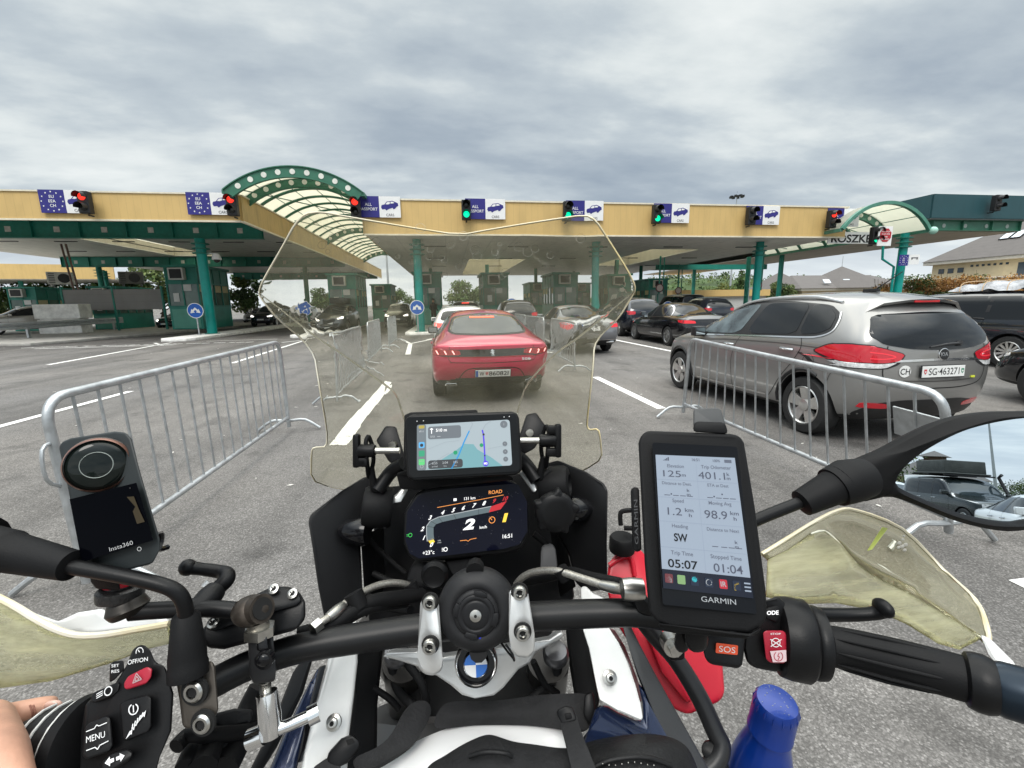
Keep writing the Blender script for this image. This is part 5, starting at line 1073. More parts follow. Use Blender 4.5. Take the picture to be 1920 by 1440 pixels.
# cars facing us on the left lanes
t, c = other('suv', PSAND, -24.0, 30.4, 200, 'silver SUV behind the guard rail at the left edge', 'silver_suv'); t.location = (-24.9, 33.6, .13); t.rotation_euler = (0,0,R(140))
for n_, (tn, m, x, y, rz, lab, nm, lit) in enumerate([('saloon', PB, -20.7, 36.0, 178, 'black saloon with lit headlights by the left booth', 'black_saloon', True), ('suv', PDK, -14.6, 37.0, 180, 'dark SUV at the left edge of the windscreen', 'dark_suv', True),
      ('suv', PGR, -6.9, 27.4, 178, 'grey SUV with roof box seen through the left of the windscreen', 'grey_suv', True), ('suv', PB, -3.6, 31.5, 180, 'dark SUV with lit headlights left of the centre column', 'dark_suv', True),
      ('saloon', PSIL, -18.6, 45, 180, 'grey saloon behind the left column', 'grey_saloon', False), ('suv', PWH, -17.5, 56, 180, 'white car far behind the left column', 'white_car', False)]):
    t, c = other(tn, m, x, y, rz, lab, nm, lit=lit)
    t.location = V((x, y+TYPES[tn]['L'], 0))
    if n_ == 2:
        ro = thing('roof_box', 'dark roof box on the grey SUV', 'roof box', (x, y+2.6, 1.72)); mb = MB(); mb.box((0,0,.17), (.85,1.9,.34)); mb.box((0,-.6,-.01),(1.2,.05,.03)); mb.box((0,.6,-.01),(1.2,.05,.03)); obj('shell', mb, TRIMB, ro, 60, bevel=.14, seg=4)
# black minivan with a wrapped load on its roof
t, c = other('van', mat('minivan_black', (.012,.015,.020), .16, .1, coat=1.0), 12.55, 6.6, 0, 'black minivan carrying a wrapped load on its roof at the right edge', 'black_minivan', S=dict(L=5.0, rings=[(r[0], r[1], r[2]*.88, r[3]*.815, r[4], r[5]) for r in TYPES['van']['rings']]), trim=TRIMB, zk=.83)
ld = thing('roof_load', 'lumpy load wrapped in clear film and rope on the black minivan roof', 'load', (12.55, 8.0, 1.625)); bm = bmesh.new(); rs = random.Random(4)
bmesh.ops.create_grid(bm, x_segments=26, y_segments=44, size=1)
for v in bm.verts:
    x, y = v.co.x, v.co.y; e = max(abs(x), abs(y)); z = .20*(1-e**6)+.03*math.sin(9*y+2*x)+.03*math.sin(5*x+3)*math.cos(13*y)+rs.uniform(-.012,.012); v.co = V((x*.62, y*1.2, max(0, z)))
o = obj('film', bm, mat('clear_film_wrap', (.33,.34,.36), .2, var=.3, vscale=6, bump=1.0, bscale=14, coat=.2), ld, 80)
mb = MB()
for y in (-.9,-.45,0,.45,.9): mb.tube(smooth_path([(-.64,y,0),(-.5,y+.03,.2),(0,y-.05,.235),(.5,y+.04,.2),(.64,y,0)], 4), .009, 6)
obj('rope', mb, mat('rope_tan', (.5,.36,.22), .8), ld)
mb = MB()
for y in (-.8, .8): mb.box((0,y,-.02), (1.3,.05,.03))
obj('roof_bar', mb, TRIMB, ld, 0)
# dark car nosing in at the right edge
t, c = other('saloon', PB, 8.2, 2.9, 0, 'black car nosing in at the right edge behind the grey MPV', 'black_car'); t.location = (8.68, .72, 0); t.rotation_euler = (0,0,R(-2))
# ================================================================== BARRIERS, PEOPLE
def barrier(label, b0, b1, t0, t1, nbar=17, feet=True, hook=False, ztop=None, r=.021, grp='galvanised crowd barriers between the lanes'):
    """b0,b1 lower corners, t0,t1 upper corners (near end first)"""
    b0, b1, t0, t1 = V(b0), V(b1), V(t0), V(t1); base = V((b0.x, b0.y, 0)); t = thing('crowd_barrier', label, 'barrier', base, 0, grp, wc=True)
    def corner(a, c, b, rad=.14, n=7):
        u, w = (a-c).normalized(), (b-c).normalized(); return [((c+u*rad)*(1-k/n)**2 + c*2*(k/n)*(1-k/n) + (c+w*rad)*(k/n)**2) for k in range(n+1)]
    path = [b0] + corner(b0, t0, t1) + corner(t0, t1, b1) + [b1]; dn = (b0-t0).normalized()
    path = [b0+dn*.12] + path + [b1+(b1-t1).normalized()*.12]
    mb = MB(); mb.tube(path, r, 12); obj('frame', mb, STEEL, t)
    mb = MB(); mb.tube([b0, b1], r*.9, 10); obj('lower_rail', mb, STEEL, t)
    for i in range(nbar):
        f = (i+1)/(nbar+1); p, q = b0.lerp(b1, f), t0.lerp(t1, f)
        mb = MB(); mb.tube([p, q], .0085, 8); obj('bar', mb, STEEL, t)
    L = (b1-b0).normalized(); nx = V((L.y, -L.x, 0)).normalized()
    if feet:
        for c in (b0, b1):
            g = V((c.x, c.y, 0)); z = c.z-.04; cc = g+V((0,0,z))
            pts = [g+nx*-.36+V((0,0,.02)), cc-nx*.20, cc-nx*.05, cc+nx*.05, cc+nx*.20, g+nx*.36+V((0,0,.02))]
            mb = MB(); mb.tube(smooth_path(pts, 3), .017, 8); obj('foot', mb, STEEL, t)
    if hook:
        m = b0.lerp(t0, .62); mb = MB(); mb.tube(smooth_path([m+V((0,0,.12)), m-L*.07+V((0,0,.10)), m-L*.08+V((0,0,-.05)), m-L*.0+V((0,0,-.12))], 3), .009, 8); obj('hook', mb, STEEL, t)
    return t
barrier('large galvanised crowd barrier left of the motorcycle', (-2.0,2.45,.17), (-2.0,5.55,.17), (-2.0,2.42,1.07), (-2.0,5.52,1.10), 17, True, True, r=.023)
tR = barrier('large galvanised crowd barrier leaning in front of the grey MPV', (2.93,2.05,.20), (3.0,5.2,.18), (2.60,1.93,.99), (2.95,5.05,1.04), 17, True, False, r=.023)
mb = MB(); a, b = V((2.66,1.97,.84)), V((2.70,2.28,.84)); up = V((.3,.1,-.79)).normalized()
mb.prism([a, b, b+up*.20, a+up*.20], (.012,0,.004)); pl_ = obj('connecting_plate', mb, STEEL, tR, 0, bevel=.003)
mb = MB(); a = V((2.645,1.945,.865)); mb.prism([a+V((-.0,0,0)), a+V((.10,-.10,.0)), a+V((.13,-.10,-.09)), a+V((.03,0,-.09))], (.012,.012,0)); obj('connecting_plate', mb, STEEL, tR, 0, bevel=.003)
for lab, x0, y0, x1, y1 in [('crowd barrier behind the left of the windscreen, nearest the red car', -1.78, 7.0, -1.82, 9.5), ('crowd barrier before the left booths, second beyond the windscreen', -2.05, 11.6, -2.2, 14.6), ('farthest crowd barrier left of the centre column', -2.1, 15.8, -2.15, 18.6),
        ('crowd barrier right of the red car, beside the silver saloon', 2.72, 9.2, 2.8, 11.9), ('crowd barrier right of the red car, half hidden by its tail', 2.75, 12.6, 2.62, 15.2), ('farthest crowd barrier, below the blue sign right of the red car', 2.8, 16.0, 2.8, 18.6)]:
    barrier(lab, (x0,y0,.18), (x1,y1,.18), (x0,y0,1.09), (x1,y1,1.09), 18, r=.02)
def skin(name, chains, m, parent=None, sub=2, root=0):
    """one continuous skinned body: chains of (point, radius); equal points are welded"""
    bm = bmesh.new(); lay = bm.verts.layers.skin.verify(); idx = {}
    for ch in chains:
        prev = None
        for p, r in ch:
            key = tuple(round(q, 4) for q in p)
            if key not in idx:
                v = bm.verts.new(p); v[lay].radius = (r, r) if not isinstance(r, tuple) else r; idx[key] = v
            v = idx[key]
            if prev is not None and prev is not v:
                try: bm.edges.new((prev, v))
                except ValueError: pass
            prev = v
    bm.verts.ensure_lookup_table(); bm.verts[root][lay].use_root = True
    me = bpy.data.meshes.new(name); bm.to_mesh(me); bm.free(); me.materials.append(m); o = link(name, me, parent)
    baked(o, [('SKIN', dict(use_smooth_shade=True)), ('SUBSURF', dict(levels=sub, render_levels=sub))])
    for p in o.data.polygons: p.use_smooth = True
    if not o.data.materials: o.data.materials.append(m)
    return o
SKIN = mat('skin', (.52,.285,.195), .5, var=.16, vscale=34, bump=.25, bscale=420); CLOTH = mat('black_cloth', (.014,.014,.016), .85, var=.3, vscale=8, bump=.4, bscale=60)
def person(label, x, y, rz, cloth):
    t = thing('person', label, 'person', (x, y, .15), rz); z = lambda a: a
    body = skin('body', [[((0,0,.95),.13),((0,0,1.15),.14),((0,.01,1.36),.15),((0,0,1.50),.06),((0,0,1.58),.075),((0,-.01,1.66),.088),((0,-.005,1.74),.06)],
        [((0,0,.95),.13),((-.10,0,.88),.095),((-.11,.01,.50),.065),((-.12,.03,.10),.048),((-.12,-.12,.045),.035)], [((0,0,.95),.13),((.10,0,.88),.095),((.11,-.02,.50),.065),((.13,.0,.10),.048),((.13,-.14,.045),.035)],
        [((0,.01,1.36),.15),((-.20,.0,1.40),.06),((-.27,.03,1.12),.046),((-.20,-.18,.98),.036),((-.17,-.25,.97),.03)], [((0,.01,1.36),.15),((.20,.0,1.40),.06),((.27,.03,1.12),.046),((.20,-.18,1.02),.036),((.16,-.26,1.03),.03)]], cloth, t)
    body.data.materials.append(SKIN); body.data.materials.append(DARK)
    for p in body.data.polygons:
        c = p.center
        if c.z > 1.53 or (c.y < -.20 and .9 < c.z < 1.1): p.material_index = 1
        elif c.z < .09: p.material_index = 2
    mb = MB(); mb.ball((0,.012,1.72),.098,14,(1,1.08,.85)); obj('hair', mb, mat('dark_hair', (.02,.015,.01), .7), t)
    return t
person('person in dark clothes standing by the booth left of the red car', -.95, 29.6, R(150), CLOTH)
# ================================================================== THE MOTORCYCLE WE SIT ON
BLK = mat('satin_black_plastic', (.0055,.0055,.006), .40, spec=.24, var=.12, vscale=14, bump=.12, bscale=500, rvar=.06); BLKM = mat('matt_black_rubber', (.0065,.0065,.007), .58, spec=.18, var=.15, vscale=25, bump=.25, bscale=700); BLKG = mat('gloss_black', (.006,.006,.007), .14, spec=.35)
BARM = mat('black_anodised_bar', (.008,.008,.0085), .38, spec=.3, var=.12, vscale=30, bump=.10, bscale=600); SILV = mat('satin_silver_cast', (.66,.66,.65), .36, .7, var=.06, vscale=25, bump=.12, bscale=500, rvar=.06)
SCRW = mat('steel_screw', (.50,.49,.46), .28, 1.0, var=.15, vscale=120); WPAN = mat('white_side_panel', (.66,.66,.645), .38, var=.07, vscale=22, coat=.3, rvar=.08, bump=.03, bscale=200); NAVYP = mat('deep_blue_tank', (.012,.022,.062), .22, .3, coat=.8); BURG = mat('burgundy_stripe', (.06,.010,.012), .3, coat=.5)
TITAN = mat('bronze_grey_clamp', (.075,.065,.055), .5, .6, var=.15, vscale=60, bump=.15, bscale=500); WEBB = mat('black_webbing', (.016,.016,.017), .85, bump=.6, bscale=320, var=.2, vscale=60); REDC = mat('canister_red', (.55,.012,.03), .33, var=.06, vscale=6); BRAID = mat('braided_steel', (.42,.40,.36), .4, .8, var=.3, vscale=420, bump=.4, bscale=900)
LEATH = mat('black_leather', (.010,.010,.0105), .5, spec=.3, var=.3, vscale=30, bump=.45, bscale=260); CANV = mat('black_canvas', (.011,.011,.012), .8, var=.3, vscale=40, bump=.5, bscale=120)
def q3(pts): return [Q(*p) for p in pts]
def plate(name, pts, th, m, parent, bevel=.003, out=None, seg=2):
    mb = MB(); P_ = q3(pts); mb.prism(P_, (out or (sum(P_, V())/len(P_)-CAM).normalized())*th); return obj(name, mb, m, parent, 35, bevel=bevel, seg=seg)
def ptube(name, pts, r, m, parent, n=14, k=5, sm=True):
    P = q3(pts); mb = MB()
    if sm:
        P2 = smooth_path(P, k); rr = r
        if isinstance(r, (list, tuple)):
            rr = []
            for i in range(len(P2)):
                f = i/k; a = min(int(f), len(r)-1); b = min(a+1, len(r)-1); rr.append(r[a]+(r[b]-r[a])*(f-a))
        mb.tube(P2, rr, n)
    else: mb.tube(P, r, n)
    return obj(name, mb, m, parent, 50)
def glassy_screen(name, tint, tint2, haze, bump, bscale, ior=1.49, hz=(.78,.75,.62), smudge=.5, spots=.7, stretch=False, warp=False):
    m = bpy.data.materials.new(name); m.use_nodes = True; nt = m.node_tree; nt.nodes.clear(); L = nt.links.new
    o = nt.nodes.new('ShaderNodeOutputMaterial'); tc = nt.nodes.new('ShaderNodeTexCoord')
    n = nt.nodes.new('ShaderNodeTexNoise'); n.inputs['Scale'].default_value = bscale; n.inputs['Detail'].default_value = .6; L(tc.outputs['Object'], n.inputs['Vector'])
    bp = nt.nodes.new('ShaderNodeBump'); bp.inputs['Strength'].default_value = bump; bp.inputs['Distance'].default_value = .01; L(n.outputs['Fac'], bp.inputs['Height'])
    if warp:
        at = nt.nodes.new('ShaderNodeAttribute'); at.attribute_name = 'warp'; ma = nt.nodes.new('ShaderNodeMath'); ma.operation = 'MULTIPLY_ADD'; ma.inputs[1].default_value = .22; ma.inputs[2].default_value = bump; L(at.outputs['Fac'], ma.inputs[0]); L(ma.outputs[0], bp.inputs['Strength'])
    g = nt.nodes.new('ShaderNodeBsdfGlass'); g.inputs['Roughness'].default_value = .0; g.inputs['IOR'].default_value = ior; g.inputs['Color'].default_value = (*tint, 1); L(bp.outputs[0], g.inputs['Normal'])
    d = nt.nodes.new('ShaderNodeBsdfDiffuse'); d.inputs[0].default_value = (*hz, 1); t2 = nt.nodes.new('ShaderNodeBsdfTranslucent'); t2.inputs[0].default_value = (*hz, 1)
    dm = nt.nodes.new('ShaderNodeMixShader'); dm.inputs[0].default_value = .5; L(d.outputs[0], dm.inputs[1]); L(t2.outputs[0], dm.inputs[2])
    n2 = nt.nodes.new('ShaderNodeTexNoise'); n2.inputs['Scale'].default_value = 9; n2.inputs['Detail'].default_value = 8; n2.inputs['Roughness'].default_value = .7; mp = nt.nodes.new('ShaderNodeMapping'); mp.inputs['Scale'].default_value = (.5, 3.5, 6) if stretch else (1,1,1); L(tc.outputs['Object'], mp.inputs[0]); L(mp.outputs[0], n2.inputs['Vector'])
    v = nt.nodes.new('ShaderNodeTexVoronoi'); v.inputs['Scale'].default_value = 95; L(tc.outputs['Object'], v.inputs['Vector'])
    sp = nt.nodes.new('ShaderNodeMath'); sp.operation = 'LESS_THAN'; sp.inputs[1].default_value = .11; L(v.outputs['Distance'], sp.inputs[0])
    mr = nt.nodes.new('ShaderNodeMapRange'); mr.inputs['From Min'].default_value = .35; mr.inputs['From Max'].default_value = .7; mr.inputs['To Min'].default_value = haze*(1-smudge); mr.inputs['To Max'].default_value = haze*(1+smudge); L(n2.outputs['Fac'], mr.inputs['Value'])
    ad = nt.nodes.new('ShaderNodeMath'); ad.operation = 'MULTIPLY_ADD'; ad.inputs[1].default_value = haze*spots; L(sp.outputs[0], ad.inputs[0]); L(mr.outputs[0], ad.inputs[2])
    x = nt.nodes.new('ShaderNodeMixShader'); hz_out = ad.outputs[0]
    if warp:
        a2 = nt.nodes.new('ShaderNodeAttribute'); a2.attribute_name = 'veil'; m2 = nt.nodes.new('ShaderNodeMath'); m2.operation = 'MULTIPLY'; L(ad.outputs[0], m2.inputs[0]); L(a2.outputs['Fac'], m2.inputs[1]); hz_out = m2.outputs[0]
    L(hz_out, x.inputs[0]); L(g.outputs[0], x.inputs[1]); L(dm.outputs[0], x.inputs[2]); L(x.outputs[0], o.inputs[0]); return m
SCREEN = glassy_screen('tinted_windscreen', (.997,.99,.955), None, .092, .010, 13, ior=1.24, hz=(.92,.86,.62), warp=True)
EDGE = mat('acrylic_edge', (.70,.55,.22), .2, spec=.8, var=.2, vscale=7, col2=(.72,.70,.62)); DEFL = glassy_screen('yellowed_deflector', (.985,.975,.89), None, .17, .010, 18, ior=1.25, hz=(.82,.78,.50))
CREASE_GLINT = glassy_screen('crease_glint', (.98,.97,.92), None, .22, .0, 20, hz=(.88,.84,.68))
bike = thing('motorcycle', 'white and blue adventure motorcycle seen from its rider seat, with windscreen and handlebar', 'motorcycle', (-.05, .25, 0), wc=True)
# ---- windscreen: a folded acrylic shell
OUT = [(572,401),(600,397),(660,408),(760,425),(862,441),(927,429),(1027,413),(1098,403),(1117,413),(1143,453),(1177,507),(1191,536),(1190,547),(1160,597),(1127,628),(1114,648),(1112,690),(1100,796),(1104,806),(1122,804),(1126,823),(1129,860),(1097,881),(1040,905),(960,915),(880,920),(800,920),(700,925),(623,914),(583,900),(584,846),(588,839),(612,838),(614,810),(596,708),(590,668),(569,638),(518,596),(487,556),(486,545),(492,528),(530,462),(553,420)]
CL = [(486,550),(540,592),(592,632),(640,664),(688,698),(722,722),(742,740),(752,768),(762,800),(775,860),(785,905)]; CRT = [(1190,546),(1150,580),(1112,612),(1080,637),(1050,658),(1015,690),(989,722),(978,748),(970,775),(962,860),(955,905)]
def screen_depth(x, y):
    c = 845.0; d = .585+.255*((y-400)/500.0)**1.0; d -= .16*((x-c)/350.0)**2*.55
    for line, sg in ((CL, -1), (CRT, 1)):           # outside the crease the sheet turns back towards the rider
        for (x0, y0), (x1, y1) in zip(line, line[1:]):
            if y0 <= y <= y1:
                xc = x0+(x1-x0)*(y-y0)/max(1e-6, y1-y0); e = (x-xc)*sg
                if e > 0: d -= .00085*min(e, 180) - .0000018*min(e,180)**2
    return d
def screen_mesh():
    P = chaikin([(a, b, 0) for a, b in OUT], 1, .2); pts = []
    for i in range(len(P)):
        a, b = P[i], P[(i+1) % len(P)]; k = max(1, int((b-a).length/14)); pts += [V((a.lerp(b, j/k)).to_2d()) for j in range(k)]
    n = len(pts)
    def inside(x, y):
        c = False
        for i in range(n):
            a, b = pts[i], pts[(i+1) % n]
            if (a.y > y) != (b.y > y) and x < (b.x-a.x)*(y-a.y)/(b.y-a.y)+a.x: c = not c
        return c
    ex = [V((x, y)) for x in range(480, 1200, 16) for y in range(400, 930, 16)]
    for ln in (CL, CRT): ex += [V(q.to_2d()) for q in smooth_path([(a, b, 0) for a, b in ln], 4)]
    ex = [p for p in ex if inside(p.x, p.y) and min((p-q).length for q in pts) > 7]
    vs, es, fs, *_ = geometry.delaunay_2d_cdt(pts+ex, [], [list(range(n))], 1, 1e-6)
    bm = bmesh.new(); la = bm.verts.layers.float.new('warp'); lb = bm.verts.layers.float.new('veil'); la = bm.verts.layers.float['warp']; lb = bm.verts.layers.float['veil']; bv = [bm.verts.new(Q(v.x, v.y, screen_depth(v.x, v.y))) for v in vs]; cr = [V(q.to_2d()) for ln in (CL[:9], CRT[:9]) for q in smooth_path([(a, b, 0) for a, b in ln], 6)]
    for v, b in zip(vs, bv):
        p = V((v.x, v.y)); de = min((p-q).length for q in pts); dc = min((p-q).length for q in cr); b[la] = min(1.0, (.9 if v.y < 640 else .2)*math.exp(-(de/30)**2)+.85*math.exp(-(dc/34)**2)); ins = 0.0
        for line, sg in ((CL, -1), (CRT, 1)):
            for (x0, y0), (x1, y1) in zip(line, line[1:]):
                if y0 <= v.y <= y1 and (v.x-(x0+(x1-x0)*(v.y-y0)/max(1e-6, y1-y0)))*sg > 0: ins = 1.0
        b[lb] = .85+.55*ins+.5*math.exp(-(dc/16)**2)
    for f in fs: bm.faces.new([bv[i] for i in f])
    bmesh.ops.recalc_face_normals(bm, faces=bm.faces)
    for _ in range(2): bmesh.ops.smooth_vert(bm, verts=[v for v in bm.verts if not v.is_boundary], factor=.5, use_axis_x=True, use_axis_y=True, use_axis_z=True)
    lb = bm.verts.layers.float['veil']; wing = [v for v in bm.verts if not v.is_boundary and v[lb] > 1.25]
    for _ in range(14): bmesh.ops.smooth_vert(bm, verts=wing, factor=.5, use_axis_x=True, use_axis_y=True, use_axis_z=True)
    return bm, [Q(p.x, p.y, screen_depth(p.x, p.y)) for p in pts]
bm, rim = screen_mesh(); ws = obj('windscreen', bm, SCREEN, bike, 180); baked(ws, [('SOLIDIFY', dict(thickness=.0038, offset=0))]); shade(ws.data, 60)
mb = MB(); mb.tube(rim, .0012, 8, closed=True); obj('edge', mb, EDGE, ws, 180)
rs = random.Random(12); mb = MB(); nz = (CAM-Q(850,600,.7)).normalized()
for k in range(46):
    x, y = rs.uniform(600,1090), rs.choice((rs.uniform(425,520), rs.uniform(440,720))); c_ = Q(x, y, screen_depth(x, y)-.0035); r_ = rs.uniform(.0022,.0052)*(1.3 if y < 520 else .6); u_ = CX; w_ = CY*.95; mb.tube([c_+u_*r_*math.cos(a)+w_*r_*math.sin(a) for a in [6.2832*i/16 for i in range(16)]], .00022, 5, closed=True)
kind(obj('dried_drops', mb, mat('dried_drop', (.62,.60,.52), .6, alpha=.35), ws, 0), 'stuff')
# beads added along the screen folds to paint in their bright lines
for ln in (CL[:9], CRT[:9]):
    mb = MB(); mb.tube(smooth_path([Q(x, y, screen_depth(x, y)-.003) for x, y in ln], 4), [.0006+.0011*min(1, i/12) for i in range(33)], 6); obj('crease', mb, CREASE_GLINT, ws, 180)
# ---- fairing side panels beside the dash
plate('fairing_panel', [(684,893,.67),(640,920,.66),(600,950,.63),(580,966,.615),(578,980,.61),(586,1030,.60),(596,1100,.59),(608,1160,.58),(655,1160,.60),(682,1157,.62),(679,1090,.63),(676,1020,.65),(690,1000,.66),(715,980,.67),(716,897,.68)], .012, BLK, bike, .004)
plate('fairing_panel', [(1025,868,.68),(1046,862,.67),(1100,884,.64),(1132,905,.625),(1140,918,.615),(1139,990,.60),(1136,1080,.59),(1133,1106,.585),(1100,1112,.60),(1078,1092,.62),(1066,1040,.64),(1046,1000,.66),(1030,960,.67),(1020,900,.68)], .012, BLK, bike, .004)
# inner flanks of the panels, giving them depth towards the dash
for pts in ([(677,1020,.65),(690,1000,.66),(720,985,.70),(722,1110,.70),(686,1160,.63)], [(1046,1000,.66),(1066,1040,.64),(1080,1100,.625),(1050,1120,.70),(1030,985,.70)]): plate('panel_flank', pts, .006, BLKM, bike, .002)
plate('dash_backing', [(700,915,.73),(1046,880,.73),(1062,1000,.72),(1078,1120,.70),(1060,1150,.68),(690,1165,.68),(692,1100,.70),(700,1000,.72)], .02, BLKM, bike, .004)
# clutter of the cockpit in front of the backing
for nm, pts, r, m in [('wiring', [(700,1075,.66),(740,1092,.65),(800,1100,.64),(850,1120,.62)], .005, BLKM), ('wiring', [(960,1105,.64),(1010,1080,.65),(1050,1070,.66)], .006, BLKM), ('wiring', [(690,1010,.66),(720,1040,.67),(760,1075,.67)], .004, BLKM), ('wiring', [(1000,1000,.66),(1030,1030,.66),(1040,1085,.64)], .005, BLKM), ('wiring', [(690,1120,.62),(720,1135,.60),(770,1145,.56)], .006, BLKM)]: ptube(nm, pts, r, m, bike, 8)
plate('usb_cover', [(1016,1022,.60),(1036,1018,.60),(1042,1030,.595),(1046,1066,.585),(1012,1072,.585),(1014,1034,.595)], .014, mat('usb_rubber', (.045,.045,.047), .6), bike, .004)
mb = MB(); a = q3([(795,1052,.60),(770,1062,.60),(760,1090,.59),(800,1100,.58),(835,1085,.58),(838,1060,.59)]); mb.prism(a, CZ*.05); obj('ignition_cover', mb, BLKM, bike, bevel=.004)
mb = MB(); mb.lathe(Q(815,1078,.57), -CZ, [(.016,-.01),(.018,.0),(.014,.006),(.010,.004)], 24); obj('ignition_knob', mb, BLK, bike)
# ---- round clamp drums, wing bolts and screen brackets either side of the dash
for sx, (cx, cy, rr), (tx, ty), (bx, by, br_) in ((-1, (706,950,42), (688,845), (735,838,0)), (1, (1043,910,40), (1027,826), (997,815,0))):
    d = .635; ax = (CX*sx*.94-CZ*.25+CY*.1).normalized(); R0 = rr/F_PX*d*.9
    mb = MB(); mb.lathe(Q(cx,cy,d)-ax*.022, ax, [(R0*.92,0),(R0,.004),(R0,.034),(R0*.9,.040),(R0*.55,.042),(R0*.5,.036)], 32); obj('clamp_drum', mb, BLKM, bike)
    mb = MB(); c0 = Q(tx,ty,.60); mb.tube([c0-CX*sx*.045, c0+CX*sx*.002], .0045, 10); bo = obj('wing_bolt', mb, SCRW, bike)
    mb = MB(); c1 = c0+CX*sx*.008; mb.cyl(c0-CX*sx*.012, c1+CX*sx*.004, .009, 14); mb.box(c1+CX*sx*.006, (.009,.012,.046), Matrix((CX, CZ, CY)).transposed()); mb.box(c1-CX*sx*.0+CY*.015*sx, (.018,.010,.012), Matrix((CX, CZ, CY)).transposed()); mb.box(c1-CX*sx*.002-CY*.016, (.016,.010,.012), Matrix((CX, CZ, CY)).transposed()); obj('wing_handle', mb, BLK, bo, bevel=.003)
    lp = [(tx-sx*3,ty-28,.605),(tx-sx*10,ty-8,.61),(tx-sx*12,ty+20,.615),(tx-sx*4,ty+50,.62),(tx+sx*0,ty+20,.60),(tx+sx*2,ty-15,.60),(tx-sx*3,ty-28,.605)]
    ptube('strap_loop', lp, .0030, BLKM, bike, 8); ptube('strap_tail', [(tx-sx*8,ty+30,.615),(tx-sx*14,ty+70,.62),(cx-sx*12,cy-rr*.6,.625),(cx-sx*16,cy+40,.625)], [.004,.006,.005,.004], BLKM, bike, 8)
    plate('screen_bracket', [(bx-30,by-12,.655),(bx-12,by-40,.665),(bx+8,by-38,.665),(bx+24,by+18,.65),(bx+18,by+40,.645),(bx-6,by+28,.645)] if sx < 0 else [(bx+28,by-14,.655),(bx+8,by-42,.665),(bx-10,by-38,.665),(bx-28,by+16,.65),(bx-20,by+40,.645),(bx+6,by+26,.645)], .012, BLK, bike, .003)
    mb = MB(); p = Q(bx-sx*4+(0 if sx > 0 else -2),by-4,.648); mb.cyl(p+CZ*.004, p-CZ*.006, .0055, 18); obj('screw', mb, SCRW, bike)
    arm = [(tx-sx*20,ty+75,.62),(tx-sx*45,ty+40,.63),(tx-sx*70,ty+25,.62)]; ptube('bracket_arm', arm, .010, BLK, bike)
    sb = [(731,945,.625),(752,942,.625),(766,918,.635),(757,912,.635),(742,928,.63),(730,930,.63)] if sx < 0 else [(972,886,.635),(985,880,.635),(1006,910,.625),(1008,918,.62),(1000,925,.62),(992,914,.625)]
    plate('support_bracket', sb, .012, SILV, bike, .003)
mb = MB(); ax = (-CX).normalized(); mb.lathe(Q(690,996,.63), -CX, [(.020,0),(.021,.008),(.016,.030),(.006,.042)], 20); obj('side_lamp', mb, BLKG, bike)
mb = MB(); mb.lathe(Q(1072,955,.63), CX, [(.018,0),(.019,.006),(.015,.02),(.005,.030)], 20); obj('side_lamp', mb, BLKG, bike)
mb = MB(); c = Q(1040,955,.59); mb.lathe(c+CZ*.02, -CZ, [(.012,0),(.014,.02),(.026,.024),(.028,.034),(.02,.040)], 20)
mb.prism([c-CZ*.018+(CX*math.cos(2*math.pi*k/10+.2)+CY*math.sin(2*math.pi*k/10+.2))*(.034 if k % 2 == 0 else .021) for k in range(10)], CZ*.016); obj('clamp_knob', mb, BLK, bike, bevel=.005, seg=3)
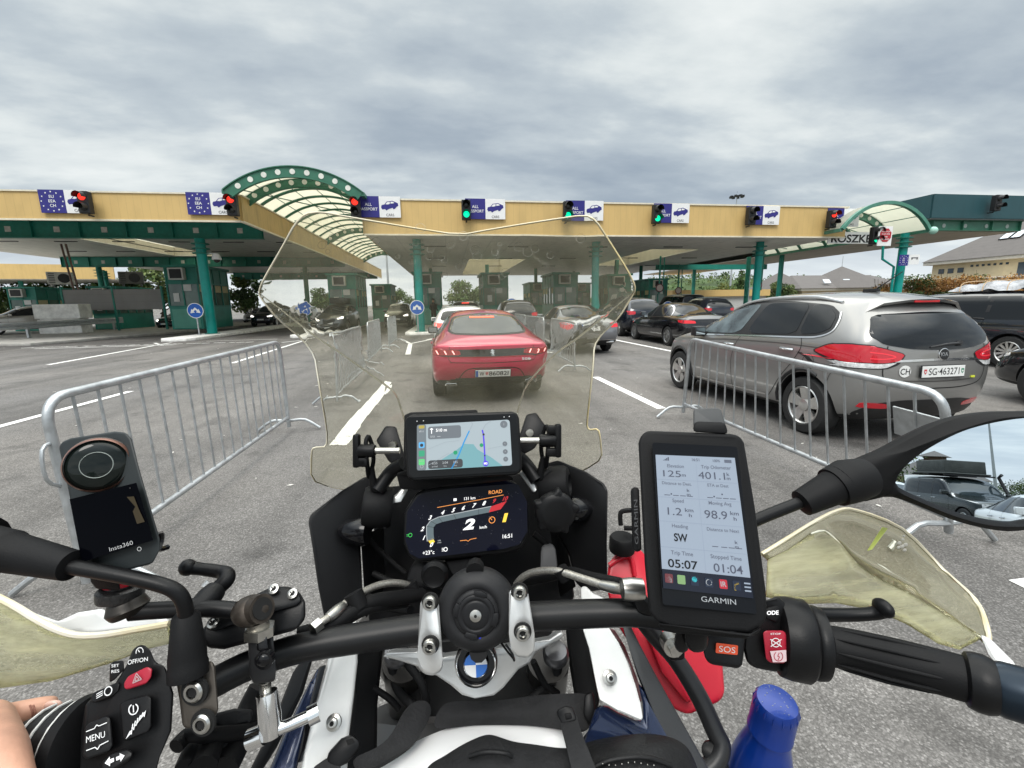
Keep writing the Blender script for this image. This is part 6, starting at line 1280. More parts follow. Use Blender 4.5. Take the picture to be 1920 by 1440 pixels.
# ---- instrument display
def quad(tl, tr, bl, br): return [Q(*tl), Q(*tr), Q(*bl), Q(*br)]
def bil(q, u, v, lift=0.0):
    p = q[0]*(1-u)*(1-v)+q[1]*u*(1-v)+q[2]*(1-u)*v+q[3]*u*v
    if lift:
        n = (q[1]-q[0]).cross(q[2]-q[0]).normalized(); n = -n if n.dot(CAM-p) < 0 else n; p = p+n*lift
    return p
class Scr:
    """artwork laid on a real screen surface, u to the right and v down, grouped by colour"""
    def __init__(s, q):
        n_ = (q[1]-q[0]).cross(q[2]-q[0]); r_ = q[3]-CAM; q[3] = CAM+r_*((q[0]-CAM).dot(n_)/r_.dot(n_)); s.q = q; s.m = {}; s.lift = .0005; s.asp = ((q[2]-q[0]).length+(q[3]-q[1]).length)/((q[1]-q[0]).length+(q[3]-q[2]).length)
    def mb(s, c): return s.m.setdefault(c, MB())
    def poly(s, pts, c, lift=0): s.mb(c).face([bil(s.q, u, v, s.lift+lift) for u, v in pts])
    def rect(s, u0, v0, u1, v1, c, lift=0): s.poly([(u0,v0),(u1,v0),(u1,v1),(u0,v1)], c, lift)
    def rrect(s, u0, v0, u1, v1, c, r=.03, lift=0):
        pts = []; ry = r/s.asp
        for cx, cy, a0 in ((u1-r, v0+ry, -90), (u1-r, v1-ry, 0), (u0+r, v1-ry, 90), (u0+r, v0+ry, 180)):
            pts += [(cx+r*math.cos(R(a0+k*30)), cy+ry*math.sin(R(a0+k*30))) for k in range(4)]
        s.poly(pts, c, lift)
    def disc(s, u, v, r, c, lift=0, n=16): s.poly([(u+r*math.cos(6.2832*k/n), v+r/s.asp*math.sin(6.2832*k/n)) for k in range(n)], c, lift)
    def ring(s, u, v, r, w, c, lift=0, n=20, a0=0, a1=360):
        for k in range(n):
            a, b = R(a0+(a1-a0)*k/n), R(a0+(a1-a0)*(k+1)/n); f = lambda rr, t: (u+rr*math.cos(t), v+rr/s.asp*math.sin(t)); s.poly([f(r,a), f(r,b), f(r-w,b), f(r-w,a)], c, lift)
    def line(s, pts, w, c, lift=0):
        for (a, b), (e, f) in zip(pts, pts[1:]):
            dx, dy = e-a, (f-b)*s.asp; l = math.hypot(dx, dy) or 1; nx, ny = -dy/l*w/2, dx/l*w/2/s.asp; s.poly([(a+nx,b+ny),(e+nx,f+ny),(e-nx,f-ny),(a-nx,b-ny)], c, lift)
    def text(s, t, u, v, h, c, width=None, bold=0.01, align='c', slant=0, lift=.0003):
        vs, fs, w = text_mesh(t, bold); kx = (h*s.asp) if width is None else width/max(w, 1e-6); W_ = w*kx
        if align == 'l': u += W_/2
        if align == 'r': u -= W_/2
        m = s.mb(c); nv = [m.bm.verts.new(bil(s.q, u+p.x*kx+p.y*slant*h, v-p.y*h, s.lift+lift)) for p in vs]
        for f in fs:
            try: m.bm.faces.new([nv[i] for i in f])
            except ValueError: pass
    def done(s, parent, mats, names):
        for c, m in s.m.items(): obj(names.get(c, 'lettering'), m, mats[c], parent, 0, recalc=False)
def lit(name, c, k=1.0, rough=.12): return mat(name, tuple(x*.1 for x in c), rough, emis=c, estr=k)
disp = plate('instrument_display', [(757,960,.60),(779,925,.606),(800,912,.608),(946,894,.61),(972,907,.608),(990,944,.60),(993,1003,.59),(978,1030,.585),(949,1038,.583),(785,1055,.58),(767,1044,.582),(756,1018,.588)], .022, BLK, bike, .005, seg=3)
glassq = quad((757,927,.606),(991,904,.606),(757,1050,.5805),(993,1026,.5805))
S1 = Scr(glassq); S1.lift = .0012
S1.poly([(.03,.28),(.115,.05),(.19,.0),(.815,-.06),(.92,.03),(.985,.31),(.985,.76),(.92,.94),(.80,.985),(.125,1.0),(.05,.91),(.015,.70)], 'glass')
S1.lift = .0020
S1.text('131 km', .53,.165,.045,'w'); S1.rect(.40,.145,.425,.185,'w'); S1.text('ROAD', .735,.105,.055,'o'); S1.line([(.27,.26),(.60,.205),(.80,.165)],.004,'o')
for tx_, u, v, c in (('0',.225,.815,'w'),('1',.165,.70,'w'),('2',.155,.565,'w'),('3',.215,.405,'w'),('4',.315,.345,'w'),('5',.40,.325,'w'),('6',.48,.305,'w'),('7',.565,.285,'w'),('8',.645,.265,'w'),('9',.725,.245,'r'),('10',.815,.225,'r')): S1.text(tx_, u, v, .062, c, slant=.25, bold=.03)
arc = [(.19,.76),(.185,.66),(.185,.53),(.215,.455),(.28,.41),(.40,.385),(.60,.345),(.70,.325)]; arc2 = [(.245,.74),(.24,.66),(.24,.56),(.26,.515),(.31,.49),(.42,.465),(.60,.43),(.68,.415)]
for i in range(7): S1.poly([arc[i],arc[i+1],arc2[i+1],arc2[i]], 'g')
for i in range(2,7): S1.line([arc[i],arc2[i]],.003,'k',.0003)
S1.line(arc,.006,'w2',.0003); S1.poly([(.70,.325),(.825,.265),(.775,.385),(.68,.415)],'r'); S1.poly([(.188,.73),(.235,.72),(.25,.78),(.215,.80)],'y')
S1.text('2',.53,.565,.145,'w',.082,slant=.2,bold=.05); S1.text('km/h',.635,.63,.042,'w'); S1.text('1',.81,.52,.125,'y',.028,slant=.15,bold=.03)
S1.ring(.705,.535,.026,.005,'o'); S1.line([(.705,.535),(.69,.50)],.005,'o'); S1.text('16:51',.825,.80,.058,'w'); S1.text('+23\u00b0c',.20,.925,.056,'w'); S1.ring(.335,.905,.016,.005,'w'); S1.line([(.305,.885),(.32,.885)],.004,'w'); S1.line([(.305,.905),(.32,.905)],.004,'w'); S1.line([(.305,.925),(.32,.925)],.004,'w')
S1.line([(.45,.80),(.50,.80),(.515,.82),(.53,.795),(.58,.785)],.004,'o'); S1.text('RPM',.285,.765,.018,'w2'); S1.text('x1000',.285,.795,.018,'w2'); S1.ring(.055,.64,.016,.005,'gn'); S1.line([(.025,.63),(.04,.63)],.004,'gn'); S1.line([(.025,.65),(.04,.65)],.004,'gn')
rs = random.Random(9)
for k in range(90): S1.disc(rs.uniform(.06,.95), rs.uniform(.12,.92), rs.uniform(.0012,.003), 'd', n=6)
TFTG = mat('display_glass', (.003,.0035,.010), .05, spec=.16)
cols = dict(glass=TFTG, w=lit('led_white', (.95,.95,.95), .9), w2=lit('led_grey', (.45,.48,.50), .6), o=lit('led_orange', (1,.36,.08), .75), r=lit('led_red', (.65,.02,.03), .6), y=lit('led_amber', (.95,.62,.06), .85), g=lit('led_slate', (.15,.20,.22), .5), k=mat('led_off', (.01,.01,.012), .3), gn=lit('led_green', (.05,.6,.1), .6), d=mat('dust_speck', (.10,.10,.12), .8))
S1.done(disp, cols, dict(glass='display_glass', g='rev_band', d='dust_specks', o='orange_marks', r='red_zone'))
plate('display_neck', [(832,1046,.60),(905,1036,.60),(890,1075,.56),(870,1090,.545),(846,1075,.56)], .03, BLKM, bike, .004)
# ---- handlebar with its clamps
ptube('handlebar', [(395,1283,.395),(470,1246,.415),(560,1216,.435),(660,1198,.447),(780,1180,.458),(900,1166,.462),(1000,1156,.458),(1120,1150,.447),(1200,1150,.438),(1290,1163,.42),(1400,1182,.402),(1470,1195,.39)], [.0128,.013,.0136,.0144,.0148,.0148,.0144,.0136,.0130,.0128,.0125,.0125], BARM, bike, 24)
tc_pts = [(716,1232,.505),(727,1224,.505),(790,1222,.49),(830,1232,.485),(960,1212,.485),(1000,1205,.49),(1030,1199,.50),(1052,1184,.51),(1058,1190,.51),(1050,1200,.508),(1004,1224,.495),(993,1244,.49),(972,1256,.485),(944,1290,.478),(926,1305,.474),(890,1311,.472),(866,1304,.474),(845,1286,.478),(818,1268,.482),(797,1262,.484),(786,1252,.488),(748,1240,.498)]
tcl = plate('triple_clamp', tc_pts, .022, SILV, bike, .006, out=(CZ-CY*.35).normalized(), seg=3)
for pts in ([(791,1128,.452),(800,1119,.455),(812,1119,.455),(820,1128,.452),(826,1240,.440),(826,1256,.442),(812,1268,.442),(796,1264,.443),(787,1250,.443),(787,1225,.440)], [(958,1108,.452),(968,1100,.455),(982,1101,.455),(988,1110,.452),(998,1190,.44),(998,1222,.442),(988,1234,.442),(970,1232,.443),(960,1218,.443),(958,1190,.440)]):
    mx_ = sum(a for a, b, c in pts)/len(pts); pts = [(mx_+(a-mx_)*1.22, b, c-.020) for a, b, c in pts]; r = plate('bar_clamp', pts, .045, SILV, bike, .006, seg=3)
    for px, py, d in ([(806,1130,.430),(806,1212,.417)] if pts[0][0] < 900 else [(974,1111,.430),(980,1187,.417)]):
        p = Q(px,py,d); n = (-CZ+CY*.08).normalized(); mb = MB(); mb.lathe(p-n*.004, n, [(.0068,0),(.0068,.007),(.0058,.0085),(.0040,.0085),(.0036,.004)], 24); s = obj('bolt', mb, SCRW, r); mb = MB(); u = n.orthogonal().normalized(); w = n.cross(u); mb.face([p+n*.0002+(u*math.cos(k*.5236)+w*math.sin(k*.5236))*(.0036 if k % 2 else .0026) for k in range(12)]); mb.cyl(p-n*.0045, p-n*.002, .0085, 24); obj('socket', mb, SEAM, s, 0)
# roundel on the clamp
nb = (-CZ+CY*.22).normalized(); c = Q(893,1242,.462); mb = MB(); mb.lathe(c-nb*.004, nb, [(.0225,0),(.0225,.006),(.0205,.009),(.0195,.0085),(.0195,.006)], 40, True, True); bd = obj('badge_ring', mb, BLKG, tcl)
uu = (CX-nb*CX.dot(nb)).normalized(); vv = nb.cross(uu); vv = vv if vv.dot(CY) > 0 else -vv
mb = MB(); mb.lathe(c+nb*.002, nb, [(.0205,0),(.0212,.0055),(.0202,.0062),(.0196,.0055)], 40, False, False); obj('badge_rim', mb, CHROME, bd)
for k in range(4):
    a0 = math.pi/2*k+.06; pts = [c+nb*.0066]+[c+nb*.0066+(uu*math.cos(a0+math.pi/2*i/8)+vv*math.sin(a0+math.pi/2*i/8))*.0118 for i in range(9)]; mb = MB(); mb.face(pts); obj('badge_quarter', mb, mat('roundel_blue', (.01,.13,.50), .2, coat=.5) if k % 2 else mat('roundel_white', (.72,.73,.74), .25, coat=.5), bd, 0, recalc=False)
mb = MB(); mb.lathe(c+nb*.0058, nb, [(.0118,0),(.0127,.0012),(.0132,0)], 40, False, False); obj('roundel_rim', mb, CHROME, bd)
# ---- phone mount puck above the stem
pm = thing('phone_mount', 'round black rubber phone mount clamped at the middle of the handlebar', 'phone mount', Q(893,1148,.43), wc=True)
c = Q(893,1149,.432); n = (-CZ+CY*.16).normalized(); k_ = .432/F_PX
mb = MB(); mb.lathe(c-n*.030, n, [(.030,0),(.036,.004),(.0400,.012),(.0400,.020),(.0375,.027),(.0330,.0305),(.0290,.0325),(.0255,.0330),(.0225,.0315),(.0215,.0335),(.0195,.0345)], 48); pk = obj('mount_body', mb, mat('rubber_grey_black', (.012,.012,.013), .5, spec=.3, var=.15, vscale=40, bump=.15, bscale=600), pm)
mb = MB(); mb.lathe(c+n*.003, n, [(.0190,0),(.0185,.004),(.0150,.0045),(.0135,.0035),(.0120,.0045),(.0080,.0048)], 40); u0 = n.orthogonal().normalized(); w0 = n.cross(u0)
for k in range(4):
    a = k*math.pi/2+.5; mb.prism([c+n*.0034+(u0*math.cos(a+da)+w0*math.sin(a+da))*rr for da, rr in ((-.32,.0175),(-.32,.0222),(0,.0228),(.32,.0222),(.32,.0175))], n*.0042)
obj('locking_head', mb, mat('head_black', (.008,.008,.009), .42, spec=.3), pm, bevel=.0008)
mb = MB(); mb.lathe(c+n*.0068, n, [(.0058,0),(.0056,.0022),(.0030,.0030),(.0012,.0030)], 24); s = obj('centre_screw', mb, SCRW, pm); mb = MB(); mb.cyl(c+n*.0096, c+n*.0101, .0015, 10); obj('screw_socket', mb, SEAM, s)
for a in range(4):
    t0 = a*math.pi/2+.78; mb = MB(); v = u0*math.cos(t0)+w0*math.sin(t0); mb.tube([c-n*.022+v*.034, c-n*.012+v*.0405, c-n*.004+v*.038], .009, 10); obj('damper_lobe', mb, BLKM, pm)
mb = MB(); mb.prism(q3([(897,1189,.4245),(902,1188,.4245),(902,1201,.427),(898,1202,.427)]), CZ*.003); obj('blue_tab', mb, mat('blue_tab', (.03,.05,.55), .4), pm, 0)
mb = MB(); mb.prism(q3([(880,1056,.47),(896,1055,.47),(897,1067,.46),(879,1067,.46)]), CZ*.01); obj('tab', mb, BLKG, pm, 0)
# stay wire at the clamp
ptube('stay_wire', [(940,1206,.45),(952,1222,.45),(962,1234,.446),(964,1238,.446),(960,1225,.447),(948,1208,.45)], .0012, BLKG, bike, 6)
# ---- braided hoses
h1 = ptube('brake_hose', [(588,1178,.44),(600,1168,.445),(618,1156,.455),(640,1138,.475),(663,1120,.49),(704,1099,.52),(740,1093,.54),(770,1099,.56),(782,1112,.58)], .0042, BRAID, bike, 10)
mb = MB(); P = q3([(614,1160,.452),(630,1147,.463),(643,1136,.474)]); mb.tube(P, [.0052,.0062,.0052], 12); mb.tube(q3([(586,1180,.438),(600,1168,.445)]), .0068, 6); obj('hose_fitting', mb, SCRW, h1)
ptube('wiring', [(560,1192,.45),(620,1172,.46),(664,1146,.48),(700,1128,.50),(750,1120,.53),(790,1115,.56)], .0085, BLKM, bike, 10); ptube('wiring', [(575,1200,.45),(640,1168,.47),(690,1142,.49),(760,1130,.55)], .006, BLKM, bike, 10)
mb = MB(); mb.tube(q3([(662,1112,.487),(674,1140,.485)]), .0105, 12); obj('hose_clip', mb, BLKM, h1)
mb = MB(); mb.tube(q3([(768,1094,.555),(776,1112,.555)]), .0085, 12); obj('hose_clip', mb, BLKM, h1)
h2 = ptube('brake_hose', [(968,1096,.55),(978,1084,.54),(1000,1073,.525),(1041,1070,.50),(1093,1085,.475),(1144,1101,.45),(1180,1107,.43)], .0042, BRAID, bike, 10)
mb = MB(); mb.tube(q3([(1128,1097,.457),(1150,1102,.448),(1166,1105,.44)]), [.0052,.006,.005], 12); mb.lathe(Q(1182,1105,.425), CX, [(.010,-.008),(.011,0),(.010,.012)], 16); obj('hose_fitting', mb, SCRW, h2)
mb = MB(); mb.tube(q3([(1050,1066,.497),(1062,1084,.497)]), .0085, 12); obj('hose_clip', mb, BLKM, h2)
ptube('wiring', [(980,1092,.56),(1030,1082,.53),(1070,1072,.51),(1110,1082,.48),(1170,1095,.45),(1200,1110,.43)], .0055, BLKM, bike, 10)
# ---- tank side panels, tank flanks, frame
def panel(pts, bolt, stripe):
    p = plate('side_panel', pts, .012, WPAN, bike, .004, seg=3)
    if stripe: plate('stripe', stripe, .006, BURG if bolt[0] > 900 else BLKG, p, .002)
    b = Q(*bolt); n = (-CZ+CY*.5).normalized(); mb = MB(); mb.lathe(b-n*.002, n, [(.0082,0),(.0080,.002),(.0052,.0028),(.0050,.0065),(.0038,.0072),(.0024,.0072),(.0022,.004)], 22); s = obj('bolt', mb, SCRW, p); mb = MB(); mb.cyl(b+n*.0015, b+n*.0042, .0023, 6); obj('socket', mb, SEAM, s)
panel([(638,1172,.55),(660,1152,.56),(670,1165,.555),(671,1240,.525),(664,1300,.50),(655,1375,.475),(650,1470,.45),(562,1470,.44),(568,1410,.455),(590,1330,.48),(612,1250,.51),(622,1205,.53)], (625,1355,.465), [(598,1250,.515),(612,1245,.51),(590,1330,.48),(566,1430,.448),(556,1430,.45),(578,1330,.485)])
panel([(1092,1178,.55),(1112,1166,.56),(1128,1166,.56),(1141,1176,.555),(1160,1205,.54),(1176,1240,.525),(1192,1285,.505),(1201,1319,.49),(1206,1348,.48),(1200,1352,.48),(1160,1334,.478),(1124,1312,.480),(1117,1281,.495),(1104,1215,.53)], (1144,1271,.497), [(1141,1178,.562),(1152,1180,.562),(1172,1212,.55),(1196,1275,.52),(1204,1316,.50),(1198,1316,.497),(1182,1250,.525),(1160,1204,.547)])
plate('upper_panel', [(1088,1101,.60),(1098,1098,.60),(1112,1112,.59),(1140,1125,.575),(1148,1140,.57),(1140,1150,.565),(1090,1150,.57)], .01, WPAN, bike, .003)
plate('upper_panel', [(640,1170,.585),(655,1150,.59),(668,1148,.59),(668,1168,.58),(650,1190,.575)], .01, WPAN, bike, .003)
plate('grey_flank', [(1164,1166,.60),(1180,1168,.60),(1198,1205,.585),(1226,1258,.565),(1266,1330,.535),(1345,1470,.49),(1300,1475,.475),(1232,1350,.515),(1208,1290,.53),(1196,1262,.545),(1176,1205,.57)], .02, mat('grey_flank_plastic', (.035,.036,.038), .5, var=.1, vscale=20, bump=.15, bscale=500), bike, .005)
plate('tank_flank', [(1128,1316,.492),(1160,1336,.49),(1206,1356,.492),(1204,1316,.512),(1192,1270,.535),(1206,1290,.54),(1240,1352,.525),(1320,1480,.49),(1060,1480,.44),(1100,1380,.465),(1115,1330,.485)], .05, NAVYP, bike, .008, seg=3)
plate('tank_flank', [(580,1280,.515),(600,1245,.525),(596,1300,.505),(562,1420,.463),(548,1480,.445),(490,1480,.44),(530,1380,.475)], .05, NAVYP, bike, .008, seg=3)
plate('grey_flank', [(548,1262,.54),(576,1222,.545),(590,1225,.54),(568,1300,.515),(520,1400,.48),(470,1480,.455),(450,1480,.46),(510,1360,.50)], .03, BLK, bike, .005)
plate('frame_cover', [(668,1172,.60),(720,1172,.62),(716,1240,.585),(708,1320,.55),(706,1480,.49),(640,1480,.48),(654,1380,.51),(664,1300,.54),(670,1240,.56)], .04, BLKM, bike, .005)
plate('frame_cover', [(1060,1176,.62),(1096,1170,.60),(1106,1215,.57),(1118,1282,.535),(1126,1314,.52),(1112,1350,.505),(1085,1370,.50),(1076,1300,.535),(1066,1240,.57)], .04, BLKM, bike, .005)
plate('cockpit_floor', [(755,1180,.66),(1045,1160,.66),(1020,1230,.62),(1030,1310,.56),(1050,1340,.54),(770,1345,.54),(752,1300,.57),(742,1235,.63)], .05, BLKM, bike, .006)
for px, d in ((757, .56), (1028, .56)):
    mb = MB(); a = Q(px, 1235, d); mb.cyl(a, Q(px+(8 if px < 900 else -6), 1330, .70), .027, 24, .029); obj('fork_tube', mb, mat('fork_dark', (.03,.028,.026), .35, .5), bike)
    mb = MB(); mb.lathe(Q(px-14 if px < 900 else px+14, 1224, .53), CY*.9-CZ*.4, [(.015,-.008),(.016,.0),(.013,.005),(.008,.006)], 26); obj('fork_cap', mb, RIMD, bike)
for pts, r in [([(735,1250,.55),(745,1290,.55),(770,1320,.55),(800,1330,.54)], .006), ([(760,1240,.54),(790,1280,.53),(800,1320,.53)], .005), ([(1050,1230,.55),(1040,1270,.55),(1010,1300,.55),(980,1320,.54)], .006), ([(1000,1240,.53),(1020,1280,.54),(1046,1300,.55)], .004), ([(700,1290,.56),(730,1310,.56),(748,1330,.56)], .004)]: ptube('cable', pts, r, BLKM, bike, 8)
# front wheel, mudguard and beak ahead of the cockpit (below the screen)
wc_ = V((-.02, 1.12, .31)); mb = MB(); mb.lathe(wc_-V((.055,0,0)), (1,0,0), [(.20,0),(.27,.0),(.31,.03),(.315,.055),(.31,.08),(.27,.11),(.20,.11)], 40); fw = obj('front_wheel', mb, RUB, bike); mb = MB(); mb.lathe(wc_-V((.045,0,0)), (1,0,0), [(.03,0),(.2,.01),(.2,.08),(.03,.09)], 36); obj('rim', mb, RIMD, fw)
mb = MB(); mb.tube([V((-.12,1.10,.31)), V((-.14,.66,.98))], .03, 14); mb.tube([V((.08,1.10,.31)), V((.07,.66,.98))], .03, 14); obj('fork_leg', mb, mat('fork_dark', (.03,.028,.026), .35, .5), bike)
mb = MB(); rows = [[wc_+V((x, .36*math.cos(a), .36*math.sin(a)-abs(x)*.4)) for x in (-.08,-.04,0,.04,.08)] for a in [R(35+14*k) for k in range(9)]]; mb.quads(rows); mg = obj('mudguard', mb, BLK, bike, 60); baked(mg, [('SOLIDIFY', dict(thickness=.004))])
mb = MB(); mb.tube([V((-.03,.20,.62)), V((-.03,.52,.72)), V((-.03,.62,.86))], [.17,.19,.12], 18); obj('engine_block', mb, mat('engine_grey', (.10,.10,.10), .5, .5), bike)
# ---- crash bar on the right
cb = ptube('crash_bar', [(1195,1150,.60),(1226,1190,.605),(1267,1236,.60),(1310,1305,.585),(1340,1370,.57),(1352,1400,.562),(1338,1432,.555),(1300,1460,.55)], .0118, mat('crash_bar_black', (.016,.016,.017), .38), bike, 16)
mb = MB(); p = Q(1266,1218,.555); mb.cyl(p+CZ*.02, p-CZ*.004, .008, 6); mb.cyl(p+CZ*.022, p+CZ*.004, .013, 18); obj('bolt', mb, SCRW, cb); plate('bar_bracket', [(1248,1186,.57),(1284,1190,.57),(1284,1236,.565),(1258,1240,.565),(1246,1220,.567)], .012, BLK, cb, .003)
plate('bar_foot', [(1320,1385,.565),(1360,1392,.56),(1368,1425,.55),(1340,1445,.548),(1312,1410,.556)], .03, BLK, cb, .006)
# ---- right controls
gr = ptube('grip', [(1540,1208,.386),(1600,1219,.378),(1700,1243,.360),(1800,1270,.342),(1815,1274,.340)], [.0162,.0166,.0168,.0166,.0160], BLKM, bike, 28)
for k in range(9):
    a = 2*math.pi*k/9; n0, n1 = Q(1560,1212,.383), Q(1770,1262,.347); t_ = (n1-n0).normalized(); u = t_.orthogonal().normalized(); w = t_.cross(u); o_ = u*math.cos(a)+w*math.sin(a); mb = MB(); mb.tube([n0+(n1-n0)*f+o_*(.0152+.0016*math.sin(f*3.14)) for f in (0,.15,.5,.85,1)], [.0003,.0012,.0015,.0012,.0003], 8); obj('grip_ridge', mb, BLKM, gr)
a, b = Q(1805,1271,.341), Q(1840,1281,.335); t_ = (b-a).normalized(); mb = MB(); mb.lathe(a, t_, [(.016,0),(.0195,.002),(.0208,.007),(.0208,.012),(.0190,.017)], 36); obj('grip_flange', mb, BLK, gr)
mb = MB(); mb.lathe(a+t_*.017, t_, [(.0180,0),(.0192,.004),(.0192,.028),(.0180,.034),(.012,.036)], 36); obj('bar_end', mb, mat('dark_blue_anodised', (.012,.020,.030), .3, .6), bike)
a, b = Q(1452,1190,.395), Q(1550,1208,.384); t_ = (b-a).normalized(); L_ = (b-a).length; mb = MB(); mb.lathe(a, t_, [(.026,0),(.032,.003),(.0335,.010),(.0335,L_*.58),(.0315,L_*.64),(.0275,L_*.66),(.0290,L_*.70),(.0298,L_*.78),(.0288,L_*.90),(.0235,L_*.93),(.017,L_*1.02)], 44); th = obj('throttle_housing', mb, BLK, bike)
sw = plate('switch_housing', [(1396,1148,.385),(1430,1126,.383),(1462,1116,.386),(1478,1140,.385),(1482,1200,.378),(1478,1250,.375),(1462,1262,.376),(1420,1254,.376),(1400,1246,.377),(1393,1215,.380)], .045, BLK, bike, .006, seg=3)
plate('mode_button', [(1436,1140,.3795),(1458,1134,.380),(1464,1152,.378),(1458,1168,.376),(1436,1160,.377)], .01, BLKM, sw, .002)
ss = Scr(quad((1436,1139,.3785),(1462,1137,.3785),(1436,1162,.3755),(1462,1162,.3755))); ss.lift = .0006; ss.text('MODE',.30,.44,.30,'w',1.15,bold=.03)
ss.done(sw, cols, {})
rk = plate('engine_switch', [(1430,1186,.370),(1436,1182,.370),(1468,1182,.369),(1474,1188,.369),(1476,1238,.366),(1470,1244,.366),(1444,1243,.367),(1436,1236,.367)], .014, mat('switch_red', (.33,.012,.03), .35), sw, .003)
ss = Scr(quad((1430,1182,.369),(1476,1182,.368),(1434,1244,.3655),(1477,1244,.3645))); ss.lift = .0007
ss.poly([(.24,.62),(.92,.58),(.93,.92),(.80,.95),(.34,.95)],'p'); ss.text('STOP',.50,.09,.055,'w',.42); ss.ring(.50,.36,.19,.03,'w'); ss.line([(.28,.26),(.74,.48)],.035,'w'); ss.line([(.28,.48),(.74,.26)],.035,'w'); ss.ring(.58,.77,.20,.03,'rd',.0003,a0=-60,a1=240); ss.line([(.62,.66),(.55,.77),(.63,.78),(.56,.88)],.03,'rd',.0003)
cols2 = dict(cols, w=mat('print_white', (.72,.72,.72), .5), p=mat('switch_pink_white', (.60,.45,.47), .4), rd=mat('print_red', (.35,.02,.04), .5), s=mat('sos_orange', (.55,.07,.025), .4, emis=(.8,.10,.03), estr=.15), gold=mat('print_grey', (.35,.35,.35), .5))
ss.done(rk, cols2, dict(p='start_field'))
so_ = plate('emergency_call_unit', [(1310,1185,.378),(1330,1174,.380),(1394,1186,.376),(1398,1200,.374),(1392,1246,.368),(1386,1254,.368),(1332,1246,.370),(1322,1236,.371)], .03, BLK, bike, .004, seg=3)
ss = Scr(quad((1342,1204,.3715),(1383,1209,.3690),(1341,1223,.3705),(1382,1227,.3675))); ss.lift = .0012; ss.rrect(0,0,1,1,'s',.05); ss.lift = .0018; ss.text('SOS',.5,.5,.60,'w',.74,bold=.0); ss.done(so_, cols2, dict(s='call_label'))
bl = ptube('brake_lever', [(1480,1140,.405),(1520,1151,.410),(1580,1153,.412),(1630,1151,.408),(1652,1146,.404),(1660,1140,.402)], [.0072,.0066,.0060,.0058,.0064,.0066], BLK, bike, 16); mb = MB(); mb.tube(q3([(1619,1144,.4085),(1619,1160,.4085)]), .0012, 6); mb.ball(Q(1656,1140,.402), .0078, 14, (.8,1.3,1)); obj('lever_tip', mb, BLK, bl)
plate('master_cylinder', [(1186,1088,.43),(1200,1080,.43),(1212,1120,.42),(1240,1140,.42),(1230,1160,.42),(1196,1150,.42),(1184,1120,.425)], .03, BLK, bike, .005)
# ---- right hand guard: white plastic shell with a yellowed clear deflector
def shell(name, pts3, m, parent, th=.003, cut=None):
    n = len(pts3); bm = bmesh.new(); P = [V(p) for p in pts3]; c = sum(P, V())/n
    vs = [bm.verts.new(p) for p in P]; bm.faces.new(vs); bmesh.ops.triangulate(bm, faces=bm.faces); bmesh.ops.subdivide_edges(bm, edges=bm.edges[:], cuts=3, use_grid_fill=True)
    for _ in range(4): bmesh.ops.smooth_vert(bm, verts=[v for v in bm.verts if not v.is_boundary], factor=.5, use_axis_x=True, use_axis_y=True, use_axis_z=True)
    o = obj(name, bm, m, parent, 60); baked(o, [('SOLIDIFY', dict(thickness=th, offset=0))]); return o
hg = plate('hand_guard', [(1836,1186,.40),(1860,1200,.40),(1900,1240,.39),(1935,1300,.375),(1935,1335,.37),(1912,1318,.372),(1884,1268,.385),(1850,1226,.395)], .012, mat('white_plastic', (.70,.70,.69), .35), bike, .004)
upper = [(1429,1040,.50),(1484,1006,.515),(1530,978,.53),(1572,958,.54),(1606,958,.54),(1690,992,.525),(1766,1068,.50),(1828,1126,.465),(1850,1178,.43),(1852,1210,.41),(1838,1196,.415),(1780,1160,.445),(1700,1112,.475),(1640,1082,.49),(1604,1056,.50),(1572,1018,.51),(1545,996,.515),(1520,1002,.51),(1480,1030,.50),(1440,1050,.49)]
d1 = shell('deflector', q3([(a, b, c) for a, b, c in upper]), DEFL, hg); mb = MB(); mb.tube(smooth_path(q3(upper[:10]), 3), .0028, 8); obj('edge', mb, EDGE, d1)
low = [(1440,1050,.49),(1480,1030,.50),(1520,1002,.51),(1545,996,.515),(1572,1018,.51),(1604,1056,.50),(1640,1082,.49),(1700,1112,.475),(1780,1160,.445),(1838,1196,.415),(1800,1216,.41),(1760,1205,.42),(1700,1168,.44),(1640,1142,.45),(1570,1130,.46),(1500,1132,.455),(1437,1118,.455)]
GRN = mat('milky_green_plastic', (.42,.42,.22), .3, var=.3, vscale=14, coat=.6)
GRN2 = glassy_screen('milky_deflector', (.97,.965,.85), None, .36, .012, 16, ior=1.25, hz=(.84,.82,.54), smudge=.75, spots=0.0, stretch=True)
d2 = shell('deflector_fold', q3(low), GRN2, hg); mb = MB(); mb.tube(smooth_path(q3(low[2:10]), 3), .0016, 8); obj('fold_edge', mb, mat('pale_edge', (.78,.76,.62), .2), d2)
for pts in ([(1700,1092,.49),(1720,1060,.495),(1770,1108,.475)],): pass
mb = MB(); mb.prism(q3([(1626,1032,.4985),(1634,1030,.4985),(1664,990,.5185),(1654,988,.5185)]), -CZ*.0008); obj('green_smear', mb, mat('lime_smear', (.36,.42,.08), .5, alpha=.65), d1, 0)
mb = MB(); c = Q(1690,1024,.507)
for k, (dx, dy) in enumerate(((0,0),(.004,.002),(-.003,.004),(.003,-.004),(-.004,-.001),(.001,.008),(.002,.012))): mb.ball(c+CX*dx+CY*dy-CZ*.001, .0032-.0002*k, 8, (1,.4,.8))
obj('dirt_spot', mb, mat('dried_dirt', (.55,.53,.48), .8), d1)
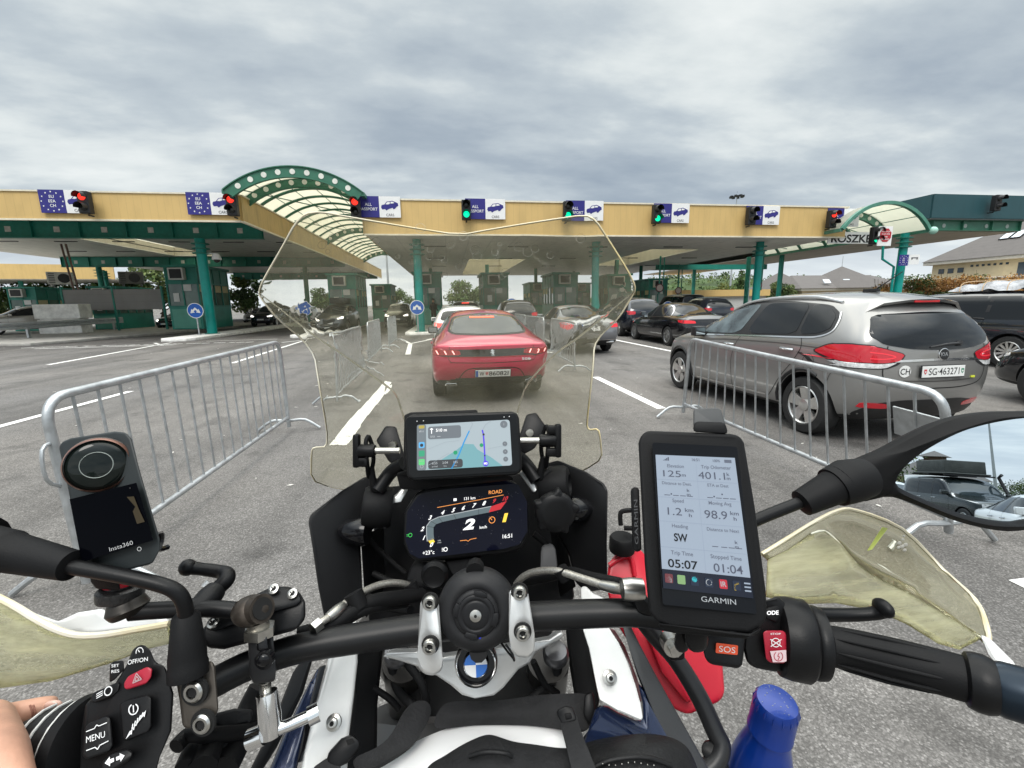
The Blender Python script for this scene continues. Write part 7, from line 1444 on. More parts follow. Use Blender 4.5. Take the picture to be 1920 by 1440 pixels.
for (a, b, c_) in () if True else (((1450,1080,.474),(1540,1086,.478),(1650,1116,.462)), ((1460,1098,.466),(1560,1108,.466),(1660,1136,.452))): ptube('moulded_rib', [a, b, c_], .0022, mat('rib_plastic', (.60,.60,.42), .35), d2, 8)
# ---- right mirror: arm, boot, shell and real mirror glass
mr_ = ptube('mirror_arm', [(1290,1040,.44),(1370,998,.44),(1430,970,.445),(1500,942,.45),(1540,925,.452)], .0060, BLK, bike, 16)
a, b, b2 = Q(1500,945,.45), Q(1580,905,.452), Q(1660,885,.455); t_ = (b-a).normalized(); mb = MB(); mb.lathe(a, t_, [(.0070,0),(.0132,.002),(.0162,.030),(.0182,.046),(.0202,.048)], 28); obj('arm_boot', mb, BLKM, mr_)
rdir = ray(1800,925).normalized(); refl = V((.14,-1,0)).normalized(); MN = (refl-rdir).normalized(); MC = Q(1800,890,.458)
def onmir(px, py, off=0.0):
    r = ray(px, py); t = (MC+MN*off-CAM).dot(MN)/r.dot(MN); return CAM+r*t
GOUT = [(1679,905),(1692,880),(1730,848),(1790,815),(1850,795),(1920,784),(1990,784),(2046,800),(2072,834),(2070,880),(2040,930),(1990,962),(1920,976),(1880,979),(1800,963),(1720,931),(1684,913)]
SOUT = [(1572,930),(1570,895),(1600,872),(1660,846),(1720,814),(1784,786),(1850,774),(1920,772),(1996,772),(2056,788),(2084,828),(2084,884),(2052,940),(1996,978),(1924,992),(1870,994),(1790,976),(1710,944),(1664,930),(1615,940)]
P = [onmir(*p) for p in [tuple(q.to_2d()) for q in smooth_path([(a, b, 0) for a, b in GOUT], 4, True)]]
mb = MB(); mb.prism(P, -MN*.004); mg = obj('mirror_glass', mb, mat('mirror_silver_blue', (.66,.74,.80), .0, 1.0), mr_, 30)
P2 = [onmir(*tuple(q.to_2d()), .0) for q in smooth_path([(a, b, 0) for a, b in SOUT], 4, True)]
mb = MB(); cc = sum(P2, V())/len(P2); rows = [[p+MN*.003-(p-q)*.0 for p, q in zip(P2, P2)]]
ins = [onmir(*tuple(q.to_2d()), .0022) for q in smooth_path([(a, b, 0) for a, b in GOUT], 4, True)]
# bezel: loft from the glass edge over the rim to the back of the housing
N_ = 68
def resamp(L, n):
    L = L+[L[0]]; ds = [0]
    for a, b in zip(L, L[1:]): ds.append(ds[-1]+(b-a).length)
    out = []; j = 0
    for i in range(n):
        s = ds[-1]*i/n
        while ds[j+1] < s: j += 1
        out.append(L[j].lerp(L[j+1], (s-ds[j])/max(1e-9, ds[j+1]-ds[j])))
    return out
A = resamp(ins, N_); B0 = resamp(P2, N_)
def near(p, L): return min(range(len(L)), key=lambda i: (L[i]-p).length)
s0 = near(A[0], B0); B = [B0[(s0+i) % N_] for i in range(N_)]
rows = [[p-MN*.006 for p in A], A, [p.lerp(q, .5)+MN*.007 for p, q in zip(A, B)], [q+MN*.002 for q in B], [q-MN*.012 for q in B], [cc+(q-cc)*.90-MN*.032 for q in B], [cc+(q-cc)*.6-MN*.044 for q in B], [cc+(q-cc)*.15-MN*.048 for q in B]]
vs = mb.quads(rows, wrap=True); mb.bm.faces.new(vs[-1]); obj('mirror_shell', mb, BLKM, mr_, 70)
mb = MB(); e = (Q(1640,885,.455)-b).normalized(); mb.tube([Q(1562,914,.452), Q(1590,902,.453), Q(1620,895,.456)], [.0200,.0225,.0200], 24); obj('neck', mb, BLKM, mr_, 70)
# ---- left mirror arm
ml = ptube('mirror_arm', [(350,1165,.350),(345,1132,.347),(331,1110,.345),(300,1096,.343),(230,1080,.340),(130,1062,.338),(60,1050,.338)], .0056, BLK, bike, 18)
a, b = Q(136,1061,.338), Q(-60,1018,.345); t_ = (b-a).normalized(); mb = MB(); mb.lathe(a, t_, [(.0066,0),(.0112,.001),(.0132,.030),(.0148,.054),(.0162,.056),(.0168,.11)], 28); obj('arm_boot', mb, BLKM, ml)
mb = MB(); mb.tube([Q(-40,1020,.345), Q(-110,1005,.35), Q(-200,990,.36)], [.021,.027,.018], 20); obj('mirror_shell', mb, BLKM, ml)
a, b = Q(352,1238,.348), Q(348,1146,.352); t_ = (b-a).normalized(); L_ = (b-a).length; mb = MB(); mb.lathe(a-t_*.012, t_, [(.0138,0),(.0138,.008),(.0130,.010),(.0130,.016),(.0122,L_*.6),(.0098,L_+.008),(.0064,L_+.012)], 30); obj('base_cone', mb, BLKM, ml)
cp = plate('bar_clamp', [(326,1256,.352),(336,1250,.352),(398,1238,.354),(404,1250,.354),(410,1330,.345),(404,1346,.344),(352,1368,.340),(342,1362,.340),(336,1310,.346)], .05, TITAN, bike, .005, seg=3)
for px, py, d, rr in ((363,1297,.346,.0080), (379,1357,.341,.0072)):
    p = Q(px,py,d-.002); n = (-CZ+CY*.1-CX*.05).normalized(); mb = MB(); mb.lathe(p-n*.002, n, [(rr,0),(rr,.003),(rr*.8,.0045),(rr*.55,.0045),(rr*.5,.002)], 26); s = obj('bolt', mb, SCRW, cp); mb = MB(); mb.cyl(p-n*.001, p+n*.0015, rr*.5, 6); mb.cyl(p-n*.0026, p-n*.0004, rr*1.35, 26); obj('socket', mb, SEAM, s)
# ---- left fluid reservoir
rv = plate('fluid_reservoir', [(377,1180,.392),(392,1166,.395),(450,1128,.408),(505,1102,.42),(540,1098,.424),(562,1108,.42),(573,1128,.415),(574,1160,.408),(556,1182,.402),(420,1218,.39),(388,1216,.388),(376,1200,.389)], .055, BLK, bike, .006, seg=3)
plate('reservoir_lid', [(384,1172,.3875),(450,1131,.4035),(506,1105,.4155),(540,1102,.4195),(560,1111,.4160),(566,1126,.412),(556,1136,.4095),(470,1160,.397),(404,1184,.386),(388,1182,.386)], .006, BLK, rv, .0025)
for px, py, d in ((400,1168,.3845),(514,1105,.4135),(549,1114,.4135)):
    p = Q(px,py,d); n = (-CZ+CY*.9).normalized(); mb = MB(); mb.lathe(p, n, [(.0048,0),(.0046,.0018),(.0028,.0024),(.001,.0016)], 20); s = obj('screw', mb, SCRW, rv); mb = MB(); u = n.orthogonal().normalized(); w = n.cross(u)
    mb.box(p+n*.0022, (.0044,.0009,.001), Matrix((u,w,n)).transposed()); mb.box(p+n*.0022, (.0009,.0044,.0011), Matrix((u,w,n)).transposed()); obj('screw_slot', mb, SEAM, s, 0)
cl = ptube('clutch_lever', [(352,1064,.43),(378,1067,.435),(412,1072,.438),(425,1077,.435),(424,1088,.430),(410,1102,.425),(392,1120,.418),(376,1138,.41)], [.0066,.0060,.0064,.0072,.0074,.0072,.0072,.0080], BLK, bike, 16); mb = MB(); mb.tube(q3([(400,1096,.423),(391,1106,.420)]), .0082, 16); obj('adjuster_ring', mb, SILV, cl); mb = MB(); mb.ball(Q(352,1064,.43), .0080, 12); obj('lever_tip', mb, BLK, cl)
# ---- left switch cube
sc = plate('switch_cube', [(150,1440,.322),(152,1370,.330),(160,1318,.338),(172,1310,.340),(210,1290,.342),(236,1250,.345),(250,1214,.350),(268,1206,.350),(282,1218,.349),(292,1242,.347),(310,1248,.346),(326,1300,.342),(322,1370,.335),(300,1420,.328),(285,1480,.318),(150,1490,.314)], .055, BLK, bike, .007, seg=3)
def button(name, pts, m, parent, lift, th=.012, bev=.003):
    return plate(name, [(a, b, c-lift) for a, b, c in pts], th, m, parent, bev, seg=3)
bb = button('menu_button', [(158,1366,.330),(166,1356,.331),(200,1342,.333),(208,1346,.333),(212,1396,.327),(206,1410,.325),(162,1424,.321),(153,1416,.322)], BLK, sc, .006)
ss = Scr(quad((158,1352,.3245),(208,1338,.3270),(156,1424,.3150),(212,1404,.3190))); ss.lift = .0006; ss.text('MENU',.45,.52,.17,'w',.66,bold=.0); ss.line([(.10,.30),(.40,.28),(.48,.20),(.56,.25),(.86,.22)],.03,'w'); ss.line([(.12,.80),(.42,.79),(.50,.87),(.58,.78),(.88,.74)],.03,'w'); ss.done(bb, cols2, {})
bb = button('suspension_button', [(224,1322,.3385),(232,1314,.339),(276,1303,.339),(284,1308,.338),(284,1362,.332),(276,1374,.330),(236,1390,.3275),(230,1386,.328)], BLK, sc, .005)
ss = Scr(quad((226,1312,.3335),(284,1302,.3335),(232,1392,.3225),(284,1366,.3265))); ss.lift = .0006; ss.ring(.42,.30,.17,.035,'w',a0=-60,a1=250); ss.line([(.42,.20),(.42,.38)],.035,'w'); ss.line([(.22,.86),(.76,.52)],.03,'w')
for k in range(5): ss.line([(.30+.09*k,.90-.08*k),(.38+.09*k,.66-.05*k)],.035,'w')
ss.poly([(.10,.95),(.26,.80),(.30,.88)],'w'); ss.poly([(.84,.42),(.78,.60),(.70,.52)],'w'); ss.done(bb, cols2, {})
bb = button('hazard_button', [(232,1282,.342),(240,1268,.343),(276,1250,.345),(286,1254,.345),(284,1270,.343),(274,1282,.341),(240,1293,.340),(233,1291,.340)], mat('switch_red', (.33,.012,.03), .35), sc, .006)
ss = Scr(quad((232,1260,.3365),(288,1246,.3385),(232,1298,.333),(286,1280,.3345))); ss.lift = .0010
for a_, b_ in (((.46,.22),(.64,.62)), ((.64,.62),(.34,.68)), ((.34,.68),(.46,.22)), ((.47,.38),(.56,.58)), ((.56,.58),(.41,.61)), ((.41,.61),(.47,.38))): ss.line([a_, b_], .022, 'gold')
ss.done(bb, cols2, {})
bb = button('high_beam_button', [(170,1306,.341),(176,1298,.342),(220,1279,.343),(226,1282,.343),(222,1296,.341),(212,1306,.340),(180,1318,.338),(171,1316,.338)], BLK, sc, .004)
ss = Scr(quad((176,1292,.3375),(222,1276,.3385),(176,1318,.3340),(222,1304,.3355))); ss.lift = .0008; ss.ring(.62,.48,.17,.04,'w')
for k in range(3): ss.line([(.14,.45+.14*k),(.40,.34+.14*k)],.03,'w')
ss.done(bb, cols2, {})
bb = button('set_button', [(206,1246,.350),(212,1240,.350),(232,1238,.350),(233,1256,.348),(214,1276,.346),(205,1280,.346)], BLK, sc, .003)
ss = Scr(quad((206,1240,.3465),(232,1238,.3465),(206,1266,.344),(232,1262,.344))); ss.lift = .0008; ss.text('SET',.48,.32,.22,'w',.56); ss.text('RES',.48,.74,.22,'w',.56); ss.done(bb, cols2, {})
ss = Scr(quad((242,1212,.3465),(290,1208,.3455),(238,1256,.3425),(290,1244,.3425))); ss.lift = .0022; ss.text('OFF/ON',.48,.66,.20,'w',.74); ss.ring(.52,.26,.15,.03,'w',a0=-200,a1=20); ss.line([(.52,.28),(.46,.16)],.03,'w'); ss.done(sc, cols2, {})
bb = button('indicator_switch', [(190,1428,.321),(210,1412,.323),(240,1404,.324),(250,1410,.323),(246,1424,.321),(210,1446,.317),(188,1450,.316)], BLK, sc, .006)
ss = Scr(quad((196,1414,.316),(236,1406,.318),(196,1446,.311),(240,1430,.3135))); ss.lift = .0010; ss.poly([(.05,.55),(.28,.22),(.28,.40),(.46,.36),(.46,.60),(.28,.66),(.28,.82)],'w'); ss.poly([(.95,.40),(.74,.16),(.74,.32),(.56,.36),(.56,.60),(.74,.56),(.74,.76)],'w'); ss.done(bb, cols2, {})
lg = ptube('grip', [(160,1400,.352),(110,1412,.352),(40,1436,.352),(-60,1470,.352)], [.034,.0345,.031,.031], LEATH, bike, 28)
for k, f in enumerate((.10,.5,.9)):
    pts = []
    a0, a1 = Q(160,1400,.352), Q(88,1418,.352)
    for i in range(13):
        an = R(-20+200*i/12); t_ = (a1-a0).normalized(); u = CY-t_*CY.dot(t_); u.normalize(); w = t_.cross(u); w = w if w.dot(CZ) < 0 else -w
        pts.append(a0.lerp(a1, f)+(u*math.cos(an)+w*math.sin(an))*.0352)
    mb = MB(); mb.tube(pts, .0011, 6); obj('grip_piping', mb, mat('piping_white', (.6,.6,.58), .6), lg)
mb = MB(); mb.lathe(Q(168,1400,.350), (Q(100,1416,.35)-Q(168,1400,.35)).normalized(), [(.030,-.006),(.0365,-.004),(.0375,.004),(.0355,.007)], 36); obj('grip_collar', mb, BLKM, lg)
# left hand guard with deflector
lgd = shell('hand_guard', q3([(30,1136,.50),(64,1150,.495),(112,1166,.49),(150,1148,.49),(190,1142,.49),(224,1160,.485),(310,1156,.475),(322,1172,.47),(240,1180,.475),(140,1192,.48),(60,1170,.49)]), mat('white_plastic', (.70,.70,.69), .35), bike, .004)
lo = [(-30,1108,.47),(20,1132,.465),(70,1162,.455),(110,1182,.45),(150,1192,.447),(200,1190,.445),(260,1180,.445),(318,1170,.445),(322,1206,.44),(280,1216,.438),(200,1246,.435),(100,1276,.435),(0,1290,.435),(-40,1290,.44)]
d3 = shell('deflector', q3(lo), GRN2, lgd); mb = MB(); mb.tube(smooth_path(q3(lo[:8]), 3), .0034, 8); obj('edge', mb, EDGE, d3)
for (a, b, c_) in () if True else (((-20,1196,.450),(90,1214,.440),(200,1208,.437)), ((-20,1236,.445),(90,1246,.436),(190,1232,.434))): ptube('moulded_rib', [a, b, c_], .0030, mat('rib_plastic', (.60,.60,.42), .35), d3, 8)
# cables and pouches near the left bar, black
for pts, r in [([(330,1400,.40),(350,1380,.41),(370,1375,.41),(400,1378,.42),(470,1370,.45),(520,1350,.48)], .007), ([(350,1440,.40),(370,1400,.42),(400,1395,.43),(440,1400,.44)], .010), ([(420,1440,.42),(450,1380,.45),(470,1330,.47),(490,1290,.48)], .013), ([(380,1440,.40),(392,1400,.42),(400,1370,.43)], .012)]: ptube('cable', pts, r, BLKM, bike, 10)
plate('cable_cover', [(392,1340,.43),(440,1328,.45),(476,1330,.46),(470,1356,.45),(420,1366,.44),(396,1358,.43)], .01, CANV, bike, .003)
# ================================================================== GADGETS AND LUGGAGE ON THE MOTORCYCLE
# ---- car-play screen above the dash
cpd = thing('navigation_screen', 'wide black touch screen showing a pale road map above the dash', 'screen', Q(870,840,.58), wc=True)
plate('case', [(757,792,.577),(762,782,.578),(772,777,.578),(960,771,.578),(970,774,.578),(974,784,.577),(980,876,.560),(977,886,.558),(966,891,.557),(776,902,.556),(766,899,.557),(762,890,.558)], .016, BLK, cpd, .004, seg=3)
plate('hood', [(758,778,.590),(770,773,.590),(894,768,.590),(898,776,.588),(770,784,.588),(764,800,.586),(762,880,.57),(756,880,.57)], .02, BLKM, cpd, .003)
plate('holder', [(742,886,.60),(770,880,.57),(960,892,.565),(966,900,.575),(830,912,.58),(800,918,.585),(750,918,.60)], .03, BLKM, cpd, .004)
gq = quad((760,781,.5755),(971,774,.5755),(768,899,.5545),(978,886,.5550)); S2 = Scr(gq); S2.lift = .0006; S2.rrect(.01,.015,.985,.975,'glass',.03)
sq = quad((783,797,.5722),(955.5,787,.5732),(783,882.4,.5570),(960.4,872.7,.5580)); S3 = Scr(sq); S3.lift = .0012
S3.rrect(.0,.0,1,1,'map',.03); S3.lift = .0016; S3.rrect(-.005,.0,.095,1,'bar',.02)
S3.poly([(.30,1.0),(.10,.98),(.42,.60),(.50,.48),(.60,.50),(.64,.62),(.78,.80),(.90,1.0)],'teal'); S3.lift = .0020
S3.line([(.36,1.0),(.44,.72),(.50,.44),(.56,.2)],.014,'blue'); S3.line([(.70,.20),(.71,.30),(.715,.62),(.715,.9)],.016,'vio'); S3.line([(.56,.20),(.60,.05),(.58,.0)],.006,'road'); S3.line([(.70,.2),(.74,.08),(.80,.0)],.006,'road'); S3.line([(.12,.55),(.30,.42),(.45,.40)],.004,'road'); S3.line([(.75,.62),(.95,.56)],.004,'road'); S3.line([(.12,.90),(.30,.70),(.34,.66)],.004,'road')
S3.disc(.405,.66,.022,'grn'); S3.disc(.685,.53,.02,'grn'); S3.disc(.722,.93,.03,'vio',.0003); S3.text('M5',.722,.93,.045,'w',bold=.02,lift=.0006); S3.disc(.716,.76,.008,'dk',.0004); S3.disc(.712,.30,.012,'dk',.0003)
S3.rrect(.115,.06,.47,.34,'pan',.025); S3.text('510 m',.26,.15,.068,'w',align='c',lift=.0006); S3.line([(.155,.10),(.155,.22)],.008,'w',.0006); S3.line([(.14,.13),(.155,.10),(.17,.13)],.008,'w',.0006); S3.text('SRB',.165,.285,.045,'w2',lift=.0006); S3.line([(.215,.29),(.25,.29)],.008,'w2',.0006)
S3.rrect(.115,.80,.48,.985,'pan2',.025)
for i, (a_, b_) in enumerate((('6:55','arrival'),('2:04','hrs'),('185','km'))): S3.text(a_, .185+.11*i, .865, .05, 'w2', lift=.0006); S3.text(b_, .185+.11*i, .935, .035, 'w2', lift=.0006)
for i, c in enumerate(('amb','','ic1','ic2','ic3')):
    if c: S3.rrect(.015,.02+.185*i+(.0 if i else .0),.078,(.09 if i == 0 else .15)+.185*i,c,.012)
S3.text('5G',.058,.155,.035,'w2'); S3.rect(.02,.14,.028,.17,'w2'); S3.rect(.032,.13,.04,.17,'w2'); S3.rrect(.03,.955,.066,.995,'w2',.008) if False else None
S3.disc(.047,.46,.018,'dk',.0004); S3.rect(.025,.79,.07,.82,'w2'); S3.ring(.047,.92,.018,.005,'w2')
for v, c in ((.10,'pan'),(.53,'pan'),(.70,'pan'),(.86,'pan')): S3.disc(.935,v,.040 if v < .2 else .026,c); S3.text('1' if v < .2 else '\u2191',.935,v,.05 if v < .2 else .03,'w2',lift=.0006)
c3 = dict(glass=mat('screen_glass', (.006,.0065,.007), .05, spec=.25), map=lit('map_pale', (.56,.66,.71), .45), bar=lit('bar_slate', (.17,.20,.22), .7), teal=lit('map_teal', (.20,.42,.46), .62), blue=lit('route_blue', (.03,.28,.62), .75), vio=lit('route_violet', (.09,.06,.62), .8), road=lit('map_grey', (.33,.38,.42), .7), grn=lit('map_green', (.02,.36,.16), .6), w=cols['w'], w2=cols['w2'], dk=lit('map_dark', (.05,.05,.06), .5), pan=lit('panel_slate', (.16,.18,.20), .7), pan2=lit('panel_dark', (.055,.06,.065), .7), amb=lit('icon_amber', (.50,.40,.08), .6), ic1=lit('icon_sky', (.12,.45,.80), .7), ic2=lit('icon_green', (.05,.40,.22), .6), ic3=lit('icon_lime', (.12,.62,.20), .7))
S2.done(cpd, c3, dict(glass='screen_glass')); S3.done(cpd, c3, dict(map='map_field', bar='icon_bar', teal='map_shape', blue='route_line', vio='route_line', pan='map_panel', pan2='map_panel'))
mb = MB()
for px, py in ((782,790),(794,789),(945,782),(955,781)): mb.ball(Q(px,py,.5725), .0008, 6)
obj('sensor_dots', mb, mat('print_white', (.72,.72,.72), .5), cpd)
# ---- handheld satellite navigator
nv = thing('satellite_navigator', 'tall rugged black satellite navigator with pale data screen on the right handlebar', 'navigator', Q(1320,1150,.36), wc=True)
case = plate('case', [(1196,830,.372),(1200,816,.374),(1212,806,.375),(1370,812,.372),(1388,816,.371),(1396,830,.370),(1416,950,.352),(1437,1110,.333),(1439,1160,.328),(1428,1176,.326),(1405,1188,.325),(1260,1178,.331),(1232,1168,.332),(1216,1150,.334),(1208,1060,.343),(1202,950,.356)], .030, BLKM, nv, .008, seg=4)
plate('antenna', [(1300,770,.385),(1304,766,.385),(1346,765,.384),(1352,768,.384),(1360,794,.378),(1362,810,.376),(1300,806,.378)], .022, mat('antenna_grey', (.045,.047,.048), .55, bump=.1, bscale=400), nv, .004, seg=3)
plate('antenna_collar', [(1302,790,.376),(1360,792,.375),(1366,814,.371),(1298,810,.373)], .022, BLKM, nv, .003)
plate('lower_lip', [(1232,1168,.331),(1405,1188,.3245),(1428,1176,.3255),(1424,1186,.328),(1398,1198,.329),(1262,1187,.334),(1236,1177,.335)], .02, BLKM, nv, .004)
sd = plate('side_lug', [(1182,914,.372),(1198,912,.37),(1203,1030,.357),(1200,1036,.357),(1186,1034,.359)], .018, BLKM, nv, .003)
ss = Scr(quad((1184,918,.3695),(1199,916,.3675),(1188,1032,.3565),(1201,1032,.3545))); ss.lift = .0012
qv = ss.q; ss.q = [qv[2], qv[0], qv[3], qv[1]]; ss.asp = 1/ss.asp; ss.text('GARMIN',.46,.5,.48,'gold',.72,bold=0); ss.done(sd, dict(gold=mat('embossed_dark', (.05,.05,.052), .4)), {})
fq = quad((1222,830,.3665),(1381,838,.3638),(1242,1133,.3315),(1418,1151,.3245)); S4 = Scr(fq); S4.lift = .0010; S4.rrect(0,0,1,1,'glass',.03)
bq = quad((1228,853,.3632),(1376,859,.3608),(1242,1102,.3345),(1410,1121,.3275)); S5 = Scr(bq); S5.lift = .0016; S5.rect(0,0,1,.865,'lcd'); S5.lift = .0020
S5.text('16:51',.50,.028,.022,'n'); S5.text('100%',.76,.030,.020,'n'); S5.rect(.86,.018,.95,.042,'n2')
for k in range(4): S5.rect(.09+.02*k,.040-.008*k,.105+.02*k,.044,'n')
for (a_, ua, va, ha) in (('Elevation',.24,.085,.026),('Trip Odometer',.745,.085,.026),('Distance to Dest.',.24,.222,.023),('ETA at Dest',.745,.220,.023),('Speed',.24,.358,.026),('Moving Avg',.745,.358,.026),('Heading',.24,.548,.026),('Distance to Next',.745,.548,.024),('Trip Time',.24,.745,.028),('Stopped Time',.745,.745,.028)): S5.text(a_, ua, va, ha, 'n2', bold=.012)
S5.text('125',.19,.147,.050,'n',.22,bold=.0); S5.text('m',.335,.157,.026,'n',.05); S5.text('401.1',.68,.147,.055,'n',.33,bold=.0); S5.text('k',.885,.130,.026,'n',.035); S5.text('m',.885,.165,.026,'n',.045)
for u0 in (.08,.60):
    for k in range(4): S5.rect(u0+.085*k+(.02 if k > 0 else 0),.312,u0+.07+.085*k+(.02 if k > 0 else 0),.317,'n')
    S5.disc(u0+.085,.305,.010,'n')
S5.text('k',.375,.27,.024,'n',.035); S5.text('m',.375,.305,.024,'n',.045); S5.disc(.785,.285,.010,'n')
S5.text('1.2',.19,.437,.056,'n',.17,bold=.0); S5.text('km',.365,.420,.028,'n',.10); S5.text('h',.375,.458,.026,'n',.035); S5.text('98.9',.68,.440,.060,'n',.27,bold=.0); S5.text('km',.905,.420,.028,'n',.10); S5.text('h',.905,.460,.026,'n',.035)
S5.text('SW',.24,.628,.056,'k',.16,bold=.025)
for k in range(4): S5.rect(.60+.085*k+(.02 if k else 0),.668,.67+.085*k+(.02 if k else 0),.673,'n')
S5.text('k',.885,.628,.024,'n',.035); S5.text('m',.885,.664,.024,'n',.045); S5.text('05:07',.24,.818,.058,'k',.34,bold=.015); S5.text('01:04',.755,.818,.058,'n',.33,bold=.005)
for v in (.195,.332,.515,.705): S5.line([(.0,v),(1,v)],.004,'ln')
S5.line([(.5,.06),(.5,.86)],.003,'ln'); S5.rect(0,.865,1,1,'nav')
S5.lift = .0024
for u0, c in ((.07,'ia'),(.21,'ib'),(.36,'ic'),(.52,'id'),(.68,'ie'),(.83,'if')): S5.rrect(u0-.045,.895,u0+.045,.958,c,.012)
S5.disc(.36,.915,.03,'ic2'); S5.ring(.52,.926,.035,.008,'w2'); S5.text('IR',.68,.926,.035,'w2'); S5.poly([(.04,.93),(.07,.90),(.10,.93),(.10,.955),(.04,.955)],'w2'); S5.line([(.81,.96),(.81,.92),(.86,.91)],.018,'dk')
for k in range(3): S5.rect(.915,.90+.025*k,.985,.910+.025*k,'lcd')
c4 = dict(glass=mat('navigator_glass', (.006,.0065,.008), .05, spec=.22), lcd=lit('lcd_blue_grey', (.42,.50,.61), .50, .18), n=lit('lcd_ink', (.09,.10,.14), .6), n2=lit('lcd_ink_grey', (.14,.16,.21), .6), k=lit('lcd_black', (.01,.01,.012), .3), ln=lit('lcd_line', (.26,.31,.40), .7), nav=lit('nav_dark', (.012,.016,.035), .4), ia=lit('icon_maroon', (.20,.05,.06), .5), ib=lit('icon_map', (.25,.42,.18), .6), ic=lit('icon_navy', (.02,.03,.06), .5), ic2=lit('icon_cyan', (.05,.55,.62), .6), id=lit('icon_navy', (.02,.03,.06), .5), ie=lit('icon_red', (.55,.03,.05), .6), w2=cols['w2'], dk=lit('icon_ochre', (.50,.36,.05), .7)); c4['if'] = c4['ic']
S4.lift = .0016; S4.text('GARMIN',.60,.945,.030,'w2',.37,bold=0); S4.done(nv, c4, dict(glass='screen_glass', w2='maker_lettering')); S5.done(nv, c4, dict(lcd='data_screen', nav='icon_strip', ln='divider_lines'))
plate('bracket', [(1282,1182,.345),(1330,1186,.343),(1326,1220,.350),(1300,1226,.352),(1284,1210,.35)], .03, BLK, nv, .004); plate('back_clamp', [(1268,1180,.36),(1292,1184,.36),(1292,1222,.366),(1272,1226,.366),(1262,1208,.364)], .02, BLK, nv, .004); plate('power_connector', [(1256,1176,.345),(1330,1184,.342),(1334,1194,.345),(1262,1186,.348)], .02, BLKM, nv, .003)
# ---- 360 camera and its clamp mount
cm = thing('action_camera', 'slim black two lens camera standing on the left handlebar mount', 'camera', Q(215,1100,.36), wc=True)
cb_ = plate('case', [(110,838,.366),(116,828,.367),(132,821,.367),(216,808,.366),(236,810,.365),(247,822,.364),(262,880,.358),(300,1010,.345),(301,1030,.343),(286,1058,.341),(200,1080,.345),(172,1078,.346),(157,1062,.347),(150,1030,.350),(126,910,.361)], .026, mat('camera_graphite', (.017,.021,.022), .46, spec=.35, bump=.08, bscale=800), cm, .007, seg=4)
lc = Q(186,871,.356); ln_ = (CAM-lc).normalized(); ln_ = (ln_*.75 - CZ*.25).normalized()
mb = MB(); mb.lathe(lc-ln_*.004, ln_, [(.0215,0),(.0225,.004),(.0220,.0065),(.0200,.0078)], 44); rg = obj('lens_ring', mb, mat('lens_ring_dark', (.018,.018,.018), .25, .3, spec=.7), cm)
mb = MB(); mb.lathe(lc+ln_*.0035, ln_, [(.0205,0),(.0190,.0025),(.0150,.0042),(.0085,.0055),(.0002,.0060)], 44, True, True); le = obj('lens', mb, mat('lens_glass', (.006,.009,.008), .06, spec=.35), cm)
mb = MB(); mb.lathe(lc+ln_*.0037, ln_, [(.0216,.0),(.0212,.0022),(.0200,.0040)], 44, False, False); obj('coated_rim', mb, mat('copper_coating', (.22,.11,.08), .3, .5), le)
mb = MB(); mb.lathe(lc+ln_*.0090, ln_, [(.0098,0),(.0101,.0003),(.0104,-.0004)], 44, False, False); obj('inner_ring', mb, mat('ring_grey', (.30,.33,.31), .3), le)
fq = quad((133,936,.3515),(258,905,.3490),(158,1064,.3400),(292,1022,.3370)); S6 = Scr(fq); S6.lift = .0010; S6.rect(0,0,1,.92,'glass'); S6.lift = .0016; S6.text('Insta360',.58,.865,.060,'w2',.33,bold=.0); S6.ring(.80,.985,.030,.008,'w2'); S6.disc(.90,.06,.012,'dk'); S6.poly([(.82,.18),(.92,.20),(.94,.42),(.97,.62),(.86,.62),(.85,.42),(.90,.36)],'am')
S6.done(cm, dict(glass=mat('camera_screen', (.001,.0011,.002), .12, spec=.04), w2=mat('print_grey', (.35,.35,.35), .5), dk=SEAM, am=lit('screen_amber', (.05,.033,.007), .5)), dict(glass='screen', am='screen_image'))
mb = MB(); mb.tube(smooth_path(q3([(288,1010,.355),(302,1000,.36),(302,1016,.36),(298,1030,.355),(314,1026,.365)]), 3), .0022, 6); obj('latch', mb, BLKG, cm)
plate('foot', [(168,1074,.352),(210,1078,.350),(226,1100,.355),(224,1108,.356),(180,1104,.358),(170,1092,.356)], .03, BLKM, cm, .005)
mt = thing('camera_mount', 'black jointed clamp mount holding the camera on the left handlebar', 'camera mount', Q(460,1290,.40), wc=True)
c = Q(226,1112,.372); mb = MB(); mb.lathe(c-CY*.004, CY, [(.016,0),(.0165,.002),(.0165,.008),(.0155,.009),(.010,.010),(.010,.018)], 40); obj('thumb_wheel', mb, mat('knurled_dark', (.04,.04,.04), .35, .6, bump=.8, bscale=700, var=.3, vscale=300), mt)
mb = MB(); mb.lathe(c+CY*.008, CY, [(.012,0),(.0124,.001),(.0124,.003)], 30); obj('red_washer', mb, REDC, mt)
ptube('ball_joint', [(236,1122,.372),(240,1140,.372),(244,1152,.372)], [.012,.0155,.012], mat('worn_brass_black', (.030,.026,.022), .4, .4, var=.3, vscale=60), mt, 22); ptube('rod', [(246,1148,.372),(300,1144,.376),(380,1141,.38),(440,1144,.384)], .0070, BLK, mt, 18, 3); ptube('rod_sleeve', [(350,1144,.378),(372,1138,.382),(392,1120,.392),(405,1106,.40)], [.0086,.0092,.0104,.0088], BLK, mt, 18)
mb = MB(); mb.ball(Q(472,1145,.384), .0142, 26, (1.15,1,.9)); mb.cyl(Q(472,1145,.384), Q(492,1141,.379), .0118, 26); obj('socket_joint', mb, mat('worn_bronze', (.055,.045,.037), .42, .6, var=.4, vscale=70, rvar=.15), mt)
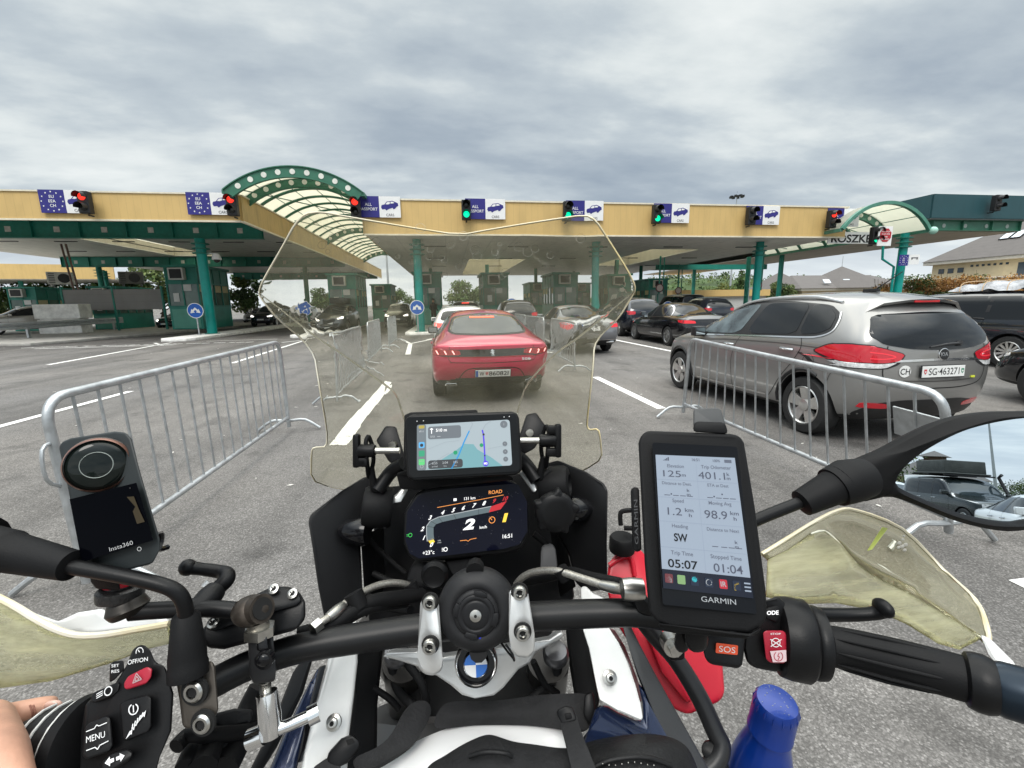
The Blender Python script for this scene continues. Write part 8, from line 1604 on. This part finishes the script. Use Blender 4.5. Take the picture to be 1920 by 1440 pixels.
mb = MB(); mb.cyl(Q(491,1141,.379), Q(493,1140.5,.3785), .0090, 24); obj('joint_bore', mb, SEAM, mt)
ptube('stud', [(482,1162,.384),(486,1180,.386)], [.009,.0085], mat('raw_steel', (.35,.33,.29), .4, .9, var=.3, vscale=90), mt, 16, 2); mb = MB(); mb.lathe(Q(487,1183,.386), CY, [(.0128,-.004),(.0128,.004)], 6); obj('nut', mb, SCRW, mt)
plate('clamp_block', [(464,1186,.386),(504,1180,.388),(512,1186,.388),(518,1256,.380),(516,1278,.379),(476,1284,.378),(468,1268,.379)], .026, mat('black_anodised', (.014,.014,.015), .38, spec=.4), mt, .003); plate('clamp_jaw', [(478,1192,.379),(500,1189,.380),(504,1218,.376),(482,1222,.375)], .008, BLKG, mt, .002)
mb = MB(); p = Q(495,1238,.3745); mb.ball(p, .0062, 18, (1,.6,1)); mb.cyl(p+CZ*.004, p-CZ*.001, .0078, 22); obj('clamp_screw', mb, BLKG, mt)
mb = MB(); mb.tube(q3([(497,1278,.392),(499,1300,.392)]), .0042, 12); 
for k in range(6): mb.lathe(Q(497.4,1281+3*k,.392), CY, [(.0042,-.0005),(.0049,0),(.0042,.0005)], 12)
obj('threaded_rod', mb, SCRW, mt)
mb = MB(); mb.tube(q3([(500,1298,.391),(505,1340,.389),(508,1378,.388)]), [.0085,.0098,.0092], 18); obj('handle_hub', mb, CHROME, mt); mb = MB(); mb.tube(q3([(470,1386,.386),(500,1374,.386),(540,1360,.392),(580,1342,.40)]), .0052, 14); mb.tube(q3([(468,1387,.385),(496,1376,.386)]), .0085, 16); mb.tube(q3([(578,1344,.40),(598,1334,.404)]), .0082, 16); obj('handle_bar', mb, CHROME, mt, bevel=0)
# ---- bottle
bt_ = thing('drinking_bottle', 'deep blue metal drinking bottle with screw cap at the lower right', 'bottle', Q(1435,1640,.56), wc=True)
BLUEB = mat('bottle_blue', (.003,.034,.25), .28, .2, var=.06, vscale=8, coat=.35); ax = (V((0,0,1))*.97 + CX*.02 - CZ*.12).normalized(); top = Q(1458,1312,.545)
mb = MB(); mb.lathe(top-ax*.055, ax, [(.0235,0),(.0262,.001),(.0264,.003),(.0258,.004),(.0258,.040),(.0250,.048),(.0225,.0525),(.0150,.0545),(.0002,.055)], 44, False, True); u_ = ax.orthogonal().normalized(); w_ = ax.cross(u_)
for k_ in range(16):
    a_ = k_*math.pi/8; d_ = u_*math.cos(a_)+w_*math.sin(a_); mb.tube([top-ax*.016+d_*.0256, top-ax*.009+d_*.0252, top-ax*.0035+d_*.0232], [.0004,.0013,.0003], 8)
obj('cap', mb, BLUEB, bt_)
mb = MB()
for k_ in range(26): mb.ball(top-ax*(.0005+.0)+u_*rnd.uniform(-.015,.015)+w_*rnd.uniform(-.015,.015), rnd.uniform(.0004,.0011), 6, (1,1,.6))
obj('water_drops', mb, mat('water_drop', (.5,.55,.7), .03, trans=.6), bt_)
mb = MB(); mb.lathe(top-ax*.31, ax, [(.036,0),(.0385,.006),(.0390,.02),(.0390,.17),(.0375,.19),(.0335,.212),(.0285,.232),(.0250,.246),(.0240,.256)], 48, True, False); obj('body', mb, BLUEB, bt_)
mb = MB(); mb.lathe(top-ax*.25, ax, [(.0405,0),(.044,.004),(.044,.10),(.0405,.104)], 36, False, False); mb.tube(smooth_path(q3([(1352,1398,.57),(1356,1430,.56),(1364,1460,.55)]), 4), .006, 8); obj('bottle_holder', mb, BLK, bt_)
# ---- red canister on the crash bar
cn = thing('fuel_canister', 'bright red plastic canister strapped behind the crash bar on the right', 'canister', Q(1250,1300,.75), wc=True)
plate('body', [(1136,1100,.73),(1140,1056,.75),(1152,1040,.755),(1180,1026,.76),(1200,1028,.76),(1240,1080,.755),(1290,1160,.73),(1352,1200,.70),(1360,1300,.655),(1352,1316,.65),(1290,1342,.645),(1262,1330,.655),(1200,1240,.69),(1150,1160,.715)], .10, REDC, cn, .02, seg=4)
plate('moulded_rib', [(1208,1180,.688),(1222,1176,.688),(1260,1240,.668),(1300,1310,.644),(1290,1322,.642),(1240,1262,.662)], .02, REDC, cn, .006)
ptube('seam_ridge', [(1142,1060,.744),(1160,1048,.748),(1182,1044,.75),(1190,1080,.742)], .004, REDC, cn, 8)
mb = MB(); c = Q(1166,1012,.75); mb.lathe(c-CY*.018, CY*.98-CZ*.2, [(.021,0),(.022,.004),(.022,.022),(.019,.026)], 24); obj('cap', mb, BLKM, cn)
mb = MB(); mb.tube(smooth_path(q3([(1164,985,.75),(1163,964,.752),(1170,958,.752),(1192,957,.75),(1196,964,.75),(1194,984,.748),(1188,990,.748),(1170,990,.75)]), 3), .0042, 8); obj('cap_loop', mb, BLKM, cn)
# ---- tank bag, straps and jacket on the tank
tb = thing('tank_cover', 'white glossy tank cover between the side panels', 'tank cover', Q(900,1430,.48), wc=True)
def blanket(name, grid, m, parent, th=.006, sub=2, ns=0, seed=1):
    bm = bmesh.new(); rs = random.Random(seed); vs = [[bm.verts.new(Q(x, y, d)+CZ*rs.uniform(-ns, ns)) for x, y, d in row] for row in grid]
    for a, b in zip(vs, vs[1:]):
        for j in range(len(a)-1): bm.faces.new((a[j], a[j+1], b[j+1], b[j]))
    o = obj(name, bm, m, parent, 180); baked(o, [('SUBSURF', dict(levels=sub, render_levels=sub)), ('SOLIDIFY', dict(thickness=th, offset=-1))]); shade(o.data, 60); return o
blanket('cover', [[(752,1404,.50),(800,1380,.505),(852,1360,.508),(900,1350,.51),(940,1346,.51),(990,1350,.508),(1041,1360,.505),(1070,1376,.50)], [(712,1432,.48),(790,1410,.482),(850,1394,.484),(900,1386,.485),(940,1384,.485),(990,1388,.484),(1045,1398,.482),(1080,1412,.478)], [(690,1475,.455),(780,1470,.455),(850,1468,.455),(900,1466,.455),(940,1466,.455),(990,1468,.455),(1045,1470,.455),(1090,1475,.455)]], mat('tank_white', (.74,.74,.735), .25, coat=.4), tb, .03, 3)
lk = thing('black_jacket', 'black leather and cloth jacket bundled on the tank at the bottom edge', 'jacket', Q(1040,1460,.44), wc=True)
bm = bmesh.new()
def wad(name, grid, m, seed, ns=.004): return blanket(name, grid, m, lk, .012, 3, ns, seed)
wad('bundle', [[(826,1425,.455),(858,1404,.458),(905,1382,.464),(925,1384,.462),(960,1396,.458),(1000,1402,.456),(1050,1396,.456),(1085,1400,.452)], [(800,1440,.44),(850,1424,.442),(905,1408,.440),(930,1410,.436),(965,1416,.440),(1005,1420,.438),(1050,1414,.440),(1100,1420,.438)], [(780,1475,.42),(845,1470,.418),(900,1466,.416),(935,1470,.412),(970,1466,.418),(1010,1470,.414),(1055,1466,.418),(1110,1475,.415)]], CANV, 5, .006)
wad('sleeve', [[(1070,1404,.455),(1110,1392,.46),(1150,1380,.465),(1215,1371,.468),(1262,1378,.468),(1290,1400,.462),(1300,1420,.458)], [(1070,1420,.44),(1115,1410,.438),(1160,1398,.438),(1215,1392,.438),(1262,1400,.442),(1296,1422,.446),(1308,1440,.446)], [(1070,1475,.415),(1120,1470,.408),(1165,1468,.406),(1215,1466,.406),(1262,1470,.412),(1305,1475,.42),(1322,1480,.425)]], LEATH, 6, .003)
ptube('seam_fold', [(880,1418,.436),(910,1410,.432),(945,1412,.430),(960,1418,.432)], .0022, LEATH, lk, 8); ptube('seam_fold', [(1110,1440,.424),(1150,1424,.424),(1210,1420,.424),(1260,1436,.426)], .0022, LEATH, lk, 8)
mb = MB()
for k in range(9): mb.ball(Q(1130+12*k,1432+3*math.sin(k),.4185), .0007, 6)
obj('rivet', mb, SCRW, lk)
sp_ = thing('luggage_strap', 'black webbing strap with a tab laid over the white tank cover', 'strap', Q(1075,1380,.46), wc=True)
blanket('webbing', [[(1046,1334,.475),(1078,1327,.475)], [(1052,1362,.462),(1084,1356,.462)], [(1062,1400,.432),(1098,1394,.432)], [(1074,1450,.41),(1120,1446,.41)], [(1080,1480,.40),(1130,1478,.40)]], WEBB, sp_, .004)
plate('strap_end', [(1043,1338,.470),(1046,1330,.471),(1060,1324,.471),(1074,1326,.470),(1082,1350,.462),(1052,1358,.462)], .006, BLK, sp_, .003); plate('tab_hole', [(1058,1338,.4640),(1070,1336,.4640),(1073,1347,.4615),(1061,1350,.4615)], .003, BLKM, sp_, .001)
sp2 = thing('luggage_strap', 'black webbing strap with a plastic buckle on the left side panel', 'strap', Q(680,1400,.46), wc=True)
blanket('webbing', [[(770,1316,.52),(800,1310,.52),(812,1330,.52)], [(752,1340,.50),(782,1346,.50),(802,1356,.50)], [(730,1390,.47),(748,1400,.472),(776,1398,.475)], [(686,1412,.455),(698,1432,.452),(735,1420,.46)], [(660,1420,.445),(672,1442,.44),(690,1446,.44)]], WEBB, sp2, .004)
plate('buckle', [(614,1412,.445),(640,1384,.45),(660,1376,.452),(674,1388,.450),(676,1404,.448),(650,1432,.441),(632,1440,.438),(612,1430,.441)], .014, BLK, sp2, .004); plate('buckle_slot', [(648,1388,.4475),(660,1384,.448),(664,1392,.447),(652,1397,.4465)], .004, SEAM, sp2, 0)
plate('strap_tail', [(588,1438,.44),(614,1420,.445),(640,1436,.44),(630,1475,.43),(580,1475,.43)], .006, WEBB, sp2, .002)
bg = thing('tank_bag', 'black fabric bag tucked under the silver clamp', 'bag', Q(960,1330,.52), wc=True)
blanket('fabric', [[(838,1312,.52),(880,1318,.515),(940,1312,.515),(1000,1304,.52),(1060,1298,.525),(1108,1296,.525)], [(820,1335,.505),(880,1340,.50),(940,1336,.50),(1000,1330,.505),(1060,1326,.51),(1112,1326,.51)], [(806,1372,.50),(870,1362,.50),(940,1356,.50),(1000,1358,.50),(1060,1366,.498),(1112,1372,.495)]], CANV, bg, .015, 3, .003, 8)
plate('bag_clip', [(1096,1302,.505),(1112,1296,.506),(1118,1340,.495),(1106,1362,.49),(1094,1340,.495)], .012, BLK, bg, .003)
# ---- the rider's left hand resting behind the grip
hd = thing('person', 'rider whose bare left hand rests on the black grip at the lower left', 'person', Q(-60,1440,.36), wc=True)
_u = (Q(-190,1500,.36), .034), (Q(-90,1420,.362), (.040,.030))
def qn(px, py, d, r): return (Q(px, py, d), r)
P1, P2_ = qn(-88,1432,.325,.039), qn(-34,1380,.352,.024)
skin('hand', [[qn(-330,1580,.33,.036), qn(-200,1500,.325,.032), P1, P2_],
    [P2_, qn(10,1352,.378,.0150), qn(52,1338,.386,.0122), qn(88,1328,.392,.0108), qn(106,1328,.395,.0090)],       # index finger stretched over the grip
    [P1, qn(-40,1360,.385,.016), qn(10,1378,.402,.0118), qn(40,1420,.400,.0104), qn(40,1450,.392,.009)],          # middle finger wrapping the far side
    [P1, qn(-80,1372,.388,.015), qn(-40,1395,.404,.0112), qn(-10,1440,.402,.0100), qn(-8,1462,.394,.0085)],
    [P1, qn(-125,1390,.388,.013), qn(-90,1418,.402,.0100), qn(-66,1450,.400,.0090), qn(-60,1470,.392,.0075)],
    [P1, qn(-24,1424,.308,.024), qn(4,1444,.302,.0165), qn(24,1495,.294,.0135), qn(60,1530,.288,.0110)]], SKIN, hd, 3)
mb = MB(); mb.tube([Q(-300,1570,.33), Q(-330,1590,.33), Q(-520,1720,.34), Q(-760,1900,.36)], [.040,.050,.058,.066], 20); obj('sleeve', mb, CLOTH, hd, 60)
np_ = Q(100,1322,.3855); mb = MB(); mb.ball(np_, .0062, 14, (1.15,.45,.75)); obj('nail', mb, mat('finger_nail', (.66,.42,.34), .25, spec=.6), hd)
for a_, b_ in (((56,1322,.3775),(60,1352,.377)), ((62,1322,.3780),(65,1350,.3775)), ((14,1340,.366),(20,1370,.366))): ptube('knuckle_crease', [a_, ((a_[0]+b_[0])/2+3,(a_[1]+b_[1])/2,a_[2]-.0012), b_], .0007, mat('skin_crease', (.36,.16,.11), .6), hd, 6)
# ================================================================== WHAT THE RIGHT MIRROR SHOWS: the queue and buildings behind us
def mirror_dir(px, py):
    r = ray(px, py).normalized(); return onmir(px, py), r-MN*2*r.dot(MN)
def behind(px, py, dist):
    p, d = mirror_dir(px, py); h = V((d.x, d.y, 0)).length; return p+d*(dist/h)
TYPES['offroader'] = dict(L=4.5, W=1.86, r=.40, wheels=(.95, 3.65), bul0=.04, bul1=.05, clad=.12, gap=.06, spokes=8, spw=.06, rings=[
    ((.10,.02,.03,.06,.10), .50, 1.16, 1.80, .84, .70), ((.22,.14,.14,.18,.22), .45, 1.18, 1.84, .90, .74), ((.9,.9,.9,.9,.9), .42, 1.18, 1.86, .92, .76), ((1.8,1.8,1.8,1.8,1.8), .42, 1.17, 1.87, .92, .76), ((2.55,2.55,2.55,2.5,2.45), .42, 1.16, 1.84, .92, .75),
    ((2.85,2.85,2.85,2.8,2.7), .42, 1.15, 1.62, .92, .72), ((3.1,3.1,3.1,3.1,3.05), .42, 1.14, 1.24, .915, .76), ((3.8,3.8,3.8,3.78,3.76), .43, 1.10, 1.16, .90, .76), ((4.32,4.34,4.30,4.28,4.26), .48, .98, 1.08, .86, .72)])
GLZ['offroader'] = dict(side=[(.35,1.24),(.38,1.70),(.6,1.76),(2.4,1.76),(2.7,1.62),(3.0,1.24),(2.9,1.20),(.6,1.22)], ws=[(-.66,1.66),(-.76,1.24),(.76,1.24),(.66,1.66),(0,1.74)], rw=[(-.62,1.68),(-.68,1.26),(.68,1.26),(.62,1.68)]); PILL['offroader'] = [(1.2,1.22,1.2,1.77),(2.05,1.22,2.05,1.77)]; LMP['offroader'] = ([(-.80,1.05),(-.78,.85),(-.66,.85),(-.66,1.05)], [(-.72,.86),(-.50,.86),(-.50,1.0),(-.72,1.0)])
p = behind(1826, 985, 27.0); OG = mat('offroader_green_black', (.014,.02,.02), .25, .1, coat=.7)
ang = math.atan2(-p.x, -p.y)
def facing(px, dist, tname, m, label, nm, rz, **k):
    p = behind(px, 960, dist); S = dict(TYPES[tname]); t = thing(nm, label, 'car', (0,0,0), R(rz)); c = basic_car(S, tname, t, m, **k); L = S['L']; a = t.rotation_euler.z
    t.location = V((p.x, p.y, 0)) - V((-math.sin(a)*L, math.cos(a)*L, 0)); return t, c
t4, c4_ = facing(1905, 21.0, 'offroader', OG, 'dark off-roader with a roof tent reflected in the right mirror', 'off_roader', -22, mirrors=True)
for k in (-1, 1): pass
a = t4.rotation_euler.z; f_ = V((-math.sin(a), math.cos(a), 0)); mid = t4.location+f_*1.7
rt_ = thing('roof_tent', 'grey folded roof tent on the off-roader in the mirror', 'roof tent', (mid.x, mid.y, 1.93), a); mb = MB(); mb.box((0,-.1,.33), (1.25,1.7,.46)); mb.box((0,-.1,.08),(1.35,2.0,.06)); obj('tent_cover', mb, mat('tent_grey', (.07,.075,.07), .8, var=.2, bump=.5, bscale=20), rt_, 50, bevel=.06)
mb = MB()
for y in (-1.0,.0,.9): mb.box((0,y,.02),(1.5,.06,.05))
obj('roof_bar', mb, DARK, rt_, 0)
mb = MB(); mb.tube([V((.95,3.0,1.1)), V((.93,2.75,1.5)), V((.86,2.6,1.95)), V((.86,2.75,2.05))], .05, 8); obj('snorkel', mb, DARK, t4)
facing(1722, 30.0, 'suv', PWH, 'white car with a white roof box reflected at the left of the mirror', 'white_car', -20)
p = behind(1700, 930, 30.0); ro = thing('roof_box', 'white roof box on the reflected white car', 'roof box', (p.x+1.0, p.y-2.0, 1.75), R(-20)); mb = MB(); mb.box((0,0,.17),(.95,2.2,.34)); mb.box((0,.6,-.02),(1.2,.06,.05)); mb.box((0,-.6,-.02),(1.2,.06,.05)); obj('shell', mb, WHITE, ro, 60, bevel=.12, seg=4)
facing(2115, 12.0, 'fastback', PWH, 'white saloon reflected at the right of the mirror', 'white_saloon', -3)
p = behind(1757, 905, 150.0); t = thing('tower_building', 'building with a stepped pyramid roof reflected in the mirror', 'building', (p.x, p.y, 0), R(20)); mb = MB(); mb.box((0,0,2.2),(15,12,4.4)); obj('wall', mb, WALLY, t, 0)
mb = MB(); hip(mb, -8.5, 8.5, -7, 7, 4.4, 4.6, 6.0); r0 = obj('roof', mb, ROOFG, t, 0); mb = MB(); mb.box((0,0,8.8),(3.4,3.4,1.7)); l0 = obj('lantern', mb, mat('brown_brick', (.12,.07,.05), .8, var=.2), t, 0); mb = MB(); hip(mb, -2.6, 2.6, -2.6, 2.6, 9.65, 1.5, 2.6); obj('lantern_roof', mb, ROOFG, t, 0)
p = behind(1866, 905, 95.0); mast(p.x, p.y, 13.5, 'tall floodlight mast reflected in the mirror')
for i, (px, dd) in enumerate(((1690, 80), (1890, 140), (1910, 140), (1925,140))): p = behind(px, 905, dd); tree('leafy_tree', ['tree reflected at the left edge of the mirror', 'far tree behind the mast in the mirror', 'far tree right of the mast in the mirror', 'far tree at the right end of the mirror'][i], (p.x, p.y, 0), 5 if i else 6, 9, 60+i, n=900, group='trees reflected in the mirror')
